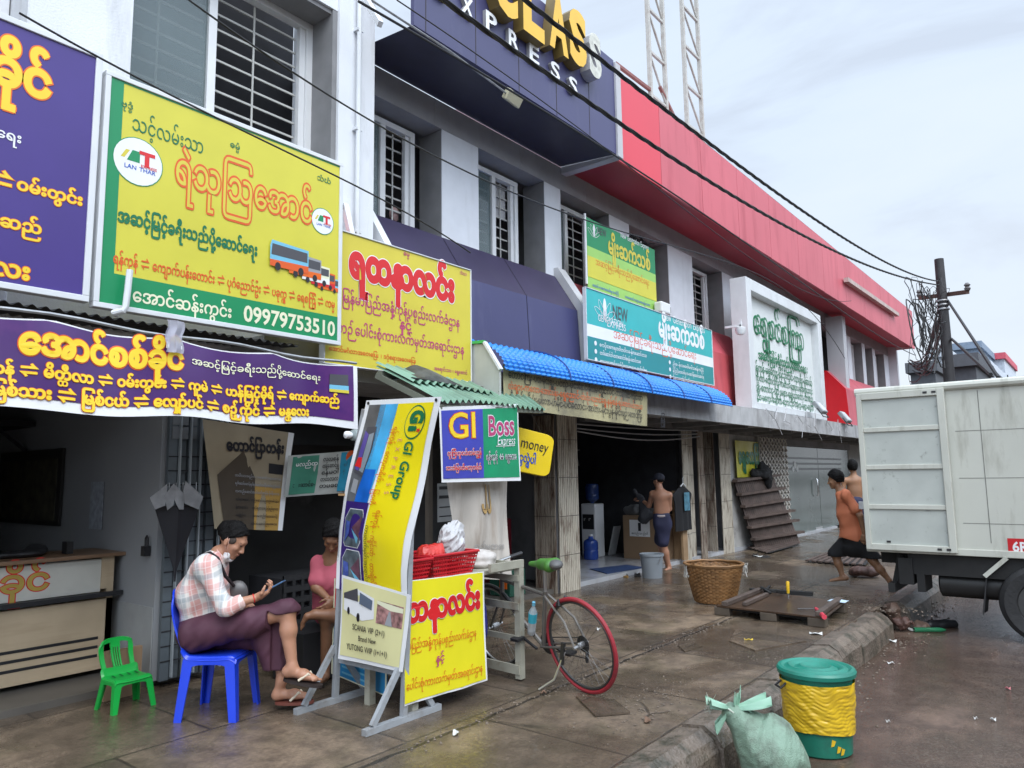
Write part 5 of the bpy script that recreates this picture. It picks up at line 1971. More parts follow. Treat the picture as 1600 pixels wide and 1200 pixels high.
s.text('ငွေလွှဲပါ', .36, .24, .72, .24, P_blue, off=.03, size=.26, h=.004, up=(0, 1))
s.build('lettering', t)
q = MB(M_cable)
q.tube([s.P(.45, .98, -.02), s.P(.30, 1.35, -.02), s.P(.1, 1.7, -.02)], .005, 4)
q.tube([s.P(.8, .98, -.02), s.P(.6, 1.4, -.02)], .005, 4)
q.build('hanging_wire', t)
# grimy translucent vinyl hanging behind the baskets
t, s, wd, hg = hung('vinyl_sheet', 'grimy whitish vinyl sheet hanging in folds behind the red baskets', 'banner', 4.45, (702, 745), (795, 748), (801, 905), (718, 905), mat('vinyl_whitish', (.50, .46, .41), .5, var=.15, vs=3, dirt=(.30, .24, .19), damt=.7, ds=2.4, dsc=(3, 1, .5)), .03, 30)
s.text('၂၂', wd*.42, hg*.78, wd*.66, hg*.78, mat('print_faded_ochre', (.42, .27, .10), .6), off=.05, tall=1.6, h=.007)
s.dashes(wd*.3, hg*.30, wd*.9, .07, mat('print_faded_grey', (.36, .34, .32), .6), 90, h=.007)
s.build('print', t)
q = MB(mat('paper_print', (.34, .35, .35), .7, var=.1))
o = ony(696, 785, 5.2)
q.bx(o.x-.11, o.x+.12, 5.2, 5.206, o.z-.19, o.z+.19)
q.m(P_blk)
for k in range(4):
    q.bx(o.x-.09, o.x+.10, 5.196, 5.1995, o.z+.13-.09*k, o.z+.16-.09*k-.02*(k > 1))
tag(q.build('paper_notice', None, at=o), 'pale printed notice pinned behind the red baskets', 'notice')

# cart
M_cart = mat('cart_angle_grey', (.33, .32, .26), .55, var=.2, vs=4, dirt=(.15, .09, .05), damt=.7, ds=6, dthr=.55)
t = thing('vendor_cart', (4.2, 4.0, 0), 'grey steel framed vendor cart with a slatted end and yellow cloth front', 'cart')
cx0, cx1, y0, y1 = 3.66, 4.80, 3.82, 4.32
q = MB(M_cart)
q.bx(cx0, cx1-.02, y0, y1, .86, .89)
q.build('table_top', t)
for (xx, yy) in ((cx0+.03, y0+.03), (cx0+.03, y1-.03), (cx1, y0-.04), (cx1+.06, y1+.0)):
    q = MB(M_cart)
    q.bx(xx-.028, xx+.028, yy-.028, yy+.028, 0.0 if xx < 4.5 else .02, .93 if xx > 4.5 else .86)
    q.build('leg', t)
for z, hh in ((.09, .07), (.33, .045), (.58, .055), (.80, .045), (.905, .05)):
    q = MB(M_cart)
    q.bar((cx1-.03, y0-.06, z), (cx1+.03, y1+.02, z), .02, hh)
    q.build('rail', t)
q = MB(M_cart)
q.bar((cx1-.38, y0-.055, .915), (cx1+.03, y0-.055, .915), .03, .06)
q.build('rail', t)
# yellow cloth on the cart
t, s, wd, hg = hung('cloth_banner', 'yellow cloth banner with red lettering tied over the front of the cart', 'banner', 3.77, (632, 908), (757, 893), (762, 1063), (632, 1104), P_wht, .008, 16)
s.rect(.0, .015, wd-.02, hg-.006, vinyl('print_yellow_bright', (.74, .66, .018)))
kw = dict(h=.0075)
s.text('တနာလင်း', .02, hg*.66, wd*.93, hg*.68, P_red, outl=P_wht, oo=.085, off=.06, tall=1.2, **kw)
s.text('မာပြည်အနှံ့ကုန်ပစ္စည်းလက်ခံဌာန', .0, hg*.44, wd*.86, hg*.43, P_redor, off=.0, tall=1.4, **kw)
s.text('နှင့်', wd*.34, hg*.29, wd*.44, hg*.29, P_pink, off=.02, **kw)
s.text('ပေါင်းစုံကားလက်မှတ်အရောင်းဌာန', .01, hg*.12, wd*.93, hg*.10, P_redor, off=.0, tall=1.4, **kw)
s.build('print', t)
# baskets on the cart
M_rbk = mat('red_basket_plastic', (.50, .012, .02), .35, var=.08)
def basket(o, L, Wd, H, lab):
    t = thing('plastic_basket', o, lab, 'basket', 'red plastic baskets on the cart')
    o = Vector(o)
    q = MB(M_rbk)
    tp, rows = .84, 5
    def ring(z, k):
        l, w_ = L/2*k, Wd/2*k
        return [o+V(-l, -w_, z), o+V(l, -w_, z), o+V(l, w_, z), o+V(-l, w_, z)]
    a, b = ring(0, tp), ring(H, 1)
    q.add(a, [(0, 1, 2, 3)])
    # lattice sides: bars up and rails round, so light comes through
    for i in range(4):
        A, B_, C, D = a[i], a[(i+1) % 4], b[(i+1) % 4], b[i]
        n_ = int((B_-A).length/.022)
        for k in range(n_+1):
            f = k/n_
            q.bar(A+(B_-A)*f, D+(C-D)*f, .010, .004)
        for r_ in range(rows+1):
            f = r_/rows
            q.bar(A+(D-A)*f, B_+(C-B_)*f, .004, .012 if r_ not in (0, rows) else .03)
    q.build('lattice_body', t)
    q = MB(M_rbk)
    rr = ring(H+.01, 1.02)
    for i in range(4):
        q.bar(rr[i], rr[(i+1) % 4], .03, .018)
    q.build('rim', t, bevel=.005)
basket((4.13, 4.02, .89), .50, .34, .15, 'longer red lattice basket on the cart holding the white sack')
basket((3.70, 3.98, .89), .32, .30, .14, 'smaller red lattice basket half hidden by the standing banner')
def bag(nm, o, r, m, lab, cat, seed=0, h=.0075, amp=.02):
    q = MB(m)
    soft(q, [ell(o, r), ell(Vector(o)+V(r[0]*.4, 0, r[2]*.65), (r[0]*.5, r[1]*.5, r[2]*.6), k=.05), ell(Vector(o)+V(-r[0]*.5, 0, r[2]*.6), (r[0]*.4, r[1]*.5, r[2]*.35), k=.05), wrinkle(amp*.6, 17, 9, seed), crinkle(amp*.55, 40, 5, seed)], h*.6, pad=.06)
    return tag(q.build(nm, None, at=o), lab, cat)
o = ony(706, 848, 4.0)
bag('plastic_bag', o, (.115, .10, .13), mat('plastic_white', (.46, .46, .47), .3, var=.10), 'crumpled white plastic sack standing in the red basket', 'bag', 3)
o = ony(672, 866, 3.98)
bag('plastic_bag', o, (.12, .09, .06), mat('plastic_red', (.55, .03, .02), .3, var=.1), 'crumpled red plastic bag lying over the red baskets', 'bag', 8)
o = V(4.62, 4.1, .97)
q = MB(mat('wrapped_bundle', (.50, .47, .44), .6, var=.08, dirt=(.33, .29, .25), damt=.5, ds=3))
soft(q, [ell(o, (.16, .20, .06)), ell(o+V(-.02, 0, -.05), (.17, .2, .05)), wrinkle(.008, 20, 8, 2), crinkle(.008, 34, 4, 6)], .009, pad=.05)
tag(q.build('wrapped_bundle', None, at=o), 'flat bundle wrapped in dirty white cloth at the end of the cart', 'bundle')
q = MB(mat('blue_tarp', (.018, .018, .20), .55, var=.2, vs=4))
o = V(4.45, 4.15, .42)
soft(q, [ell(o, (.30, .20, .36)), wrinkle(.02, 9, 8, 4), wrinkle(.012, 25, 6, 10)], .022, pad=.06)
tag(q.build('tarp_bundle', None, at=o), 'dark blue tarpaulin bundle stuffed under the cart', 'tarpaulin')

# ------------------------------------------------------------------ A-frame stand with the bent GI banner
t = thing('banner_stand', (3.56, 4.14, 0), 'grey steel A-frame stand holding the twisted GI Group banner on the pavement', 'stand')
XS = 3.56
M_stl = mat('stand_grey_paint', (.30, .32, .34), .5, var=.12, dirt=(.16, .13, .10), damt=.5, ds=8)
for yy in (3.80, 4.52):
    q = MB(M_stl)
    q.bar((XS, yy, .04), (XS, yy-.06, 1.25), .04, .035, up=(0, 1, 0))
    q.bar((XS, yy-.06, 1.25), (XS, yy-.30, 2.12), .04, .035, up=(0, 1, 0))
    q.build('post', t)
    q = MB(M_stl)
    q.bar((XS-.34, yy, .022), (XS+.34, yy, .022), .045, .04)
    q.build('foot_bar', t)
    for sg in (-1, 1):
        q = MB(M_stl)
        q.bar((XS+sg*.27, yy, .045), (XS+sg*.012, yy, .40), .038, .03, up=(0, 1, 0))
        q.build('brace', t)
for z in (.30, .92):
    q = MB(M_stl)
    q.bar((XS+.02, 3.79, z), (XS+.02, 4.52, z), .03, .03)
    q.build('crossbar', t)
# banner as rows: (z, y left, y right, x bulge)
rows = [(.80, 4.495, 3.74, 0), (1.0, 4.50, 3.73, -.02), (1.22, 4.465, 3.69, -.045), (1.53, 4.385, 3.60, -.03), (1.85, 4.285, 3.515, -.02), (2.165, 4.185, 3.40, 0)]
rz = np.array([r_[0] for r_ in rows])
class GS(Sheet):
    zt, zb = 2.165, .80
    def P(s, a, b, h=0.0):
        z = s.zb+(s.zt-s.zb)*b
        yl = np.interp(z, rz, [r_[1] for r_ in rows])
        yr = np.interp(z, rz, [r_[2] for r_ in rows])
        bl = np.interp(z, rz, [r_[3] for r_ in rows])
        y = yl+(yr-yl)*a
        return V(XS-.03+bl*math.sin(math.pi*a)+.012*math.sin(8*b+3*a)-h, y, z+.035*(.5-a))
t, sheet_o = None, None
t = thing('cloth_banner', (XS, 4.1, .8), 'tall twisted yellow and navy banner reading GI Group, tied to the steel stand', 'banner')
s = GS((0, 0, 0), (0, -1, 0), (0, 0, 1), warp=lambda x, y: V(0, 0, 0))
s.sub = .05
s.parent = t
s.h = .004
q = MB(P_wht)
q.grid(lambda a, b: s.P(a, b, 0), 14, 40, thick=.002)
q.build('cloth', t)
s.quad([(.42, .0), (.93, .0), (.93, .975), (.47, .975)], vinyl('print_gi_yellow', (.80, .66, .01), .28), n=26)
s.quad([(.06, .0), (.42, .0), (.42, .47), (.06, .47)], vinyl('print_navy', (.04, .018, .16), .28), n=20)
s.quad([(.06, .47), (.30, .47), (.30, .975), (.06, .975)], mat('print_asphalt', (.10, .105, .11), .3, var=.4, vs=5), n=20)
s.quad([(.24, .47), (.40, .47), (.47, .975), (.22, .975)], mat('print_sky_photo', (.05, .36, .66), .28, var=.35, vs=3.5), n=20)
s.quad([(.20, .47), (.40, .47), (.40, .64), (.25, .64)], mat('print_deep_blue', (.012, .12, .50), .28, var=.25, vs=6), h=.0055, n=12)
s.build('print', t)
s.mb = MB()
# coach seen from the front on the photo part
s.poly([(.10, .62), (.24, .60), (.27, .74), (.25, .86), (.12, .86), (.08, .74)], P_dgry, .008)
s.poly([(.10, .64), (.16, .63), (.17, .82), (.11, .84)], mat('print_coach_violet', (.10, .07, .30), .3), .0095)
s.poly([(.17, .63), (.235, .62), (.255, .74), (.24, .83), (.175, .82)], mat('print_glass', (.22, .26, .30), .2), .0095)
s.poly([(.09, .655), (.19, .645), (.17, .70), (.11, .70)], P_red, .0105)
s.poly([(.11, .52), (.20, .51), (.20, .58), (.12, .59)], P_grey, .008)
s.build('coach_picture', t)
# seats inside the rounded frames
for k, (b0, b1) in enumerate(((.235, .43), (.02, .215))):
    s.mb = MB()
    rr = [(.10, b0+.02), (.13, b0), (.34, b0), (.38, b0+.03), (.38, b1-.02), (.36, b1), (.16, b1), (.10, b1-.05)]
    s.poly([( .24+(x-.24)*1.05, (b0+b1)/2+(y-(b0+b1)/2)*1.04) for x, y in rr], P_wht, .0065)
    s.poly(rr, mat('print_interior', (.09, .12, .14), .3, var=.5, vs=14), .008)
    s.poly([(.12, b0+.02), (.20, (b0+b1)/2-.03), (.20, (b0+b1)/2+.03), (.12, b1-.06)], mat('print_seat_blue', (.06, .10, .36), .3, var=.4, vs=16), .0095)
    s.poly([(.24, (b0+b1)/2+.005), (.37, b1-.03), (.37, (b0+b1)/2-.06)], mat('print_seat_plum', (.14, .06, .09), .3, var=.4, vs=16), .0095)
    s.poly([(.23, (b0+b1)/2), (.33, b0+.02), (.36, b0+.05)], P_sky, .0095)
    s.build('seat_picture', t)
s.mb = MB()
kw = dict(h=.011)
s.ell(.75, .88, .125, .085, P_dgrn, .007, 30)
s.ell(.75, .88, .115, .077, MATS['print_gi_yellow'], .0085, 30)
s.text('G', .70, .938, .70, .872, P_dgrn, off=.06, size=.22, up=(1, 0), **kw)
s.text('i', .70, .862, .70, .835, P_dgrn, off=.06, size=.14, up=(1, 0), **kw)
s.build('logo', t)
s.mb = MB()
s.text('★', .80, .855, .80, .825, P_red, size=.07, up=(1, 0), **kw)
s.text('GI Group', .70, .79, .70, .50, P_dgrn, off=.02, size=.15, up=(1, 0), slant=.12, **kw)
s.text('E  X  P  R  E  S  S', .595, .80, .595, .52, mat('print_salmon', (.62, .22, .16), .4), off=.0, size=.075, up=(1, 0), **kw)
s.text('ရန်ကုန် - ကော့ကရိတ် - မြဝတီ', .50, .86, .44, .46, P_redor, off=.0, size=.085, up=(1, 0), **kw)
s.text('ရန်ကုန် - ကျိုင်းတုံ - တာချီလိတ်', .56, .44, .53, .02, P_redor, off=.0, size=.085, up=(1, 0), **kw)
s.text('ကားလက်မှတ်အရောင်းဌာန', .46, .36, .45, .02, P_blk, off=.0, size=.07, up=(1, 0), **kw)
s.build('lettering', t)
q = MB(mat('wooden_clip', (.36, .22, .10), .6))
o = s.P(0.0, .50, 0)
q.bar(o+V(-.01, .05, .0), o+V(-.01, -.01, .0), .014, .016)
q.build('clip', t)
q = MB(M_black)
for a_, b_ in ((.04, .985), (.95, .985)):
    o = s.P(a_, b_, .004)
    q2 = MB(M_black)
    q2.lathe([(.012, 0), (.012, .003), (.006, .004)], o, 10, ax=(V(0, -1, 0), V(0, 0, 1), V(-1, 0, 0)))
    q2.build('eyelet', t)
# lower panel with the coach picture
t = thing('cloth_banner', (XS, 4.1, .33), 'cream printed panel with a white coach picture and VIP text under the GI banner', 'banner')
P4 = [onx(535, 898, XS-.05), onx(641, 930, XS-.05), onx(630, 1050, XS-.05), onx(528, 1029, XS-.05)]
class LS(Sheet):
    def P(s, a, b, h=0.0):
        p = (P4[3]*(1-a)+P4[2]*a)*(1-b)+(P4[0]*(1-a)+P4[1]*a)*b
        return p+V(-h+.006*math.sin(5*a+4*b), 0, 0)
s = LS((0, 0, 0), (0, -1, 0), (0, 0, 1), warp=lambda x, y: V(0, 0, 0))
s.sub = .1
s.parent = t
s.h = .004
q = MB(P_wht)
q.grid(lambda a, b: s.P(a, b, 0), 10, 10, thick=.002)
q.build('cloth', t)
s.rect(.03, .05, .95, .97, vinyl('print_cream_yellow', (.68, .65, .34)))
s.poly([(.06, .60), (.06, .78), (.27, .89), (.52, .83), (.54, .58), (.36, .52)], P_wht, .007)
s.poly([(.06, .74), (.06, .80), (.27, .90), (.29, .74)], P_dgry, .0085)
s.poly([(.31, .72), (.50, .68), (.50, .80), (.31, .86)], mat('print_windscreen', (.10, .13, .18), .2), .0085)
s.ell(.14, .60, .022, .045, P_blk, .0085, 12)
s.ell(.30, .55, .026, .055, P_blk, .0085, 12)
s.rect(.57, .54, .93, .82, mat('print_saloon', (.30, .16, .15), .4, var=.7, vs=24), .007)
s.poly([(.70, .54), (.80, .54), (.76, .72), (.74, .72)], P_grey, .0085)
s.poly([(.57, .82), (.93, .80), (.93, .74), (.76, .73), (.57, .78)], P_crm, .0085)
s.build('coach_picture', t)
s.mb = MB()
s.text('SCANIA VIP (2+1)', .22, .39, .72, .40, P_blk, off=.012, size=.10, h=.01, up=(0, 1))
s.text('Brand New', .32, .27, .60, .28, P_blk, off=.012, size=.09, h=.01, up=(0, 1))
s.text('YUTONG VVIP (1+1+1)', .14, .14, .78, .15, P_blk, off=.012, size=.10, h=.01, up=(0, 1))
s.build('print', t)
# blue board behind the stand
t = thing('sign_board', (3.8, 4.25, .1), 'blue and red sheet behind the stand, only its edges showing', 'sign')
P4b = [onx(523, 903, 3.78), onx(608, 930, 3.78), onx(604, 1088, 3.78), onx(518, 1052, 3.78)]
q = MB(vinyl('print_azure', (.025, .24, .50)))
f = lambda a, b: (P4b[3]*(1-a)+P4b[2]*a)*(1-b)+(P4b[0]*(1-a)+P4b[1]*a)*b
q.grid(lambda a, b: f(a, b*.62), 8, 8, thick=.004)
q.build('panel', t)
q = MB(P_red)
q.grid(lambda a, b: f(a, .62+.38*b), 6, 6, thick=.004)
q.build('panel', t, label='red upper part of the sheet')
q = MB(P_crm)
for a0, a1, b0, b1 in ((0, 1, 0, .012), (0, .025, .012, 1), (.975, 1, .012, 1)):
    q.grid(lambda a, b: f(a0+(a1-a0)*a, b0+(b1-b0)*b)+V(-.004, 0, 0), 1, 1)
q.m(P_sky)
for k in range(3):
    q.grid(lambda a, b: f(.2+.6*a, .05+.06*k+.02*b)+V(-.004, 0, 0), 1, 1)
q.build('edge_print', t)
# ------------------------------------------------------------------ bicycle
t = thing('bicycle', (4.86, 3.6, 0), 'grey bicycle with a red rear tyre leaning on its kickstand behind the cart', 'bicycle')
Hd = V(.20, .98, 0).normalized()          # rear to front
Ld = V(-Hd.y, Hd.x, 0)                    # its left, towards the camera
lean = R(11)
Zb = (V(0, 0, 1)*math.cos(lean)+Ld*math.sin(lean)).normalized()
Lb = Hd.cross(Zb)*-1
O = V(4.83, 3.16, 0)
WR = .365
def bk(f, u, l=0.0):
    return O+Hd*f+Zb*u+Lb*l
M_fr = mat('bike_frame_grey', (.16, .145, .13), .35, metal=.4, var=.15)
M_chr = mat('bike_steel', (.42, .42, .42), .3, metal=.8, var=.1)
M_tyr = mat('red_tyre', (.30, .018, .03), .6, var=.2, vs=8, dirt=(.06, .012, .016), damt=.85, ds=4, dthr=.45)
M_tyb = mat('black_tyre', (.018, .018, .018), .7, var=.2)
def wheel(f, tm, worn=False):
    c = (f, WR)
    w_ = MB(tm)
    pts = [bk(c[0]+(WR-.018)*math.cos(a), c[1]+(WR-.018)*math.sin(a)) for a in np.linspace(0, 6.2832, 49)[:-1]]
    w_.tube(pts, .0165, 8, closed=True)
    wo_ = w_.build('wheel', t)
    q = MB(M_chr if not worn else mat('rim_dark', (.06, .06, .06), .4, metal=.5))
    q.tube([bk(c[0]+(WR-.042)*math.cos(a), c[1]+(WR-.042)*math.sin(a)) for a in np.linspace(0, 6.2832, 49)[:-1]], .011, 6, closed=True)
    q.build('rim', wo_)
    q = MB(mat('spoke', (.12, .12, .12), .4, metal=.7))
    for k in range(28):
        a = k*2*math.pi/28
        b = a+(.5 if k % 2 else -.5)
        q.tube([bk(c[0]+.02*math.cos(b), c[1]+.02*math.sin(b), .03*(1 if k % 4 < 2 else -1)), bk(c[0]+(WR-.045)*math.cos(a), c[1]+(WR-.045)*math.sin(a))], .0013, 3, caps=False)
    q.build('spokes', wo_)
    q = MB(M_chr)
    q.tube([bk(c[0], c[1], -.075), bk(c[0], c[1], .075)], .012, 8)
    q.tube([bk(c[0], c[1], -.03), bk(c[0], c[1], .03)], .024, 10)
    q.build('hub', wo_)
wheel(0, M_tyr, True)
wheel(1.02, M_tyb)
BBp, STp, SAD = (.43, .29), (.30, .74), (.265, .93)
HT0, HT1 = (.86, .64), (.83, .78)
q = MB(M_fr)
q.tube([bk(*BBp), bk(*STp)], .017, 8)
q.tube([bk(*BBp), bk(*HT0)], .019, 8)
q.tube([bk(STp[0]+.005, STp[1]-.03), bk(*HT1)], .016, 8)
q.tube([bk(HT0[0]+.008, HT0[1]-.05), bk(HT1[0]-.01, HT1[1]+.03)], .019, 8)
for sg in (-1, 1):
    q.tube([bk(BBp[0], BBp[1], .03*sg), bk(0, WR, .065*sg)], .010, 6)
    q.tube([bk(STp[0], STp[1]-.03, .02*sg), bk(.08, WR+.18, .055*sg), bk(0, WR, .065*sg)], .009, 6)
    q.tube([bk(HT0[0]+.01, HT0[1]-.06, .045*sg), bk(1.02, WR, .055*sg)], .011, 6)
q.tube([bk(HT0[0]+.01, HT0[1]-.06, -.045), bk(HT0[0]+.01, HT0[1]-.06, .045)], .012, 6)
q.build('frame', t)
q = MB(M_chr)
q.tube([bk(*STp), bk(*SAD)], .013, 8)
q.build('seat_post', t)
q = MB(mat('saddle_green', (.05, .17, .025), .5, var=.25))
oS = bk(SAD[0], SAD[1])
fl = Hd
soft(q, [cone(oS-fl*.09+Lb*.035+V(0, 0, .025), oS+fl*.03+V(0, 0, .022), .048, .032, k=.04), cone(oS-fl*.09-Lb*.035+V(0, 0, .025), oS+fl*.03+V(0, 0, .022), .048, .032, k=.04), cone(oS+fl*.03+V(0, 0, .022), oS+fl*.16+V(0, 0, .015), .032, .020, k=.03)], .008)
q.build('saddle', t)
q = MB(mat('saddle_cover_grey', (.09, .09, .09), .5))
soft(q, [ell(oS-fl*.13+V(0, 0, .035), (.055, .055, .035)), ell(oS-fl*.16+Lb*.03+V(0, 0, .035), (.045, .045, .03))], .009)
q.build('saddle_rear', t)
q = MB(M_chr)
q.tube([bk(HT1[0], HT1[1]), bk(HT1[0]-.02, .90), bk(HT1[0]+.05, .92)], .012, 8)
q.tube([bk(HT1[0]+.05, .92, l) for l in np.linspace(-.28, .28, 7)], .012, 8)
q.build('handlebar', t)
q = MB(M_black)
for sg in (-1, 1):
    q2 = MB(M_black)
    q2.tube([bk(HT1[0]+.05, .92, .17*sg), bk(HT1[0]+.04, .92, .29*sg)], .017, 8)
    q2.build('grip', t)
q = MB(M_black)
def disc(c, r, l0, l1, m=None, n=24):
    if m:
        q.m(m)
    q.tube([bk(c[0], c[1], l0), bk(c[0], c[1], l1)], r, n)
for r, l in ((.085, -.05), (.06, -.042)):
    disc(BBp, r, l-.002, l+.002)
for k, r in enumerate((.062, .055, .048, .041, .034)):
    disc((0, WR), r, -.028-.005*k, -.026-.005*k)
q.tube([bk(BBp[0], BBp[1]+.05, -.048), bk(0, WR+.045, -.04)], .004, 4)
q.tube([bk(BBp[0], BBp[1]-.05, -.048), bk(.02, WR-.12, -.045), bk(-.02, WR-.09, -.045), bk(-.03, WR-.02, -.045)], .004, 4)
q.bar(bk(-.005, WR-.03, -.06), bk(.02, WR-.15, -.055), .02, .035)
q.build('drivetrain', t)
for sg, an in ((-1, 3.6), (1, .46)):
    q2 = MB(M_black)
    e_ = (BBp[0]+.17*math.cos(an), BBp[1]+.17*math.sin(an))
    q2.bar(bk(BBp[0], BBp[1], .07*sg), bk(e_[0], e_[1], .08*sg), .022, .014)
    q2.box(bk(e_[0], e_[1], .125*sg), (.09, .08, .022), (Hd, Lb, Zb))
    q2.build('crank', t)
q = MB(M_chr)
q.tube([bk(.12, WR-.05, .06), bk(.20, .12, .14), V(*onz(842, 1080)[:2], .012)], .009, 6)
q.m(M_black)
q.bar(bk(.12, WR+.02, .06), bk(.15, WR-.14, .085), .03, .022)
q.build('kickstand', t)
q = MB(M_black)
q.tube([bk(.14, WR+.30, .05), bk(.12, WR+.34, .04), bk(.11, WR+.30, .05)], .010, 6)
q.tube([bk(.10, WR+.31, -.05), bk(.12, WR+.35, -.03), bk(.16, WR+.30, -.05)], .010, 6)
q.build('rear_brake', t)
# plastic water bottle in the frame
t = thing('water_bottle', bk(.50, .40, .02), 'clear plastic bottle with a blue label wedged in the bicycle frame', 'bottle')
bo, bd = bk(.52, .38, .03), (bk(.40, .72, .03)-bk(.52, .38, .03)).normalized()
bx_ = bd.cross(V(1, 0, 0)).normalized()
axb = (bx_, bd.cross(bx_), bd)
q = MB(mat('clear_plastic', (.70, .73, .75), .12, trans=.55, var=.05))
q.lathe([(.028, 0), (.034, .01), (.032, .05), (.034, .09), (.033, .20), (.012, .245), (.012, .26)], bo, 16, ax=axb)
q.build('body', t)
q = MB(mat('label_cyan', (.04, .38, .50), .4))
q.lathe([(.0345, .11), (.0348, .19)], bo, 16, ax=axb)
q.build('label_band', t)
q = MB(P_sky)
q.lathe([(.014, .255), (.014, .285), (.001, .287)], bo, 10, ax=axb)
q.build('cap', t)
# ------------------------------------------------------------------ box truck (its rear hangs over the kerb)
t = thing('box_truck', (10.6, 0.5, -.24), 'dirty white box truck backed over the kerb with a red number plate patch', 'truck')
M_tw = mat('truck_white', (.50, .505, .445), .45, var=.07, vs=1.2, dirt=(.26, .25, .20), damt=.65, ds=2.2, dthr=.52, dsc=(1, 2.5, .5))
M_td = mat('truck_underside', (.012, .012, .012), .7, var=.3)
TX, TYr, TZ0, TZ1 = 9.72, 2.32, .66, 2.60
q = MB(M_tw)
q.bx(TX, TX+2.0, -2.6, TYr, TZ0+.003, TZ1)
bodyo = q.build('body', t, bevel=.02)
q = MB(M_tw)
q.tube([V(TX-.005, y, TZ1-.03) for y in (TYr+.01, 1.0, -1, -2.6)], .05, 10)
q.build('roof_rail', t)
q = MB(mat('seam_dark', (.17, .17, .15), .7))
for y in (1.05, .58, .12, -.4, -.9):
    q.bx(TX-.0025, TX-.0003, y-.004, y+.004, TZ0+.15, TZ1-.1)
for z in (1.02, 1.52, 2.05):
    q.bx(TX-.0022, TX-.0004, -2.6, 1.30, z-.003, z+.003)
q.build('panel_seam', t)
q = MB(M_tw)
q.bx(TX-.02, TX-.001, -2.6, TYr, TZ0, TZ0+.075)
q.build('sill_rail', t, bevel=.006)
# folded-back rear door panel lying on the side
dy0, dy1, dz0, dz1 = 1.37, TYr-.01, TZ0+.03, TZ1-.05
q = MB(mat('truck_door_face', (.43, .455, .42), .5, var=.10, vs=3, dirt=(.13, .12, .10), damt=.85, ds=11, dthr=.60))
q.bx(TX-.055, TX-.022, dy0+.05, dy1-.04, dz0+.05, dz1-.05)
do = q.build('rear_door', t)
q = MB(M_tw)
for a, b, c, d in ((dy0, dy0+.075, dz0, dz1), (dy1-.06, dy1, dz0, dz1), (dy0+.075, dy1-.06, dz0, dz0+.07), (dy0+.075, dy1-.06, dz1-.08, dz1)):
    q.bx(TX-.085, TX-.021, a, b, c, d)
for f in (.27, .52, .76):
    z = dz0+(dz1-dz0)*f
    q.bx(TX-.075, TX-.05, dy0+.075, dy1-.06, z-.028, z+.028)
q.build('door_frame', do, bevel=.006)
q = MB(M_black)
for y, z in ((dy0+.10, dz1-.04), (dy0+.19, dz1-.04), (dy0+.08, dz0+.035), (dy0+.17, dz0+.035), (dy1-.25, dz0+.10)):
    q.bx(TX-.09, TX-.083, y-.022, y+.022, z-.012, z+.012)
q.build('hinge_bolt', do)
q = MB(M_steel)
q.bx(TX-.10, TX-.02, dy1-.002, dy1+.05, 1.16, 1.25)
q.build('latch', t, bevel=.005)
s = Sheet((TX-.004, .90, .70), (0, -1, 0), (0, 0, 1))
s.rect(0, 0, .62, .17, vinyl('plate_red', (.50, .012, .018)))
s.text('6R-', .04, .035, .22, .035, P_wht, off=.03, size=.14)
s.build('number_patch', t)
# chassis, tank, mudflap, wheels
q = MB(M_td)
q.bx(TX+.05, TX+1.95, -2.5, 1.9, .42, TZ0-.001)
q.bx(TX+.02, TX+1.9, 1.85, 2.0, .30, .60)
q.bx(TX+.35, TX+.5, -2.5, 2.25, .50, .655)
q.build('chassis', t)
q = MB(mat('tank_black', (.02, .02, .02), .4))
q.tube([V(TX+.28, y, .32) for y in (1.62, 1.60, .96, .94)], [.12, .16, .16, .12], 16)
q.build('fuel_tank', t)
q = MB(M_td)
q.bx(TX+.05, TX+.5, 1.74, 1.82, .22, .5)
q.bx(TX+.0, TX+1.9, 2.05, 2.12, .20, .30)
q.bar((TX+.2, 2.08, .28), (TX+.2, 2.0, .62), .06, .06)
q.build('bumper_bar', t)
q = MB(M_black)
def flap(a, b):
    z = .04+.40*b
    return V(TX+.02+.42*a, 1.12+.06*(1-b)+.01*math.sin(8*a), z+(.02*((int(a*16) % 2)-.5) if b < .05 else 0))
q.grid(flap, 16, 6, thick=.012)
q.build('mudflap', t)
q = MB(M_tw)
q.bar((TX+.0, .92, .66), (TX+.0, 1.14, .45), .06, .045)
q.build('mudguard_stay', t)
M_tire = mat('truck_tyre', (.022, .022, .023), .75, var=.25, bump=.3, bs=25)
def twheel(y, x, r=.42):
    w_ = MB(M_tire)
    ax = (V(0, 1, 0), V(0, 0, 1), V(1, 0, 0))
    o = V(x, y, r-.24)
    w_.lathe([(r*.56, .02), (r*.60, -.02), (r*.86, -.035), (r*.97, 0), (r, .05), (r, .20), (r*.97, .24), (r*.6, .25)], o, 40, ax=ax)
    wo_ = w_.build('wheel', t)
    q = MB(mat('wheel_rim_dark', (.06, .06, .06), .5, metal=.4))
    q.lathe([(r*.57, 0), (r*.52, .03), (r*.42, .10), (r*.25, .09), (r*.22, .04), (.001, .04)], o, 30, ax=ax)
    for k in range(6):
        a = k*math.pi/3
        q.lathe([(.022, .06), (.022, .10)], o+V(0, r*.33*math.cos(a), r*.33*math.sin(a)), 8, ax=ax)
    q.build('rim', wo_)
twheel(.62, TX+.02)
twheel(.62, TX+1.70)
twheel(-2.9, TX+.02)
q = MB(M_tw)
q.bx(TX+.05, TX+1.95, -4.2, -2.75, .25, 2.05)
q.build('cab', t, bevel=.12)

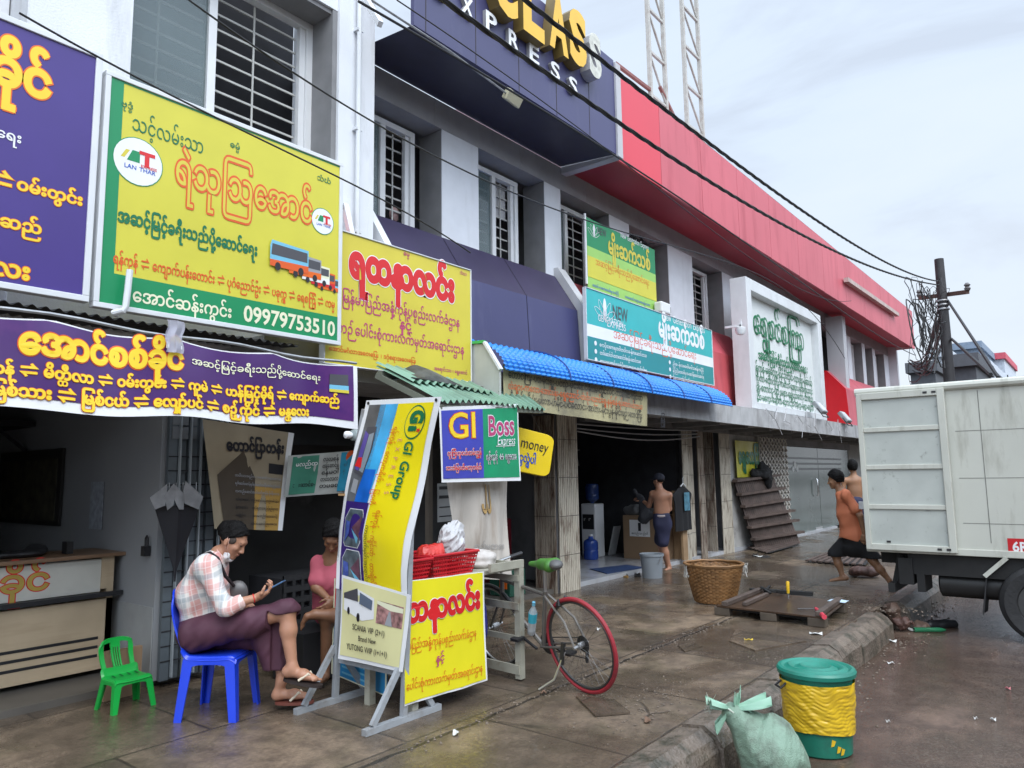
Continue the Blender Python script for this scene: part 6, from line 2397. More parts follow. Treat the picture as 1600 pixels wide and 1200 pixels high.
# ------------------------------------------------------------------ rubbish bin, sack
t = thing('rubbish_bin', (5.32, 1.73, -.24), 'green plastic rubbish bin wrapped in yellow tape standing on the road', 'rubbish bin')
bo = V(5.375, 1.665, -.24)
M_bin = mat('bin_green', (.012, .16, .105), .4, var=.15, vs=6, dirt=(.02, .05, .04), damt=.6, ds=5)
q = MB(M_bin)
q.lathe([(.185, 0), (.20, .012), (.212, .23), (.226, .475), (.232, .51)], bo, 40)
q.build('drum', t)
q = MB(mat('bin_lid_green', (.010, .19, .135), .38, var=.1, dirt=(.02, .10, .075), damt=.4, ds=4))
q.lathe([(.238, .495), (.252, .50), (.255, .525), (.245, .540), (.225, .544), (.205, .534), (.19, .537), (.175, .548), (.16, .546), (.14, .530), (.125, .533), (.10, .548), (.085, .545), (.07, .536), (.001, .534)], bo, 44, sx=1.0)
q.build('lid', t)
M_tape = mat('yellow_tape', (.62, .40, .02), .28, var=.10, vs=7, dirt=(.40, .22, .01), damt=.35, ds=5)
q = MB(M_tape)
def tape(a, b):
    an = 2*math.pi*a
    z = .15+.315*b+.012*math.sin(an*2+1)*(1-b)
    r = .2085+.026*(z/.51)+.006+.0030*(abs(math.sin(38*z+2.2*math.sin(an*2.0)+1.2*math.sin(an*5+9*z)))-.5)*(1+math.sin(3*an+17*z))+.0032*(abs(math.sin(83*z-3*math.sin(an*3)+1.6*math.sin(7*an+20*z)))-.5)+.0022*(abs(math.sin(140*z+5*math.sin(2*an+1)+2*math.sin(9*an)))-.5)+.002*math.sin(9*an+40*z)
    return bo+V(r*math.cos(an), r*math.sin(an), z)
q.grid(tape, 180, 90)
q.build('tape_wrap', t)
q = MB(M_tape)
r_ = random.Random(4)
for k, an in enumerate((3.75, 3.92, 4.05)):
    z = (.085, .045, .03)[k]
    q.add([bo+V((.2065+.0015*k)*math.cos(an+dx), (.2065+.0015*k)*math.sin(an+dx), z+dz) for dx, dz in ((0, 0), (.10, .004), (.17, .035), (.05, .045))], [(0, 1, 2, 3)])
q.build('tape_scrap', t)
q = MB(M_black)
hx = bo+V(.235*math.cos(2.35), .235*math.sin(2.35), .45)
tn = V(-math.sin(2.35), math.cos(2.35), 0)
nr = V(math.cos(2.35), math.sin(2.35), 0)
q.tube([hx+tn*.035, hx+tn*.04+nr*.04+V(0, 0, -.03), hx-tn*.04+nr*.04+V(0, 0, -.03), hx-tn*.035], .008, 6)
q.build('handle', t)
# woven sack leaning at the kerb
t = thing('sack', (4.72, 1.72, -.24), 'bulging pale green woven sack tied at the top leaning against the kerb', 'sack')
M_sack = mat('woven_sack_green', (.21, .315, .235), .5, var=.15, vs=5, dirt=(.09, .105, .08), damt=.8, ds=5, dthr=.46, bump=.5, bs=160)
so_ = V(4.54, 1.745, -.24)
nk = onp(1140, 1106, (4.58, 1.76, 0), FW)
c1 = so_+V(.06, -.05, .13)
q = MB(M_sack)
soft(q, [ell(c1, (.215, .19, .20), k=.08), ell(c1+V(-.05, .03, .10), (.19, .17, .17), k=.1), cone(c1+V(-.05, .05, .12), nk+V(0, 0, -.03), .16, .055, k=.08),
         wrinkle(.020, 9, 10, 0), crinkle(.009, 16, 4, 8), wrinkle(.004, 60, 8, 18)], .0065, pad=.06)
q.build('body', t)
q = MB(mat('sack_ruffle', (.25, .43, .32), .5, var=.15, vs=9))
def ruf(o, d, L, w0, ph):
    sx = d.cross(V(0, 0, 1)).normalized()
    def f(a, b):
        wd = w0*(.45+.75*math.sin(min(1, b*1.05)*2.2))
        return o+d*(L*b)+sx*(wd*(a-.5)*2)+V(0, 0, .022*math.sin(14*a+ph)*b+.012*math.sin(31*a+ph))+FW*(.02*math.sin(9*a+ph)*b)
    q.grid(f, 26, 8, thick=.002)
ruf(nk, (-RT*.9+UP*.25).normalized(), .13, .06, 0)
ruf(nk, (-RT*.5-UP*.75).normalized(), .15, .05, 2)
ruf(nk+RT*.05, (RT*.85+UP*.25).normalized(), .19, .075, 4)
ruf(nk+RT*.04+UP*.01, (RT*.15+UP*.95).normalized(), .075, .06, 1)
ruf(nk+RT*.10, (RT*.55-UP*.75).normalized(), .17, .06, 5)
q.build('ruffled_neck', t)
q = MB(mat('sack_string', (.45, .50, .42), .7))
r_ = random.Random(8)
for k in range(40):
    a = nk-RT*(.10+.03*r_.random())+UP*r_.uniform(-.02, .05)
    q.tube([a, a+V(r_.uniform(-.035, .035), r_.uniform(-.035, .035), r_.uniform(-.02, .04))], .0012, 3, caps=False)
q.tube([nk+RT*(.03*math.cos(x))+UP*.012*math.sin(2*x)+FW*(.055*math.sin(x)) for x in np.linspace(0, 6.28, 16)], .006, 5)
q.build('tie_string', t)

# ------------------------------------------------------------------ bamboo basket
t = thing('bamboo_basket', (9.05, 3.98, 0), 'big woven bamboo basket with frayed white string on its rim', 'basket')
bo = V(9.08, 4.0, 0)
M_bam = mat('bamboo', (.22, .105, .035), .55, var=.35, vs=9, dirt=(.07, .03, .012), damt=.7, ds=6)
M_bam2 = mat('bamboo_light', (.25, .13, .05), .55, var=.3, vs=9)
q = MB(M_bam2)
q.lathe([(.24, .012), (.001, .010)], bo, 24)
n_ = 44
rowsb = 22
def br(z):
    return .245+.115*(z/.47)**.9
for i in range(rowsb):
    z0 = .015+i*.0205
    q.m(M_bam2 if i % 3 else M_bam)
    vs, fs = [], []
    N_ = n_*4
    for k in range(N_):
        an = 2*math.pi*k/N_
        wv = .007*math.sin(n_/2*an+math.pi*(i % 2))
        for dz in (0, .019):
            rr = br(z0+dz)+wv
            vs.append(bo+V(rr*math.cos(an), rr*math.sin(an), z0+dz))
    for k in range(N_):
        l = (k+1) % N_
        fs.append((2*k, 2*l, 2*l+1, 2*k+1))
    q.add(vs, fs, True)
q.build('woven_side', t)
q = MB(M_bam)
for k in range(n_):
    an = 2*math.pi*(k+.25)/n_
    q.bar(bo+V(br(0)*math.cos(an), br(0)*math.sin(an), .01), bo+V(br(.47)*math.cos(an), br(.47)*math.sin(an), .475), .022, .004, up=(math.cos(an), math.sin(an), 0))
q.build('stake', t)
q = MB(M_bam2)
for dz, rr in ((.465, .365), (.48, .372), (.478, .352)):
    q.tube([bo+V(rr*math.cos(a), rr*math.sin(a), dz+.004*math.sin(9*a)) for a in np.linspace(0, 6.2832, 41)[:-1]], .011, 6, closed=True)
q.build('rim', t)
q = MB(mat('white_string', (.55, .54, .50), .7))
r_ = random.Random(2)
for base_an in (-1.0, 2.3):
    for k in range(14):
        an = base_an+r_.uniform(-.2, .2)
        o = bo+V(.375*math.cos(an), .375*math.sin(an), .47)
        q.tube([o, o+V(r_.uniform(0, .04), r_.uniform(-.05, .02), r_.uniform(-.06, .02)), o+V(r_.uniform(-.02, .05), r_.uniform(-.06, .02), r_.uniform(-.17, -.05))], .005, 4)
q.build('string_tuft', t)

# ------------------------------------------------------------------ wooden panel on the pavement, with tools
M_wd = mat('wet_brown_wood', (.062, .036, .022), .28, var=.35, vs=3, dirt=(.025, .016, .011), damt=.7, ds=4, dsc=(1, 5, 1), bump=.3, bs=30)
M_wg = mat('grey_brown_timber', (.085, .062, .05), .6, var=.3, vs=4, bump=.4, bs=30)
t = thing('wooden_platform', (8.8, 3.0, 0), 'wet brown wooden door panel lying on blocks near the kerb', 'wooden panel')
f00, f10, f11, f01 = V(8.25, 3.62, .092), V(8.20, 2.42, .092), V(9.30, 2.50, .092), V(9.55, 3.66, .092)
def pl(a, b, h=0.0):
    return (f00*(1-a)+f10*a)*(1-b)+(f01*(1-a)+f11*a)*b+V(0, 0, h)
q = MB(M_wd)
q.prism([pl(0, 0), pl(1, 0), pl(1, 1), pl(0, 1)], V(0, 0, .02))
q.build('board', t, bevel=.004)
q = MB(M_wg)
for a0, a1, b0, b1 in ((.0, .16, .0, .98), (.84, 1.0, 0, .98)):
    q2 = MB(M_wg)
    q2.bar(pl((a0+a1)/2 if a0 == 0 else .95, b0, .045), pl((a0+a1)/2 if a0 == 0 else .95, b1, .045), .07, .045)
    q2.build('batten', t, bevel=.004)
q2 = MB(M_wg)
q2.bar(pl(.24, .1, .045), pl(.24, .75, .045), .05, .04)
q2.build('batten', t, bevel=.004)
for a, b in ((.05, .04), (.5, .04), (.93, .04), (.06, .9), (.94, .9)):
    q2 = MB(mat('block_dark', (.075, .058, .042), .7, var=.4))
    c_ = pl(a, b)
    q2.bx(c_.x-.05, c_.x+.05, c_.y-.09, c_.y+.09, .005, .0905)
    q2.build('block', t, bevel=.006)
q = MB(M_td)
q.prism([pl(.03, .05, -.03), pl(.97, .05, -.03), pl(.97, .95, -.03), pl(.03, .95, -.03)], V(0, 0, .028))
q.build('dark_underlay', t)  # near-black slab filling the underside of the board
def tool(nm, lab, pts, r, m, m2=None, tip=None):
    tt = thing(nm, pts[0], lab, 'tool', None)
    q = MB(m)
    q.tube(pts, r, 10)
    q.build('handle', tt)
    if tip:
        q = MB(m2 or M_steel)
        q.tube(tip, .008, 6)
        q.build('blade', tt)
o = V(*onz(1232, 935, .11))
tool('chisel', 'yellow handled chisel standing upright in the wooden panel', [o+V(0, 0, .06), o+V(0, 0, .10), o+V(.004, 0, .19), o+V(.004, 0, .20)], [.016, .019, .021, .016], mat('handle_yellow', (.68, .42, .02), .35), None, [o+V(0, 0, 0), o+V(0, 0, .06)])
a = V(*onz(1275, 951, .135))
b = V(*onz(1288, 964, .135))
tool('claw_hammer', 'hammer with a pink red handle lying on the wooden panel', [a, a+(b-a)*.5, b], [.018, .024, .026], mat('handle_pinkred', (.60, .05, .08), .4), M_black, [a, a+V(-.12, .16, 0)])
o = onz(1310, 940, .12)
q = MB(mat('mask_blue', (.45, .58, .68), .7))
q.grid(lambda i, j: o+V(.16*(j-.5)+.02*math.sin(6*i), -.20*(i-.5), .02*math.sin(3*i)*math.sin(3*j)+.01), 10, 6, thick=.003)
tag(q.build('face_mask', None, at=o), 'crumpled pale blue face mask lying at the panel edge', 'mask')
q = MB(M_td)
o1, o2 = onz(1172, 922, .05), onz(1270, 928, .05)
q.bar(o1, o2, .08, .05)
tag(q.build('iron_bar', None, at=o1), 'long dark bar lying behind the wooden panel', 'bar')
q = MB(M_td)
for k in range(4):
    o = onz(1195+9*k, 925+2*(k % 2), .13)
    q.bar(o, o+V(.18*math.cos(k), .18*math.sin(k), .05), .03, .02)
tag(q.build('tool_bundle', None, at=onz(1205, 925, .1)), 'heap of dark iron tools on the far edge of the wooden panel', 'tools')

# ------------------------------------------------------------------ shop 3 and its things
t = thing('cardboard_box', (12.3, 6.6, .07), 'big brown cardboard box with a white printed label in the open shop', 'box')
M_card = mat('cardboard', (.26, .17, .10), .8, var=.1, vs=2)
q = MB(M_card)
q.bx(12.2, 13.0 if False else 12.9, 6.32, 7.12, .071, .86)
q.build('carton', t, bevel=.008)
s = Sheet((12.198, 7.0, .48), (0, -1, 0), (0, 0, 1))
s.rect(.02, .0, .44, .30, P_wht)
s.parent = t
s.rect(.20, .10, .26, .25, P_blk, .004)
s.dashes(.06, .04, .40, .05, P_blk, 5)
s.build('label_sheet', t)
q = MB(mat('cloth_heap_grey', (.10, .10, .10), .8, var=.3))
soft(q, [ell((12.4, 6.9, .93), (.18, .30, .12)), ell((12.45, 6.55, .90), (.2, .2, .08)), wrinkle(.03, 11, 8, 3), wrinkle(.015, 26, 8, 12)], .022)
tag(q.build('clothes_pile', None, at=(12.4, 6.8, .87)), 'grey heap of clothes piled on the cardboard box', 'clothes')
q = MB(mat('plank_tan', (.34, .22, .12), .7, var=.2, vs=4))
q.bx(12.62, 12.66, 6.12, 6.31, .0, 1.30)
q.bx(12.42, 12.60, 6.02, 6.06, .075, .62)
tag(q.build('chipboard_panel', None, at=(12.6, 6.15, 0)), 'tan chipboard pieces leaning beside the second shutter', 'board')
def water_dispenser(o, lab, body, front, bottle, H=1.0):
    t = thing('water_dispenser', o, lab, 'water dispenser', 'water dispensers')
    o = Vector(o)
    q = MB(body)
    q.box(o+V(0, 0, H/2), (.32, .32, H))
    q.build('cabinet', t, bevel=.02)
    q = MB(front)
    q.box(o+V(-.1615, -.0, H*.66), (.006, .25, .28))
    q.build('tap_panel', t)
    q = MB(P_wht)
    for dy in (-.05, .06):
        q2 = MB(M_chr)
        q2.tube([o+V(-.16, dy, H*.72), o+V(-.21, dy, H*.72), o+V(-.21, dy, H*.68)], .012, 6)
        q2.build('tap', t)
    t2 = thing('water_jug', o+V(0, 0, H), 'blue water jug upside down on the '+('white' if body is P_wht else 'dark red')+' dispenser', 'water jug', 'blue water jugs')
    q = MB(bottle)
    q.lathe([(.03, 0), (.04, .03), (.13, .08), (.135, .15), (.128, .17), (.135, .19), (.135, .33), (.12, .37), (.001, .38)], o+V(0, 0, H), 22)
    q.build('jug_body', t2)
    return t
M_jug = mat('jug_blue', (.03, .06, .20), .2, var=.15)
water_dispenser((12.2, 7.78, .07), 'white water dispenser with a dark tap panel in the open shop', P_wht, M_black, M_jug)
water_dispenser((8.25, 6.9, .055), 'dark red water dispenser with a white tap panel left of the first shutter', mat('dispenser_maroon', (.10, .006, .012), .4), P_wht, M_jug, .96)
def jug(o, lab):
    t = thing('water_jug', o, lab, 'water jug', 'blue water jugs')
    q = MB(mat('jug_blue_bright', (.03, .075, .34), .2, var=.15))
    q.lathe([(.12, 0), (.135, .02), (.135, .15), (.128, .17), (.135, .19), (.135, .30), (.12, .34), (.045, .38), (.04, .42)], o, 22)
    q.build('jug_body', t)
    q = MB(P_wht)
    q.lathe([(.042, .42), (.042, .45), (.001, .452)], o, 12)
    q.build('cap', t)
jug((11.75, 7.55, .07), 'blue water jug on the floor in front of the white dispenser')
jug((11.5, 7.95, .07), 'blue water jug on the floor left of the dispenser, half in the dark')
t = thing('plastic_bottle', (10.35, 7.15, .07), 'squat white oil container with a red label just inside the shop', 'container')
q = MB(mat('container_pale', (.45, .42, .36), .4))
q.box((10.35, 7.1, .19), (.20, .24, .24))
q.build('body', t, bevel=.03)
q = MB(P_wht)
q.box((10.35, 7.1, .37), (.16, .18, .10))
q.build('top', t, bevel=.03)
q = MB(P_red)
q.box((10.247, 7.1, .35), (.006, .16, .05))
q.build('label_band', t)
q = MB(mat('white_board_sheet', (.50, .51, .52), .6))
q.bar((12.6, 7.62, .08), (12.6, 7.48, .62), .25, .02)
tag(q.build('white_panel', None, at=(12.6, 7.6, .07)), 'white board leaning right of the white water dispenser', 'board')
q = MB(mat('mat_blue', (.012, .035, .11), .85, var=.3, vs=9))
q.prism([V(10.15, 6.24, .0745), V(11.15, 6.12, .0745), V(11.3, 6.55, .0745), V(10.5, 6.78, .0745)], V(0, 0, .008))
tag(q.build('door_mat', None, at=(10.7, 6.4, .075)), 'dark blue doormat on the tiled shop threshold', 'mat')
t = thing('bucket', (10.65, 5.72, 0), 'grey plastic bucket with a darker rim on the wet pavement', 'bucket')
bo = V(10.66, 5.72, 0)
q = MB(mat('bucket_grey', (.22, .245, .27), .4, var=.06))
q.lathe([(.001, .006), (.15, .006), (.152, .0), (.178, .33), (.192, .335), (.192, .37), (.186, .37), (.17, .36), (.14, .02)], bo, 30)
q.build('body', t)
q = MB(M_chr)
q.tube([bo+V(-.06+.19*math.cos(a)*.2, .19*math.cos(a), .30-.12*math.sin(a)) for a in np.linspace(0, math.pi, 12)]+[bo+V(0, -.19, .33)], .004, 5)
q.build('handle', t)
def slipper(o, an, m, lab, grp='slippers on the pavement'):
    t = thing('slipper', o, lab, 'slipper', grp)
    d = V(math.cos(an), math.sin(an), 0)
    sd_ = V(-d.y, d.x, 0)
    q = MB(m)
    pts = []
    for k in range(20):
        a = 2*math.pi*k/20
        pts.append(Vector(o)+d*(.13*math.cos(a))+sd_*((.048+.008*math.cos(a))*math.sin(a)))
    q.prism(pts, V(0, 0, .018))
    q.build('sole', t)
    q = MB(M_black)
    for sg in (-1, 1):
        q.tube([Vector(o)+d*.07+V(0, 0, .02), Vector(o)+d*.03+sd_*.035*sg+V(0, 0, .045), Vector(o)-d*.03+sd_*.048*sg+V(0, 0, .015)], .006, 5)
    q.build('strap', t)
o = onz(984, 899, 0.0)
slipper(onz(976, 901), .9, mat('slipper_tan', (.30, .17, .04), .6), 'tan slipper lying left of the grey bucket')
slipper(onz(996, 900), .5, mat('slipper_dark', (.03, .03, .03), .6), 'dark slipper just beside the grey bucket')
slipper(onz(1180, 869), .2, MATS['slipper_dark'], 'black slipper left of its pair in front of the leaning pallet')
slipper(onz(1196, 871), -.3, MATS['slipper_dark'], 'black slipper right of its pair in front of the leaning pallet')
# black shirt on a hanger at the second shutter
t = thing('hanging_shirt', (12.85, 6.0, 1.8), 'black T-shirt with a small blue print hung at the second shutter', 'shirt')
c_ = ony(1069, 800, 5.95)
top_, bot_ = ony(1066, 760, 5.95).z, ony(1070, 829, 5.95).z
q = MB(mat('shirt_black', (.010, .010, .012), .8))
w_ = .30
def shp(a, b):
    z = bot_+(top_-bot_)*b
    half = w_*(1.0 if b < .62 else 1.0+.28*(b-.62)/.2 if b < .82 else 1.28-.95*(b-.82)/.18)
    return V(c_.x+(a-.5)*2*half, 5.97-.03*math.cos(3*(a-.5))+.015*math.sin(17*a)*(1-b), z)
q.grid(shp, 20, 24, thick=.02)
q.build('cloth', t)
s = Sheet((c_.x-.05, 5.915, bot_+(top_-bot_)*.45), (1, 0, 0), (0, 0, 1))
s.rect(0, 0, .22, .32, mat('print_picture_blue', (.08, .22, .30), .6, var=.6, vs=9))
s.build('picture_print', t)
q = MB(P_wht)
q.tube([V(c_.x-.1, 5.95, top_), V(c_.x, 5.95, top_+.05), V(c_.x+.1, 5.95, top_)], .012, 6)
q.tube([V(c_.x, 5.95, top_+.05), V(c_.x, 5.95, top_+.14), V(c_.x+.04, 5.96, top_+.17)], .006, 5)
q.build('hanger', t)
# ceiling fan / bulb bracket in the gloom
t = thing('lamp_bracket', (11.6, 8.5, 2.2), 'dim metal bracket with unlit bulbs in the dark open shop', 'lamp')
q = MB(mat('bracket_grey', (.12, .12, .12), .5))
q.tube([V(11.3, 9.4, 1.4), V(11.3, 9.4, 2.62)], .035, 8)
q.build('pipe', t)
q = MB(MATS['bracket_grey'])
q.bar((11.5, 8.9, 2.05), (12.6, 8.3, 2.12), .03, .03)
q.bar((12.5, 8.35, 2.1), (12.55, 8.3, 1.8), .03, .03)
q.build('arm', t)
q = MB(mat('bulb_cream', (.4, .4, .34), .4))
for k in range(2):
    q2 = MB(MATS['bulb_cream'])
    q2.lathe([(.001, -.10), (.05, -.07), (.055, -.02), (.02, .05)], V(12.0, 8.6-.03*k, 2.02-.12*k), 12)
    q2.build('bulb', t)
# ------------------------------------------------------------------ leaning pallet, cloth, poster, grates
t = thing('wooden_pallet', (16.4, 5.9, 0), 'dark slatted wooden rack leaning askew against the wall by the lattice gate', 'pallet')
TLp, TRp, BLp, BRp = ony(1146, 748, 6.06), ony(1207, 742, 5.98), V(15.6, 5.92, .02), V(17.25, 5.50, .02)
def lp(a, b, n=0.0):
    nn = (TLp-BLp).cross(BRp-BLp).normalized()
    if nn.y > 0:
        nn = -nn
    return (BLp*(1-a)+BRp*a)*(1-b)+(TLp*(1-a)+TRp*a)*b+nn*n
M_pal = mat('pallet_brown', (.10, .07, .058), .65, var=.3, vs=5, dirt=(.04, .028, .022), damt=.6, ds=6)
q = MB(M_pal)
for k in range(22):
    a = k/22
    q.add([lp(a+.003, 0), lp(a+.040, 0), lp(a+.040, 1), lp(a+.003, 1)], [(0, 1, 2, 3)])
    q.add([lp(a+.003, 0, -.03), lp(a+.040, 0, -.03), lp(a+.040, 1, -.03), lp(a+.003, 1, -.03)], [(3, 2, 1, 0)])
q.m(M_td)
q.add([lp(0, 0, -.01), lp(1, 0, -.01), lp(1, 1, -.01), lp(0, 1, -.01)], [(0, 1, 2, 3)])
q.build('slats', t)
for b in (.14, .31, .45, .61, .78, .97):
    q = MB(M_pal)
    q.bar(lp(-.03, b, .05), lp(1.10, b+.02, .05), .12, .05)
    q.build('ledge', t)
q = MB(mat('black_cloth', (.008, .008, .009), .85))
c_ = lp(.62, 1.03, .08)
soft(q, [ell(c_, (.36, .12, .12)), ell(c_+V(.1, 0, .18), (.18, .08, .16), k=.08), ell(c_+V(.35, -.02, -.1), (.14, .08, .2), k=.08), wrinkle(.05, 9, 8, 5), wrinkle(.03, 22, 8, 15)], .028, pad=.1)
tag(q.build('black_cloth', None, at=c_), 'black crumpled cloth thrown over the top of the leaning rack', 'cloth')
t, s, wd, hg = hung('wall_poster', 'yellow poster with green lettering on the wall above the leaning rack', 'poster', 6.08, (1149, 688), (1188, 691), (1190, 745), (1152, 746), vinyl('poster_yellow', (.58, .54, .05)), .01, 12)
s.text('ရွှေလေကြို', wd*.08, hg*.38, wd*.95, hg*.38, P_dgrn, off=.05, tall=1.5, h=.012)
s.build('print', t)
def grate(c4, n_, lab):
    c4 = [V(*p) for p in c4]
    t = thing('slatted_grate', (c4[0]+c4[2])/2, lab, 'grate', 'wooden grates on the pavement')
    for k in range(n_):
        a, b = k/n_, (k+.55)/n_
        q = MB(M_pal)
        P_ = lambda x, y: (c4[0]*(1-x)+c4[1]*x)*(1-y)+(c4[3]*(1-x)+c4[2]*x)*y
        q.prism([P_(a, 0), P_(b, 0), P_(b, 1), P_(a, 1)], V(0, 0, .025))
        q.build('slat', t)
    q = MB(M_td)
    q.prism([P_(0, .05), P_(1, .05), P_(1, .95), P_(0, .95)], V(0, 0, .004))
    q.build('slat_backing', t)  # thin near-black sheet below the slats
gz = lambda u, v: onz(u, v, .03)
grate([gz(1168, 856), gz(1200, 865), gz(1252, 850), gz(1225, 842)], 6, 'small dark slatted grate at the foot of the leaning rack')
grate([gz(1258, 877), gz(1352, 884), gz(1362, 868), gz(1300, 862)], 9, 'dark slatted grate lying flat behind the walking man')
# ------------------------------------------------------------------ rubble and litter
M_rub = mat('rubble_brown', (.12, .075, .055), .6, var=.35, vs=8, bump=.6, bs=25)
M_rubr = mat('rubble_red', (.095, .048, .037), .6, var=.35, vs=8, bump=.6, bs=25)
def rock(o, r, m, lab, seed, grp='rubble along the kerb', nm='broken_stone', cat='stone'):
    q = MB(m)
    rr = random.Random(seed)
    soft(q, [ell(o, (r[0], r[1], r[2]), k=.02), wrinkle(.35*min(r), 2.0/max(r), 8, seed % 20), crinkle(.25*min(r), 2.6/max(r), 4, seed % 20)], min(r)/5, pad=min(r)*.6)
    tag(q.build(nm, None, at=o), lab, cat, grp)
rock(onz(1352, 893, .08), (.17, .22, .075), M_rubr, 'reddish broken block near the walking man\'s front foot', 1)
rock(V(9.9, 2.12, -.06), (.10, .09, .10), M_rub, 'dark mossy stone in the gap of the kerb', 2)
rock(V(9.75, 2.0, -.14), (.08, .10, .07), M_rubr, 'reddish stone slab slipped down from the kerb gap', 3)
rock(V(9.95, 1.85, -.2), (.09, .10, .06), M_rub, 'flat brown stone at the foot of the kerb gap', 4)
rock(V(6.35, 1.78, -.18), (.11, .08, .055), M_rubr, 'reddish brick lump behind the rubbish bin', 5)
rock(V(6.6, 1.84, -.20), (.08, .08, .06), M_rub, 'small brown lump right behind the brick lump', 6)
q = MB(M_black)
o = onz(1470, 975, -.2)
soft(q, [cone(o+V(-.1, .1, 0), o+V(.12, -.12, 0), .05, .055), wrinkle(.01, 20, 6, 2)], .012)
tag(q.build('black_block', None, at=o), 'black rubber wheel chock lying on the road under the truck', 'wheel chock')
q = MB(mat('bottle_green', (.03, .22, .10), .2, trans=.4))
o = onz(1452, 984, -.215)
q.tube([o+V(-.10, .14, 0), o+V(.06, -.10, 0), o+V(.09, -.15, 0)], [.028, .028, .012], 10)
tag(q.build('glass_bottle', None, at=o), 'green glass bottle lying on the road by the kerb gap', 'bottle')
r_ = random.Random(21)
M_scr = [mat('litter_white', (.55, .55, .53), .7), mat('litter_yellow', (.6, .42, .03), .6), mat('litter_brown', (.14, .08, .05), .8), mat('litter_pink', (.45, .15, .16), .7)]
for (u, v, z, m_, sz) in ((1012, 1128, 0, 2, .04), (1170, 1002, 0, 1, .04), (1275, 992, 0, 0, .06), (1393, 1003, -.24, 0, .05), (1425, 985, -.24, 0, .08), (1388, 1130, -.24, 0, .014), (1525, 1125, -.24, 0, .014), (1552, 1127, -.24, 0, .018), (1575, 1078, -.24, 3, .02), (712, 1148, 0, 0, .035), (848, 1085, 0, 2, .03), (1185, 870, 0, 0, .1), (1335, 898, 0, 0, .07), (1095, 872, 0, 0, .12), (1392, 1038, -.24, 0, .03), (935, 985, 0, 0, .03)):
    o = onz(u, v, z)+V(0, 0, .006)
    q = MB(M_scr[m_])
    an = r_.uniform(0, 3)
    q.grid(lambda i, j: o+V((i-.5)*sz*2*math.cos(an)-(j-.5)*sz*math.sin(an), (i-.5)*sz*2*math.sin(an)+(j-.5)*sz*math.cos(an), .010+.012*math.sin(5*i+an)*math.cos(4*j)), 5, 4, thick=.002)
    q.build('paper_scrap', None, at=o, label='small flat scrap of pale or coloured litter on the wet ground', cat='litter', group='scraps of litter')
# crumbled concrete and grit
q = MB(mat('grit_stone', (.13, .10, .075), .7, var=.4, vs=3))
r_ = random.Random(33)
def pebble(o, s_):
    vs = [Vector(o)+V(r_.uniform(.6, 1.2)*s_*math.cos(k*1.57), r_.uniform(.6, 1.2)*s_*math.sin(k*1.57), r_.uniform(0, .3)*s_) for k in range(4)]
    vs.append(Vector(o)+V(0, 0, s_*r_.uniform(.5, 1.0)))
    q.add(vs, [(0, 1, 4), (1, 2, 4), (2, 3, 4), (3, 0, 4)])
def scat(n_, fx, fy, z, s0, s1):
    for k in range(n_):
        pebble((fx(), fy(), z), r_.uniform(s0, s1))
scat(380, lambda: r_.uniform(3.2, 9), lambda: r_.gauss(3.42, .05), .001, .003, .014)
scat(220, lambda: r_.gauss(4.85, .35), lambda: r_.gauss(2.72, .18), .001, .003, .012)
scat(200, lambda: r_.gauss(9.9, .3), lambda: r_.gauss(2.3, .25), .001, .005, .025)
scat(300, lambda: r_.uniform(6, 14), lambda: 1.98-abs(r_.gauss(0, .16)), -.24, .004, .02)
scat(260, lambda: r_.uniform(3, 12), lambda: r_.uniform(2.3, 5.8), .001, .003, .009)
scat(120, lambda: r_.gauss(6.8, .5), lambda: r_.gauss(2.6, .2), .001, .003, .010)
q.build('gravel', None, at=(5, 3, 0), kind='stuff', label='loose grit and crumbled concrete along the paving joints and kerb', cat='gravel')
# broken slab edges: low raised plates near the joints
for k, (pts, lab) in enumerate((([(1150, 985), (1215, 1000), (1260, 1003), (1180, 1018), (1140, 1003)], 'long flake of broken paving in front of the wooden panel'), ([(900, 1090), (960, 1095), (985, 1115), (930, 1120)], 'cracked paving flake in front of the bicycle wheel'), ([(1060, 1010), (1080, 1005), (1098, 1012), (1070, 1020)], 'small loose paving flake near the bamboo basket'))):
    q = MB(M_pave)
    q.prism([onz(u, v, .003) for u, v in pts][::-1], V(0, 0, .012))
    q.build('paving_flake', None, at=onz(*pts[0]), label=lab, cat='stone', group='loose paving flakes')
# ------------------------------------------------------------------ green crate by the first shutter
t = thing('crate', (7.8, 6.3, .055), 'dark green plastic crate with an orange bottle label by the first shutter', 'crate')
q = MB(mat('crate_green', (.012, .07, .045), .5))
q.bx(7.62, 7.95, 6.15, 6.5, .06, .40)
q.build('body', t, bevel=.01)
q = MB(P_org)
q.bx(7.612, 7.6199, 6.2, 6.32, .16, .32)
q.build('label_patch', t)
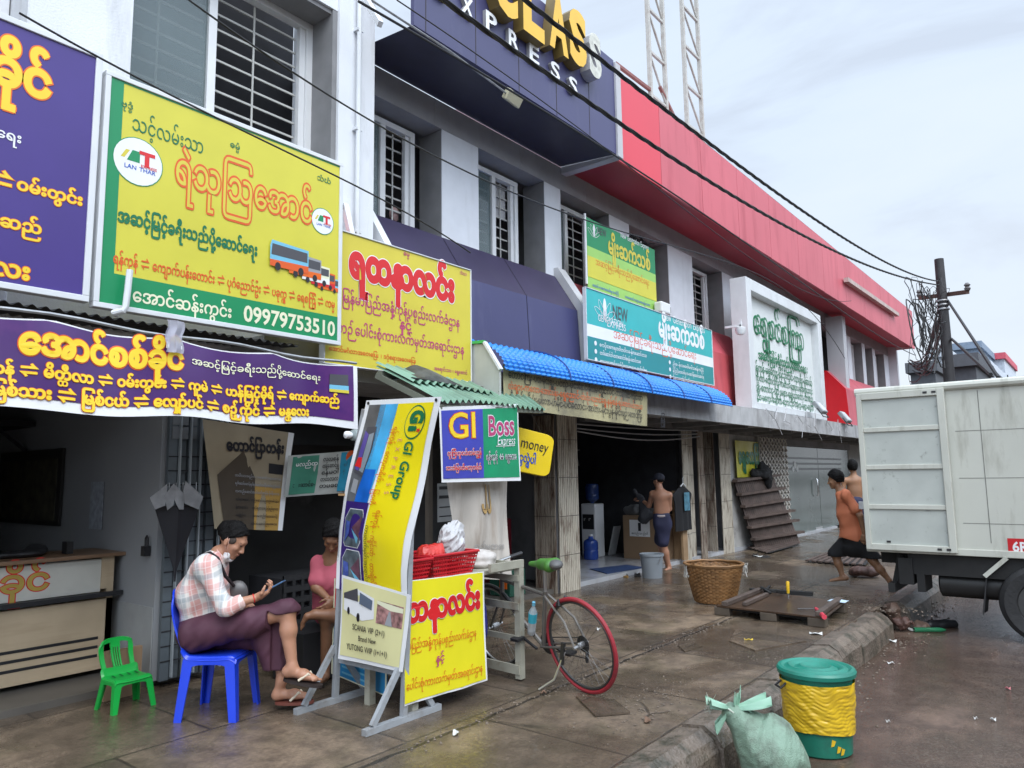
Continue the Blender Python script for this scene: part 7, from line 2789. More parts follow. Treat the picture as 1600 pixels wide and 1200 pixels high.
# ------------------------------------------------------------------ people
def skin_mat(name, col):
    m = mat(name, col, .5, var=.10, vs=9, dirt=tuple(c*.78 for c in col), damt=.4, ds=6)
    b = m.node_tree.nodes['Principled BSDF']
    b.inputs['Subsurface Weight'].default_value = .08
    b.inputs['Subsurface Radius'].default_value = (.02, .008, .004)
    return m
SK1 = skin_mat('skin_warm_tan', (.40, .20, .125))
SK2 = skin_mat('skin_tan', (.30, .155, .085))
SK3 = skin_mat('skin_brown', (.22, .105, .055))
M_hair = mat('hair_black', (.006, .0055, .0055), .6, var=.3, vs=40, bump=.5, bs=120, spec=.12)
M_eyew = mat('eye_dark', (.02, .015, .012), .3)
M_lip = mat('lip', (.30, .11, .085), .5)
def hand(W, d, n, side, curl=(.5, .5, .55, .6), th=.5, sc=1.0, spread=.08):
    """palm and five fingers; d towards the fingers, n out of the palm, side +-1 puts the thumb on that side of d x n"""
    d = Vector(d).normalized()
    n = Vector(n)
    n = (n-d*n.dot(d)).normalized()
    s = d.cross(n)*side
    W = Vector(W)
    P_ = [cone(W-d*.02*sc, W+d*.03*sc, .024*sc, .028*sc, .02, flat=(n, 1.35)),
          cone(W+d*.035*sc+s*.018*sc, W+d*.085*sc+s*.026*sc, .019*sc, .014*sc, .02), cone(W+d*.035*sc-s*.014*sc, W+d*.082*sc-s*.028*sc, .019*sc, .013*sc, .02),
          cone(W+d*.03*sc, W+d*.088*sc, .021*sc, .014*sc, .02)]
    L = ((.040, .026, .021), (.044, .030, .022), (.041, .028, .021), (.033, .021, .018))
    for i in range(4):
        lat = (.030-.0198*i)*sc
        b = W+d*(.092-.006*abs(i-1.2))*sc+s*lat
        a = curl[i]*.7
        dd = (d+s*spread*(1.3-i)).normalized()
        p = b
        for j in range(3):
            a0 = a+curl[i]*j*.9
            dr = dd*math.cos(a0)+n*math.sin(a0)
            q = p+dr*L[i][j]*sc
            P_.append(cone(p, q, (.0098-.0010*j)*sc, (.0090-.0012*j)*sc, .006))
            p = q
    b = W+d*.028*sc+s*.026*sc
    t1 = b+(d*.6+s*.75+n*.35).normalized()*.038*sc
    t2 = t1+(d*.9+s*(.45-th*.5)+n*(.25+th*.6)).normalized()*.030*sc
    t3 = t2+(d*.9+s*(.2-th*.6)+n*(.2+th*.8)).normalized()*.024*sc
    P_ += [cone(b, t1, .014*sc, .011*sc, .015), cone(t1, t2, .0108*sc, .0098*sc, .006), cone(t2, t3, .0098*sc, .0078*sc, .006)]
    return P_
def head(c, f, u, sc=1.0, ears=True):
    """skull, face and ears; c is the middle of the head, f the way it looks, u its up"""
    f = Vector(f).normalized()
    u = Vector(u)
    u = (u-f*u.dot(f)).normalized()
    r = f.cross(u)
    A = (f, r, u)
    c = Vector(c)
    p = lambda a, b, z: c+(f*a+r*b+u*z)*sc
    P_ = [ell(p(-.015, 0, .03), (.098*sc, .077*sc, .085*sc), A, .02), ell(p(.022, 0, -.035), (.066*sc, .060*sc, .078*sc), A, .03),
          ell(p(.055, 0, -.095), (.026*sc, .030*sc, .018*sc), A, .025),
          cone(p(.075, .028, .028), p(.075, -.028, .028), .014*sc, .014*sc, .02),
          cone(p(.083, 0, .010), p(.103, 0, -.030), .009*sc, .012*sc, .012), ell(p(.094, .012, -.034), (.010*sc, .008*sc, .007*sc), A, .008), ell(p(.094, -.012, -.034), (.010*sc, .008*sc, .007*sc), A, .008),
          ell(p(.083, 0, -.058), (.010*sc, .022*sc, .006*sc), A, .008), ell(p(.081, 0, -.069), (.010*sc, .018*sc, .006*sc), A, .008),
          ell(p(.058, .045, -.020), (.020*sc, .018*sc, .018*sc), A, .02), ell(p(.058, -.045, -.020), (.020*sc, .018*sc, .018*sc), A, .02)]
    if ears:
        for sg in (-1, 1):
            P_ += [ell(p(-.012, .078*sg, -.004), (.017*sc, .008*sc, .030*sc), A, .008), ell(p(-.004, .078*sg, -.026), (.009*sc, .007*sc, .012*sc), A, .008)]
    return P_, p, A
def face_marks(q, p, A, sc=1.0):
    """eyes, brows and lips as small inset solids of the same head"""
    f, r, u = A
    for sg in (-1, 1):
        q.m(M_eyew)
        soft(q, [ell(p(.080, .029*sg, .010), (.008*sc, .014*sc, .0055*sc), A)], .003*sc, pad=.008)
        q.m(M_hair)
        soft(q, [cone(p(.086, .013*sg, .028), p(.074, .048*sg, .031), .0045*sc, .003*sc)], .003*sc, pad=.008)
    q.m(M_lip)
    soft(q, [ell(p(.085, 0, -.062), (.0105*sc, .021*sc, .0065*sc), A)], .003*sc, pad=.008)
def hair_cap(p, A, sc=1.0, low=-.02, thick=.012, top=0.0, front=.075, extra=()):
    f, r, u = A
    P_ = [ell(p(-.018, 0, .036+top*.4), ((.104+thick*.5)*sc, (.078+thick)*sc, (.084+thick+top)*sc), A, .02)]+list(extra)
    o = p(0, 0, 0)
    fn, un = np.array(f), np.array(u)
    oo = np.array(o)
    def clip(P):      # keep above a slanted hairline, behind the face
        d = P-oo
        a, z = d@fn, d@un
        h = low+np.clip((a+.03)/(front+.03), 0, 1.4)*(.075-low)
        return (h*sc-z)
    P_.append(('clip', clip, 0))
    P_.append(crinkle(.0045, 95, 4, 3))
    P_.append(wrinkle(.004, 45, 6, 9))
    return P_
def person(loc, lab, group=None):
    return thing('person', loc, lab, 'person', group)

# ------- chairs
M_blp = mat('blue_chair_plastic', (.010, .050, .62), .28, var=.05, vs=2, spec=.5)
M_gnp = mat('green_chair_plastic', (.010, .36, .055), .3, var=.06, vs=2)
def plastic_chair(o, f, w_, d_, sh, bh, m, lab, slots=False, splay=.05):
    f = Vector(f).normalized()
    l = V(-f.y, f.x, 0)
    o = Vector(o)
    t = thing('plastic_chair', o, lab, 'chair', 'plastic chairs')
    p = lambda a, b, z: o+f*a+l*b+V(0, 0, z)
    k = w_/.42
    q = MB(m)
    def seat(a, b):
        y = (b-.5)*2*w_*.5
        x = -d_*.5+d_*a
        z = sh+.012*k*((2*b-1)**2)-.010*math.sin(math.pi*a)-(.035*k*max(0, (a-.85)/.15)**2)-(.03*k*max(0, (abs(2*b-1)-.86)/.14)**2)+(.05*max(0, (.12-a)/.12)**2)
        return p(x, y, z)
    q.grid(seat, 22, 22, thick=.012)
    so_ = q.build('seat', t)
    q = MB(m)
    # arched skirt under the seat
    for side in range(4):
        c4 = [(-.46*d_, -.49*w_), (.47*d_, -.49*w_), (.47*d_, .49*w_), (-.46*d_, .49*w_)]
        A_, B_ = c4[side], c4[(side+1) % 4]
        def sk(a, b):
            x, y = A_[0]+(B_[0]-A_[0])*a, A_[1]+(B_[1]-A_[1])*a
            drop = (.045+.11*abs(2*a-1)**5)*k
            ou = 1+.05*(1-b)*abs(2*a-1)**3
            return p(x*ou, y*ou, sh-.012-drop*(1-b))
        q.grid(sk, 20, 4, thick=.01)
    q.build('skirt', t)
    for sx in (-1, 1):
        for sy in (-1, 1):
            q = MB(m)
            def leg(a, b):
                # L-shaped tapering section around the corner
                tt = 1-b
                cx, cy = sx*(d_*.47+splay*tt), sy*(w_*.49+splay*.8*tt)
                wd = (.075-.022*tt)*k
                if a < .5:
                    return p(cx-sx*wd*(1-2*a), cy, (sh-.02)*b)
                return p(cx, cy-sy*wd*(2*a-1), (sh-.02)*b)
            q.grid(leg, 8, 10, smooth=True, thick=.010*(1 if sx*sy < 0 else -1))
            q.build('leg', t)
    q = MB(m)
    bw = w_*.46
    def back(a, b):
        z = sh+.02+(bh-sh-.02)*b
        wd = bw*(1.0-.16*max(0, (b-.75)/.25)**2-.06*(1-b))
        y = (2*a-1)*wd
        x = -d_*.47-.10*k*b-.02*math.sin(math.pi*b)-.045*k*(1-abs(2*a-1)**2)*(.3+.7*b)
        zt = z-.05*k*(abs(2*a-1)**4)*b
        return p(x, y, zt)
    if not slots:
        q.grid(back, 24, 20, thick=.012)
    else:
        for a0, a1, b0, b1 in ((0, .13, 0, 1), (.87, 1, 0, 1), (.13, .87, .86, 1), (.13, .87, 0, .12), (.36, .64, .70, .86), (.37, .42, .12, .70), (.455, .485, .12, .70), (.52, .55, .12, .70), (.585, .63, .12, .70)):
            q.grid(lambda a, b: back(a0+(a1-a0)*a, b0+(b1-b0)*b), 6, 10, thick=.012)
    q.build('backrest', t)
    if slots:
        q = MB(mat('slot_dark_green', (.004, .10, .02), .5))  # dark strips laid on the seat stand for shade inside slots
        for k_ in range(4):
            y = (-.3+.2*k_)*w_
            q.add([p(-.25*d_, y-.008, sh+.0065), p(.0*d_, y-.008, sh-.0005), p(.0*d_, y+.008, sh-.0005), p(-.25*d_, y+.008, sh+.0065)], [(0, 1, 2, 3)])
        q.build('slot_strip', t)
    return t
FS = V(.6, -.8, 0)
LS_ = V(.8, .6, 0)
P0 = V(2.94, 5.0, 0)
plastic_chair(P0-FS*.01, FS, .40, .38, .425, .86, M_blp, 'blue plastic chair under the seated man in the checked shirt', splay=.035)
g0, g1 = onz(177, 1119), onz(241, 1102)
gd = (g1-g0).normalized()
gf = V(gd.y, -gd.x, 0)
plastic_chair((g0+g1)/2-gf*.125+V(0, 0, 0), gf, .27, .22, .225, .47, M_gnp, 'small green child size plastic chair with slotted back by the folding door', slots=True, splay=.03)
q = MB(M_card)
q.bx(2.55, 2.82, 5.93, 5.97, .005, .36)
tag(q.build('cardboard_sheet', None, at=(2.7, 5.95, 0)), 'flattened brown cardboard leaning behind the small green chair', 'cardboard')

# ------- seated man with the phone
def sp(u, v, off=0.0):
    return onp(u, v, P0+LS_*off, LS_)
t = person((3.0, 4.95, 0), 'man in checked shirt and plum longyi sitting cross-legged on the blue chair with a phone')
zs = .435
hipN, hipF = sp(311, 992, -.09), sp(311, 992, .09)
chest = sp(322, 905, 0)
neck = sp(342, 866, 0)
hc = sp(364, 845, 0)
hf = (FS*.86-V(0, 0, .54)+LS_*-.05).normalized()
hu = V(0, 0, 1)*.9+FS*.42
SC = 1.02
hp, ph, hA = head(hc, hf, hu, SC)
shN, shF = sp(322, 884, -.175), sp(326, 884, .175)
elN = sp(352, 948, -.22)
wrN = sp(400, 934, -.13)
elF, wrF = sp(362, 940, .20), sp(392, 950, -.06)
knT, anT = sp(449, 953, -.06), sp(457, 1043, -.09)
knB, anB = sp(440, 985, .06), sp(440, 1064, .05)
heT, toT = sp(449, 1057, -.09), sp(500, 1066, -.10)
heB, toB = sp(433, 1093, .05), sp(487, 1091, .04)
body = [cone((hipN+hipF)/2, chest, .085, .085, .05), cone(chest, neck, .085, .058, .04), cone(neck, hc+V(0, 0, -.04), .056, .055, .03),
        cone(shN, elN, .048, .040, .03), cone(elN, wrN, .040, .026, .02), cone(shF, elF, .048, .040, .03), cone(elF, wrF, .040, .026, .02),
        cone(chest, shN, .055, .045, .04), cone(chest, shF, .055, .045, .04),
        cone(hipN, knT, .085, .058, .03), cone(hipF, knB, .085, .06, .03),
        cone(knT, knT+(anT-knT)*.35, .052, .056, .03), cone(knT+(anT-knT)*.35-FS*.01, anT, .054, .034, .03),
        cone(knB, knB+(anB-knB)*.4, .052, .054, .03), cone(knB+(anB-knB)*.4, anB, .054, .034, .03)]
def foot(an, he, to, l):
    return [cone(an, he+V(0, 0, .035), .034, .034, .03), cone(he+V(0, 0, .03), (he+to)/2+V(0, 0, .035), .033, .030, .03), cone((he+to)/2+V(0, 0, .03), to-(to-he).normalized()*.035+V(0, 0, .018), .033, .020, .03, flat=(l, .75)),]+ \
           [cone(to-(to-he).normalized()*.045+l*(.022-.013*i)+V(0, 0, .014), to-(to-he).normalized()*(.0+.010*i)+l*(.026-.015*i)+V(0, 0, .011), .011-.0008*i, .0085-.0008*i, .006) for i in range(5)]
body += foot(anT, heT, toT, LS_)+foot(anB, heB, toB, LS_)
q = MB(SK1)
soft(q, body, .009)
soft(q, hp+[cone(neck+V(0, 0, .0), hc+V(0, 0, -.04), .054, .055, .02)], .0045)
hN = hand(wrN, sp(416, 926, -.11)-wrN, V(0, 0, 1)*.75-FS*.5-LS_*.1, 1, (.75, .8, .85, .9), .8, .98)
soft(q, [cone(elN+(wrN-elN)*.8, wrN, .029, .026, .02)]+hN, .0035, pad=.02)
hF_ = hand(wrF, sp(401, 972, -.10)-wrF, FS*-.5+LS_*.8+V(0, 0, -.1), -1, (.25, .22, .25, .3), .3, .98, .10)
soft(q, [cone(wrF-(wrF-elF).normalized()*.05, wrF, .029, .026, .02)]+hF_, .0035, pad=.02)
face_marks(q, ph, hA, SC)
q.build('body', t, ang=180)
q = MB(M_hair)
soft(q, hair_cap(ph, hA, SC, low=-.012, thick=.007, top=.010, front=.060, extra=[ell(ph(-.095, 0, .040), (.045, .05, .045), hA, .04)]), .005, pad=.03)
q.build('hair', t, ang=180)
q = MB(mat('hair_shaved', (.055, .038, .03), .7, var=.3, vs=80))
for sg in (-1, 1):
    soft(q, [ell(ph(.005, .064*sg, .022), (.042, .018, .034), hA)], .005, pad=.02)
q.build('shaved_side', t, ang=180)
# checked shirt
def plaid(name):
    m = bpy.data.materials.new(name)
    m.use_nodes = True
    tt = m.node_tree
    b = tt.nodes['Principled BSDF']
    b.inputs['Roughness'].default_value = .8
    co = N(tt, 'ShaderNodeTexCoord')
    sx = N(tt, 'ShaderNodeSeparateXYZ')
    mpn = N(tt, 'ShaderNodeMapping')
    mpn.inputs['Rotation'].default_value = (0, .25, R(53))
    nzw = N(tt, 'ShaderNodeTexNoise')
    nzw.inputs['Scale'].default_value = 5
    mv = N(tt, 'ShaderNodeMix', data_type='VECTOR')
    mv.inputs['Factor'].default_value = .045
    lk(tt, co.outputs['Object'], mv.inputs['A'])
    lk(tt, nzw.outputs['Color'], mv.inputs['B'])
    lk(tt, co.outputs['Object'], nzw.inputs['Vector'])
    lk(tt, mv.outputs['Result'], mpn.inputs[0])
    lk(tt, mpn.outputs[0], sx.inputs[0])
    def band(sock, per, ph_, w0):
        a = N(tt, 'ShaderNodeMath', operation='MULTIPLY_ADD')
        a.inputs[1].default_value = 1/per
        a.inputs[2].default_value = ph_
        lk(tt, sock, a.inputs[0])
        fr = N(tt, 'ShaderNodeMath', operation='FRACT')
        lk(tt, a.outputs[0], fr.inputs[0])
        sb = N(tt, 'ShaderNodeMath', operation='SUBTRACT')
        sb.inputs[1].default_value = .5
        lk(tt, fr.outputs[0], sb.inputs[0])
        ab = N(tt, 'ShaderNodeMath', operation='ABSOLUTE')
        lk(tt, sb.outputs[0], ab.inputs[0])
        r_ = N(tt, 'ShaderNodeMapRange')
        r_.inputs['From Min'].default_value = w0
        r_.inputs['From Max'].default_value = w0-.05
        lk(tt, ab.outputs[0], r_.inputs['Value'])
        return r_.outputs[0]
    cur = None
    for sock, per, ph_, w0, col, am in (('X', .145, .1, .20, (.62, .27, .24), .75), ('Z', .145, .3, .20, (.60, .30, .28), .6), ('X', .145, .6, .14, (.26, .32, .36), .55), ('Z', .145, .8, .14, (.30, .35, .38), .6), ('X', .0363, .1, .10, (.75, .72, .70), .5), ('Z', .0363, .1, .10, (.75, .72, .70), .4)):
        mx = N(tt, 'ShaderNodeMix', data_type='RGBA')
        ml = N(tt, 'ShaderNodeMath', operation='MULTIPLY')
        ml.inputs[1].default_value = am
        lk(tt, band(sx.outputs[sock], per, ph_, w0), ml.inputs[0])
        lk(tt, ml.outputs[0], mx.inputs['Factor'])
        if cur is None:
            mx.inputs['A'].default_value = (.68, .64, .60, 1)
        else:
            lk(tt, cur, mx.inputs['A'])
        mx.inputs['B'].default_value = (*col, 1)
        cur = mx.outputs['Result']
    lk(tt, cur, b.inputs['Base Color'])
    return m
M_plaid = plaid('checked_cotton')
bk0 = sp(299, 968, 0)
shirt = [cone(sp(308, 975, 0), sp(312, 930, 0), .125, .135, .06, flat=(LS_, .82)), cone(sp(312, 930, 0), sp(325, 893, 0), .135, .125, .06, flat=(LS_, .75)), cone(sp(325, 893, 0), sp(338, 872, 0), .115, .075, .05, flat=(LS_, .8)),
         cone(sp(325, 895, 0), shN, .10, .068, .05), cone(sp(325, 895, 0), shF, .10, .068, .05), cone(shN, elN+V(0, 0, -.0), .070, .064, .04), cone(elN, elN+(wrN-elN)*.46, .064, .046, .03), cone(shF, elF, .070, .060, .04), cone(elF, elF+(wrF-elF)*.4, .06, .045, .03),
         ell(sp(342, 930, 0), (.07, .11, .09), (FS, LS_, V(0, 0, 1)), .06), cone(sp(336, 925, 0), sp(338, 972, 0), .10, .105, .06, flat=(LS_, .8)),
         wrinkle(.013, 13, 8, 0, (1, 1, .7)), wrinkle(.006, 34, 8, 9, (1, 1, .6))]
q = MB(M_plaid)
soft(q, shirt, .008)
so_ = q.build('shirt', t, ang=180)
q = MB(M_plaid)
c_ = elN+(wrN-elN)*.43
d_ = (wrN-elN).normalized()
e1 = d_.cross(V(0, 0, 1)).normalized()
q.lathe([(.040, -.02), (.051, -.018), (.053, .0), (.052, .022), (.042, .024)], c_, 18, ax=(e1, d_.cross(e1), d_))
q.build('cuff', so_)
q = MB(M_plaid)
nk0 = sp(345, 866, 0)
nd = (hc-neck).normalized()
e1 = LS_
q.lathe([(.066, -.02), (.072, .0), (.069, .028), (.064, .03), (.060, .0)], nk0+V(0, 0, -.005), 20, ax=((nd.cross(e1)).normalized(), e1, nd), wob=lambda a, h: .06*math.sin(a*2+.5))
q.build('collar', so_)
# longyi
M_lon = mat('plum_longyi', (.070, .022, .040), .75, var=.15, vs=5)
lon = [cone(hipN+V(0, 0, .01), hipF+V(0, 0, .01), .125, .125, .04), cone(sp(306, 985, 0), sp(338, 976, 0), .135, .13, .05, flat=(LS_, .8)),
       cone(hipN, sp(392, 972, -.10), .115, .098, .04), cone(sp(392, 972, -.10), knT+FS*.005, .098, .078, .04), cone(hipF, sp(400, 990, .08), .11, .095, .04), cone(sp(400, 990, .08), knB, .095, .085, .05),
       cone(knT+V(0, 0, .0), knT+V(0, 0, -.035)-FS*.02, .080, .075, .03),
       cone(sp(415, 995, .02), sp(430, 1038, .03), .10, .085, .05), cone(sp(433, 995, .05), sp(434, 1040, .045), .085, .075, .04),
       wrinkle(.012, 11, 8, 5, (1, 1, 1)), wrinkle(.007, 30, 8, 14, (1, 1, 1)),
       ('clip', lambda P: (sp(440, 1047, 0).z-P[..., 2]), 0)]
shN_np, kN = np.array(knT), np.array((anT-knT).normalized())
def open_shin(P):      # the hem rides up: the shin of the top leg stays bare below the knee
    d = P-shN_np
    a = d@kN
    lat = d@np.array(-LS_)
    fx = d@np.array(FS)
    return np.maximum(np.maximum(.022-a+.6*np.minimum(0, fx+.05), -.115-fx), -lat-.035)
lon.append(('cut', open_shin, 0))
q = MB(M_lon)
soft(q, lon, .008)
q.build('longyi', t, ang=180)
# mask pulled under the chin, strings, bracelet, flip-flops
q = MB(P_wht)
soft(q, [ell(ph(.040, 0, -.115), (.036, .042, .026), hA), ell(ph(.03, -.045, -.085), (.026, .016, .028), hA, k=.03), ell(ph(.03, .045, -.085), (.026, .016, .028), hA, k=.03), wrinkle(.004, 60, 6, 3)], .005, pad=.02)
q.m(mat('mask_string', (.5, .3, .25), .6))
for sg in (-1, 1):
    q.tube([ph(.02, .068*sg, -.075), ph(.005, .078*sg, -.04), ph(-.015, .086*sg, .028)], .0018, 4)
    q.tube([ph(.045, .060*sg, -.085), ph(.02, .080*sg, -.03), ph(.0, .086*sg, .026)], .0018, 4)
q.build('face_mask', t, ang=180)
q = MB(P_red)
c_ = wrN-(wrN-elN).normalized()*.015
e1 = d_.cross(V(0, 0, 1)).normalized()
q.tube([c_+(e1*math.cos(a)+d_.cross(e1)*math.sin(a))*.029 for a in np.linspace(0, 6.2832, 19)[:-1]], .004, 6, closed=True)
q.build('red_bracelet', t)
def flipflop(he, to, l, m, name='flip_flop', roll=0.0):
    q = MB(m)
    d = (to-he).normalized()
    n = l.cross(d).normalized()
    if n.z < 0:
        n = -n
    pts = []
    for k in range(24):
        a = 2*math.pi*k/24
        pts.append((he+to)/2+d*(.142*math.cos(a))+l*((.050+.007*math.cos(a))*math.sin(a))-n*.012)
    q.prism(pts, n*-.020)
    o_ = q.build(name, t)
    q = MB(mat('strap_cream', (.60, .52, .40), .5))
    c = to-d*.055
    for sg in (-1, 1):
        q.tube([c+n*.022, c-d*.03+l*.025*sg+n*.048, c-d*.085+l*.052*sg-n*.0]+[], [.008, .010, .009], 8)
    q.build('strap', o_)
M_rubr_ = mat('sole_red_brown', (.16, .045, .03), .6, var=.2)
flipflop(heT, toT, LS_, mat('sole_dark', (.025, .016, .014), .6, var=.3))
flipflop(heB, toB, LS_, M_rubr_)
# phone and shoulder bag
ha = sp(420, 921, -.10)
hb = sp(438, 911, -.09)
pd = (hb-ha).normalized()
q = MB(mat('phone_blue_case', (.05, .12, .24), .3))
pn = pd.cross(LS_).normalized()
q.box((ha+hb)/2, (.15, .072, .010), (pd, LS_, pn))
tt = thing('mobile_phone', (ha+hb)/2, 'blue-edged mobile phone in the hand of the seated man', 'phone')
q.build('case', tt, bevel=.004)
q = MB(M_black)
q.box((ha+hb)/2+pn*(.0055 if pn.z > 0 else -.0055), (.138, .064, .001), (pd, LS_, pn))
q.build('screen', tt)
tt = thing('shoulder_bag', sp(372, 925, .14), 'dark grey shoulder bag with a black strap worn by the seated man', 'bag')
q = MB(mat('bag_grey', (.10, .095, .095), .4, var=.3))
bc = sp(371, 925, .05)
soft(q, [ell(bc, (.085, .05, .085), (FS, LS_, V(0, 0, 1))), wrinkle(.012, 22, 8, 4)], .008, pad=.03)
q.build('pouch', tt)
q = MB(mat('strap_black', (.02, .015, .018), .6))
q.tube([sp(300, 889, -.02), sp(312, 869, -.08), sp(328, 864, -.13), sp(340, 872, -.165), sp(352, 900, -.10), sp(365, 915, .0)], .013, 6)
q.build('strap', tt)

# ------- person in the pink shirt, half hidden by the stand
t = person((3.9, 5.3, 0), 'person in pink T-shirt sitting bent over, half hidden by the banner stand')
PX0 = V(3.92, 5.22, 0)
NF = V(-.62, -.78, 0)          # towards the camera
NL = V(.78, -.62, 0)           # right in the picture
def pp(u, v, off=0.0):
    return onp(u, v, PX0+NF*off, FW)
hc2 = pp(521, 840, .10)
hp2, ph2, hA2 = head(hc2, (NF*.75-V(0, 0, .62)-NL*.15), V(0, 0, 1)*.8+NF*.6, .98)
q = MB(SK3)
shA, shB = pp(497, 880, 0), pp(548, 882, 0)
elA, wrA = pp(494, 918, .12), pp(512, 935, .22)
elB, wrB = pp(552, 925, .1), pp(522, 938, .24)
hip = pp(520, 955, -.05)
kA, aA = pp(528, 962, .32), pp(492, 960, .34)
kB, aB = pp(512, 968, .28), pp(508, 1045, .26)
soft(q, [cone(hip, pp(521, 880, 0), .11, .11, .05), cone(pp(521, 880, 0), hc2, .08, .05, .04), cone(shA, elA, .045, .038, .03), cone(elA, wrA, .038, .025, .03), cone(shB, elB, .045, .038, .03), cone(elB, wrB, .038, .025, .03),
         cone(hip, kA, .085, .06, .04), cone(kA, aA, .055, .034, .03), cone(aA, pp(480, 963, .36), .033, .024, .03), cone(pp(480, 963, .36), pp(474, 972, .37), .024, .018, .02),
         cone(hip, kB, .085, .062, .04), cone(kB, aB, .056, .035, .03), cone(aB, aB+V(0, 0, -.05)+NF*.03, .035, .03, .03), cone(aB+V(0, 0, -.055)+NF*.02, aB+V(0, 0, -.06)+NF*.13-NL*.03, .03, .02, .03)]+
     [cone(pp(475, 968, .36)+V(0, 0, -.012*i), pp(472, 975, .375)+V(0, 0, -.012*i)-NL*.01, .009, .007, .008) for i in range(5)], .010)
soft(q, hp2, .006)
soft(q, hand(wrA, NL*.6+NF*.4-V(0, 0, .5), -NF*.5+NL*.3, 1, (.6, .7, .7, .8), .5, .95), .005, pad=.02)
soft(q, hand(wrB, -NL*.6+NF*.4-V(0, 0, .5), -NF*.5-NL*.3, -1, (.6, .7, .7, .8), .5, .95), .005, pad=.02)
face_marks(q, ph2, hA2)
q.build('body', t, ang=180)
q = MB(M_hair)
soft(q, hair_cap(ph2, hA2, .98, low=-.035, thick=.020, top=.02, front=.07), .006, pad=.03)
q.build('hair', t, ang=180)
q = MB(mat('pink_cotton', (.42, .085, .12), .8, var=.08))
soft(q, [cone(hip+V(0, 0, .03), pp(521, 905, 0), .14, .125, .06, flat=(NL, .8)), cone(pp(521, 905, 0), pp(522, 868, .03), .125, .07, .06, flat=(NL, .8)), cone(pp(521, 882, -.02), shA, .075, .062, .06), cone(pp(521, 882, -.02), shB, .075, .062, .06), cone(shA, shA+(elA-shA)*.72, .068, .066, .03), cone(shB, shB+(elB-shB)*.72, .068, .066, .03), wrinkle(.010, 14, 8, 6), wrinkle(.005, 36, 8, 12)], .010)
q.build('shirt', t, ang=180)
q = MB(mat('ochre_shorts', (.30, .26, .06), .8, var=.15))
soft(q, [cone(hip, hip+(kA-hip)*.75, .11, .085, .04), cone(hip, hip+(kB-hip)*.7, .11, .085, .04), wrinkle(.010, 16, 8, 3)], .011)
q.build('shorts', t, ang=180)
q = MB(M_black)
q.bx(3.66, 4.15, 5.05, 5.45, .02, .40)
tag(q.build('stool', None, at=(3.9, 5.25, .02)), 'low dark stool under the person in the pink shirt', 'stool')

# ------- shirtless man in a cap
def standing(lab, base, plane_n, px, skin, res, extra=None):
    return None
t = person((11.4, 5.85, 0), 'shirtless man in dark cap and navy shorts seen from behind at the open shop')
B0 = onz(1044, 889)
def sm(u, v, off=0.0):
    return onp(u, v, B0+FW*off, FW)
vf = (V(FW.x, FW.y, 0).normalized()*.72-V(RT.x, RT.y, 0).normalized()*.62).normalized()
hc3 = sm(1029, 751, .05)
hp3, ph3, hA3 = head(hc3, vf-V(0, 0, .1), V(0, 0, 1), 1.0)
shl, shr = sm(1020, 772, .05), sm(1045, 774, -.05)
hipc = sm(1034, 815, 0)
kl, al = sm(1030, 848, .10), sm(1042, 878, .22)
kr, ar = sm(1036, 850, -.02), sm(1045, 884, -.02)
q = MB(SK1)
soft(q, [cone(hipc, sm(1034, 798, 0), .125, .115, .05, flat=(FW, 1.25)), cone(sm(1034, 798, 0), sm(1033, 778, 0), .12, .14, .06, flat=(FW, 1.3)), cone(sm(1033, 774, 0), sm(1030, 762, .02), .10, .055, .05), cone(sm(1030, 764, .02), hc3, .055, .052, .03),
         cone(sm(1033, 775, 0), shl, .09, .06, .05), cone(sm(1033, 775, 0), shr, .09, .06, .05),
         cone(shl, sm(1014, 790, .18), .052, .04, .03), cone(sm(1014, 790, .18), sm(1004, 782, .32), .04, .027, .03), cone(shr, sm(1046, 795, .05), .052, .04, .03), cone(sm(1046, 795, .05), sm(1034, 797, .28), .04, .027, .03),
         cone(hipc, kl, .09, .058, .04), cone(kl, kl+(al-kl)*.4, .055, .056, .03), cone(kl+(al-kl)*.4, al, .056, .035, .03), cone(hipc+RT*.05, kr, .09, .06, .04), cone(kr, kr+(ar-kr)*.4, .058, .06, .03), cone(kr+(ar-kr)*.4, ar, .06, .036, .03),
         cone(ar, sm(1046, 889, -.02), .036, .034, .03), cone(sm(1046, 888.5, -.02), sm(1040, 891, -.18), .032, .024, .03), cone(al, al+V(0, 0, -.05), .035, .03, .03), cone(al+V(0, 0, -.055), al+V(0, 0, -.07)+vf*.14, .03, .022, .03)], .012)
soft(q, hp3, .007)
soft(q, hand(sm(1004, 782, .32), -RT*.6+UP*.3+FW*.3, -UP*.5+RT*.2, 1, (.7, .7, .8, .8)), .006, pad=.02)
soft(q, hand(sm(1034, 797, .28), -RT*.8+FW*.3, -UP, 1, (.7, .7, .8, .8)), .006, pad=.02)
q.build('body', t, ang=180)
q = MB(mat('cap_navy', (.02, .022, .035), .8))
soft(q, [ell(ph3(-.012, 0, .045), (.108, .090, .085), hA3), cone(ph3(.07, 0, .055), ph3(.155, 0, .03), .05, .045, .02, flat=(hA3[2], 5.0)), ('clip', lambda P: (np.array(ph3(0, 0, .012))[2]-P[..., 2]), 0)], .007, pad=.02)
q.build('cap', t, ang=180)
q = MB(M_hair)
soft(q, [ell(ph3(-.045, 0, .005), (.065, .078, .045), hA3)], .007, pad=.02)
q.build('hair', t, ang=180)
q = MB(mat('shorts_navy', (.022, .024, .06), .8, var=.15))
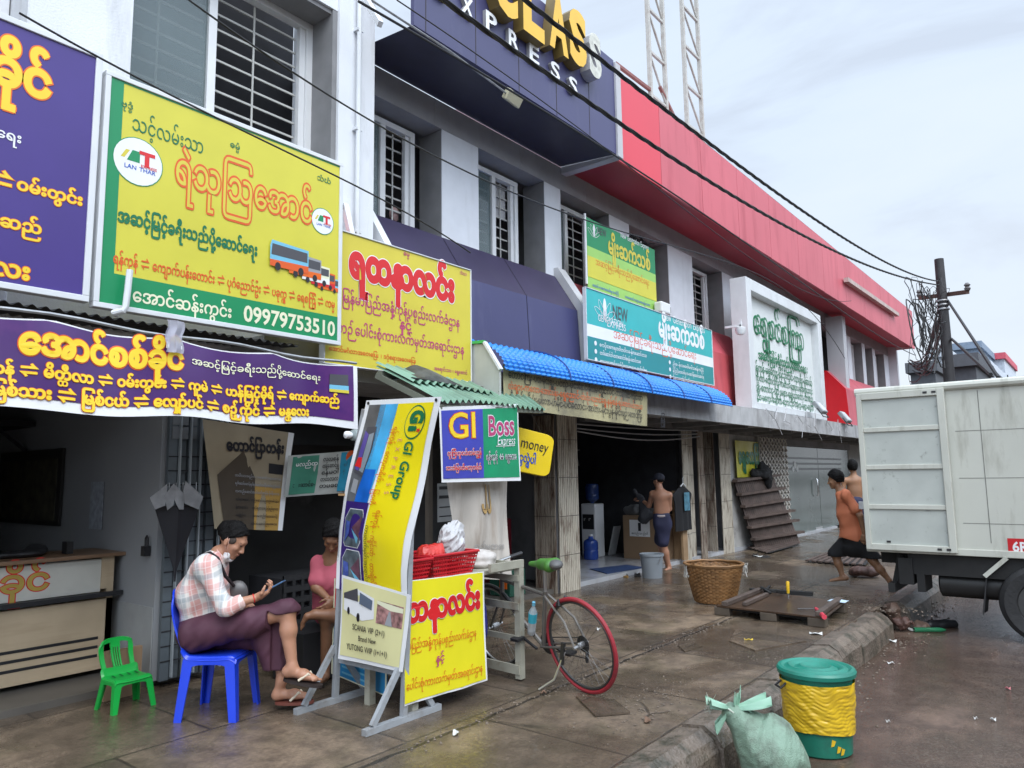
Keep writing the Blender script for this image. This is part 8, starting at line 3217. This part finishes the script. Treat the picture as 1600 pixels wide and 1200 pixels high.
soft(q, [cone(hipc+UP*.07, hipc-UP*.03, .145, .15, .05, flat=(FW, 1.15)), cone(hipc-UP*.02, kl+(hipc-kl)*.12, .11, .095, .05), cone(hipc+RT*.06-UP*.02, kr+(hipc-kr)*.10, .11, .10, .05), wrinkle(.010, 15, 8, 4)], .012)
q.build('shorts', t, ang=180)
q = MB(mat('waistband_pale', (.42, .36, .36), .7))
q.lathe([(.128, -.02), (.138, 0), (.130, .02)], hipc+UP*.10, 20, sx=1.0, sy=.9)
q.build('waistband', t)
for he, to, lb in ((sm(1047, 890, -.0), sm(1040, 893, -.18), 0),):
    q = MB(M_black)
    q.bar(he+V(0, 0, -.012), to+V(0, 0, -.012), .09, .018)
    q.build('flip_flop', t)
q = MB(mat('cloth_dark_grey', (.035, .036, .042), .85, var=.25))
soft(q, [cone(sm(1004, 784, .34), sm(1009, 806, .36), .07, .13, .05), cone(sm(992, 766, .3), sm(1004, 786, .34), .03, .06, .04), wrinkle(.03, 12, 8, 2), wrinkle(.015, 28, 8, 11)], .014, pad=.08)
tag(q.build('held_cloth', None, at=sm(1006, 795, .34)), 'dark grey cloth hanging from the hands of the shirtless man in the cap', 'cloth')

# ------- walking man in orange
t = person((11.4, 2.9, 0), 'man in orange T-shirt and black shorts striding to the left beside the truck')
G = V(-.18, .98, 0).normalized()
GL = V(-G.y, G.x, 0)           # his left, the near side
W0 = V(11.35, 2.9, 0)
def wm(u, v, off=0.0):
    return onp(u, v, W0+GL*off, GL)
hc4 = wm(1305, 751, 0)
hp4, ph4, hA4 = head(hc4, G-V(0, 0, .12), V(0, 0, 1)*1+G*.12, .98)
hip4 = wm(1333, 838, 0)
shn, shf = wm(1322, 775, .16), wm(1318, 776, -.16)
eln, wrn = wm(1344, 806, .22), wm(1350, 834, .18)
elf, wrf = wm(1312, 806, -.24), wm(1318, 830, -.2)
ff, fh = wm(1298, 909, -.06), wm(1322, 906, -.06)
kf, af = wm(1306, 868, -.06), wm(1316, 898, -.06)
kr, ar = wm(1366, 878, .06), wm(1389, 906, .06)
q = MB(SK2)
soft(q, [cone(hip4, wm(1325, 800, 0), .115, .12, .05), cone(wm(1325, 800, 0), wm(1316, 772, 0), .12, .085, .05), cone(wm(1316, 773, 0), hc4, .058, .05, .03), cone(shn, eln, .048, .038, .03), cone(eln, wrn, .038, .026, .03), cone(shf, elf, .048, .038, .03), cone(elf, wrf, .038, .026, .03),
         cone(hip4-GL*.07, kf, .09, .06, .04), cone(kf, kf+(af-kf)*.4, .055, .056, .03), cone(kf+(af-kf)*.4, af, .056, .034, .03), cone(hip4+GL*.07, kr, .09, .058, .04), cone(kr, kr+(ar-kr)*.4, .054, .056, .03), cone(kr+(ar-kr)*.4, ar, .056, .034, .03),
         cone(af, fh+V(0, 0, .03), .034, .034, .02), cone(fh+V(0, 0, .028), ff+V(0, 0, .018), .034, .020, .03, flat=(GL, .8)),
         cone(ar, wm(1393, 914, .06), .034, .033, .02), cone(wm(1394, 914, .06), wm(1398, 925, .06)+V(0, 0, .02), .032, .022, .03)]+
     [cone(ff+V(0, 0, .014)+GL*(.024-.012*i)-G*.02, ff+V(0, 0, .012)+GL*(.026-.013*i)+G*(.02-.005*i), .010, .008, .006) for i in range(5)], .011)
soft(q, hp4, .006)
soft(q, hand(wrn, V(0, 0, -1)+G*.2, GL*-1, 1, (.4, .4, .5, .5)), .005, pad=.02)
soft(q, hand(wrf, V(0, 0, -1)+G*.3, GL, -1, (.4, .4, .5, .5)), .005, pad=.02)
face_marks(q, ph4, hA4)
q.build('body', t, ang=180)
q = MB(M_hair)
soft(q, hair_cap(ph4, hA4, .98, low=-.03, thick=.020, top=.024, front=.07), .006, pad=.03)
q.build('hair', t, ang=180)
q = MB(mat('orange_cotton', (.58, .18, .085), .8, var=.07))
soft(q, [cone(hip4+V(0, 0, .03), wm(1327, 800, 0), .165, .15, .05, flat=(GL, .85)), cone(wm(1326, 800, 0), wm(1318, 775, 0), .15, .105, .05, flat=(GL, .85)), cone(wm(1320, 780, 0), shn, .09, .070, .05), cone(wm(1320, 780, 0), shf, .09, .07, .05), cone(shn, shn+(eln-shn)*.66, .070, .068, .03), cone(shf, shf+(elf-shf)*.66, .07, .068, .03),
         cone(hip4+V(0, 0, .02), hip4-V(0, 0, .06), .175, .205, .04, flat=(GL, 1.15)), wrinkle(.012, 13, 8, 1), wrinkle(.006, 34, 8, 10), ('clip', lambda P: (hip4.z-.045-P[..., 2]+.25*((P-np.array(hip4))@np.array(G))), 0)], .010)
q.build('shirt', t, ang=180)
q = MB(mat('shorts_black', (.009, .009, .010), .85, var=.2))
soft(q, [cone(hip4-V(0, 0, .03), hip4-V(0, 0, .14), .125, .165, .06), cone(hip4-GL*.06, kf+V(0, 0, .02), .125, .115, .03), cone(hip4+GL*.06, kr+V(0, 0, .03), .125, .105, .03), ('clip', lambda P: (P[..., 2]-(hip4.z-.03)), 0), wrinkle(.008, 13, 8, 7), ('clip', lambda P: (kf.z-.01-P[..., 2]), 0)], .011)
q.build('shorts', t, ang=180)
q = MB(M_black)
soft(q, [cone(wm(1394, 918, .06), wm(1400, 929, .06)+V(0, 0, .012), .042, .032, .02)], .009)
q.build('shoe', t, ang=180)

# ------- second shirtless man beyond
t = person((16, 4.05, 0), 'shirtless man with dark hair seen from behind in the distance beside the truck edge')
D0 = V(16.0, 4.0, 0)
def dm(u, v, off=0.0):
    return onp(u, v, D0+FW*off, FW)
hc5 = dm(1332, 731, 0)
vf5 = (V(FW.x, FW.y, 0)+V(RT.x, RT.y, 0)*.4).normalized()
hp5, ph5, hA5 = head(hc5, vf5, V(0, 0, 1), 1.0)
ft = dm(1333, 731, 0)
hz_ = lambda z, dx=0.0: V(ft.x, ft.y, 0)+V(RT.x, RT.y, 0)*dx+V(0, 0, z)
q = MB(SK2)
H5 = hc5.z
soft(q, [cone(hz_(H5-.72), hz_(H5-.45), .12, .13, .05, flat=(vf5, 1.25)), cone(hz_(H5-.45), hz_(H5-.28), .135, .14, .05, flat=(vf5, 1.3)), cone(hz_(H5-.24), hz_(H5-.06), .07, .052, .04), cone(hz_(H5-.26), hz_(H5-.25, -.19), .08, .062, .05), cone(hz_(H5-.26), hz_(H5-.25, .19), .08, .062, .05),
         cone(hz_(H5-.25, -.20), hz_(H5-.54, -.25), .052, .040, .03), cone(hz_(H5-.54, -.25), hz_(H5-.76, -.20)+vf5*.12, .04, .026, .03), cone(hz_(H5-.25, .20), hz_(H5-.54, .25), .052, .04, .03), cone(hz_(H5-.54, .25), hz_(H5-.76, .22)+vf5*.12, .04, .026, .03),
         cone(hz_(H5-.75, -.09), hz_(.46, -.10), .09, .055, .04), cone(hz_(.46, -.10), hz_(.08, -.10), .056, .034, .03), cone(hz_(H5-.75, .09), hz_(.46, .10), .09, .055, .04), cone(hz_(.46, .10), hz_(.08, .10), .056, .034, .03),
         cone(hz_(.04, -.10), hz_(.03, -.10)+vf5*.17, .035, .022, .03), cone(hz_(.04, .10), hz_(.03, .10)+vf5*.17, .035, .022, .03)], .014)
soft(q, hp5, .009)
for sg in (-1, 1):
    soft(q, hand(hz_(H5-.76, .21*sg)+vf5*.12, V(0, 0, -1)+vf5*.3, -RT*sg, 1), .007, pad=.02)
q.build('body', t, ang=180)
q = MB(M_hair)
soft(q, hair_cap(ph5, hA5, 1.0, low=-.05, thick=.022, top=.024, front=.07), .008, pad=.03)
q.build('hair', t, ang=180)
q = MB(MATS['shorts_navy'])
soft(q, [cone(hz_(H5-.66), hz_(H5-.80), .14, .15, .05), cone(hz_(H5-.78, -.08), hz_(.55, -.10), .12, .10, .05), cone(hz_(H5-.78, .08), hz_(.55, .10), .12, .10, .05)], .014)
q.build('shorts', t, ang=180)
for o in S.objects:
    if '_o' in o:
        del o['_o']
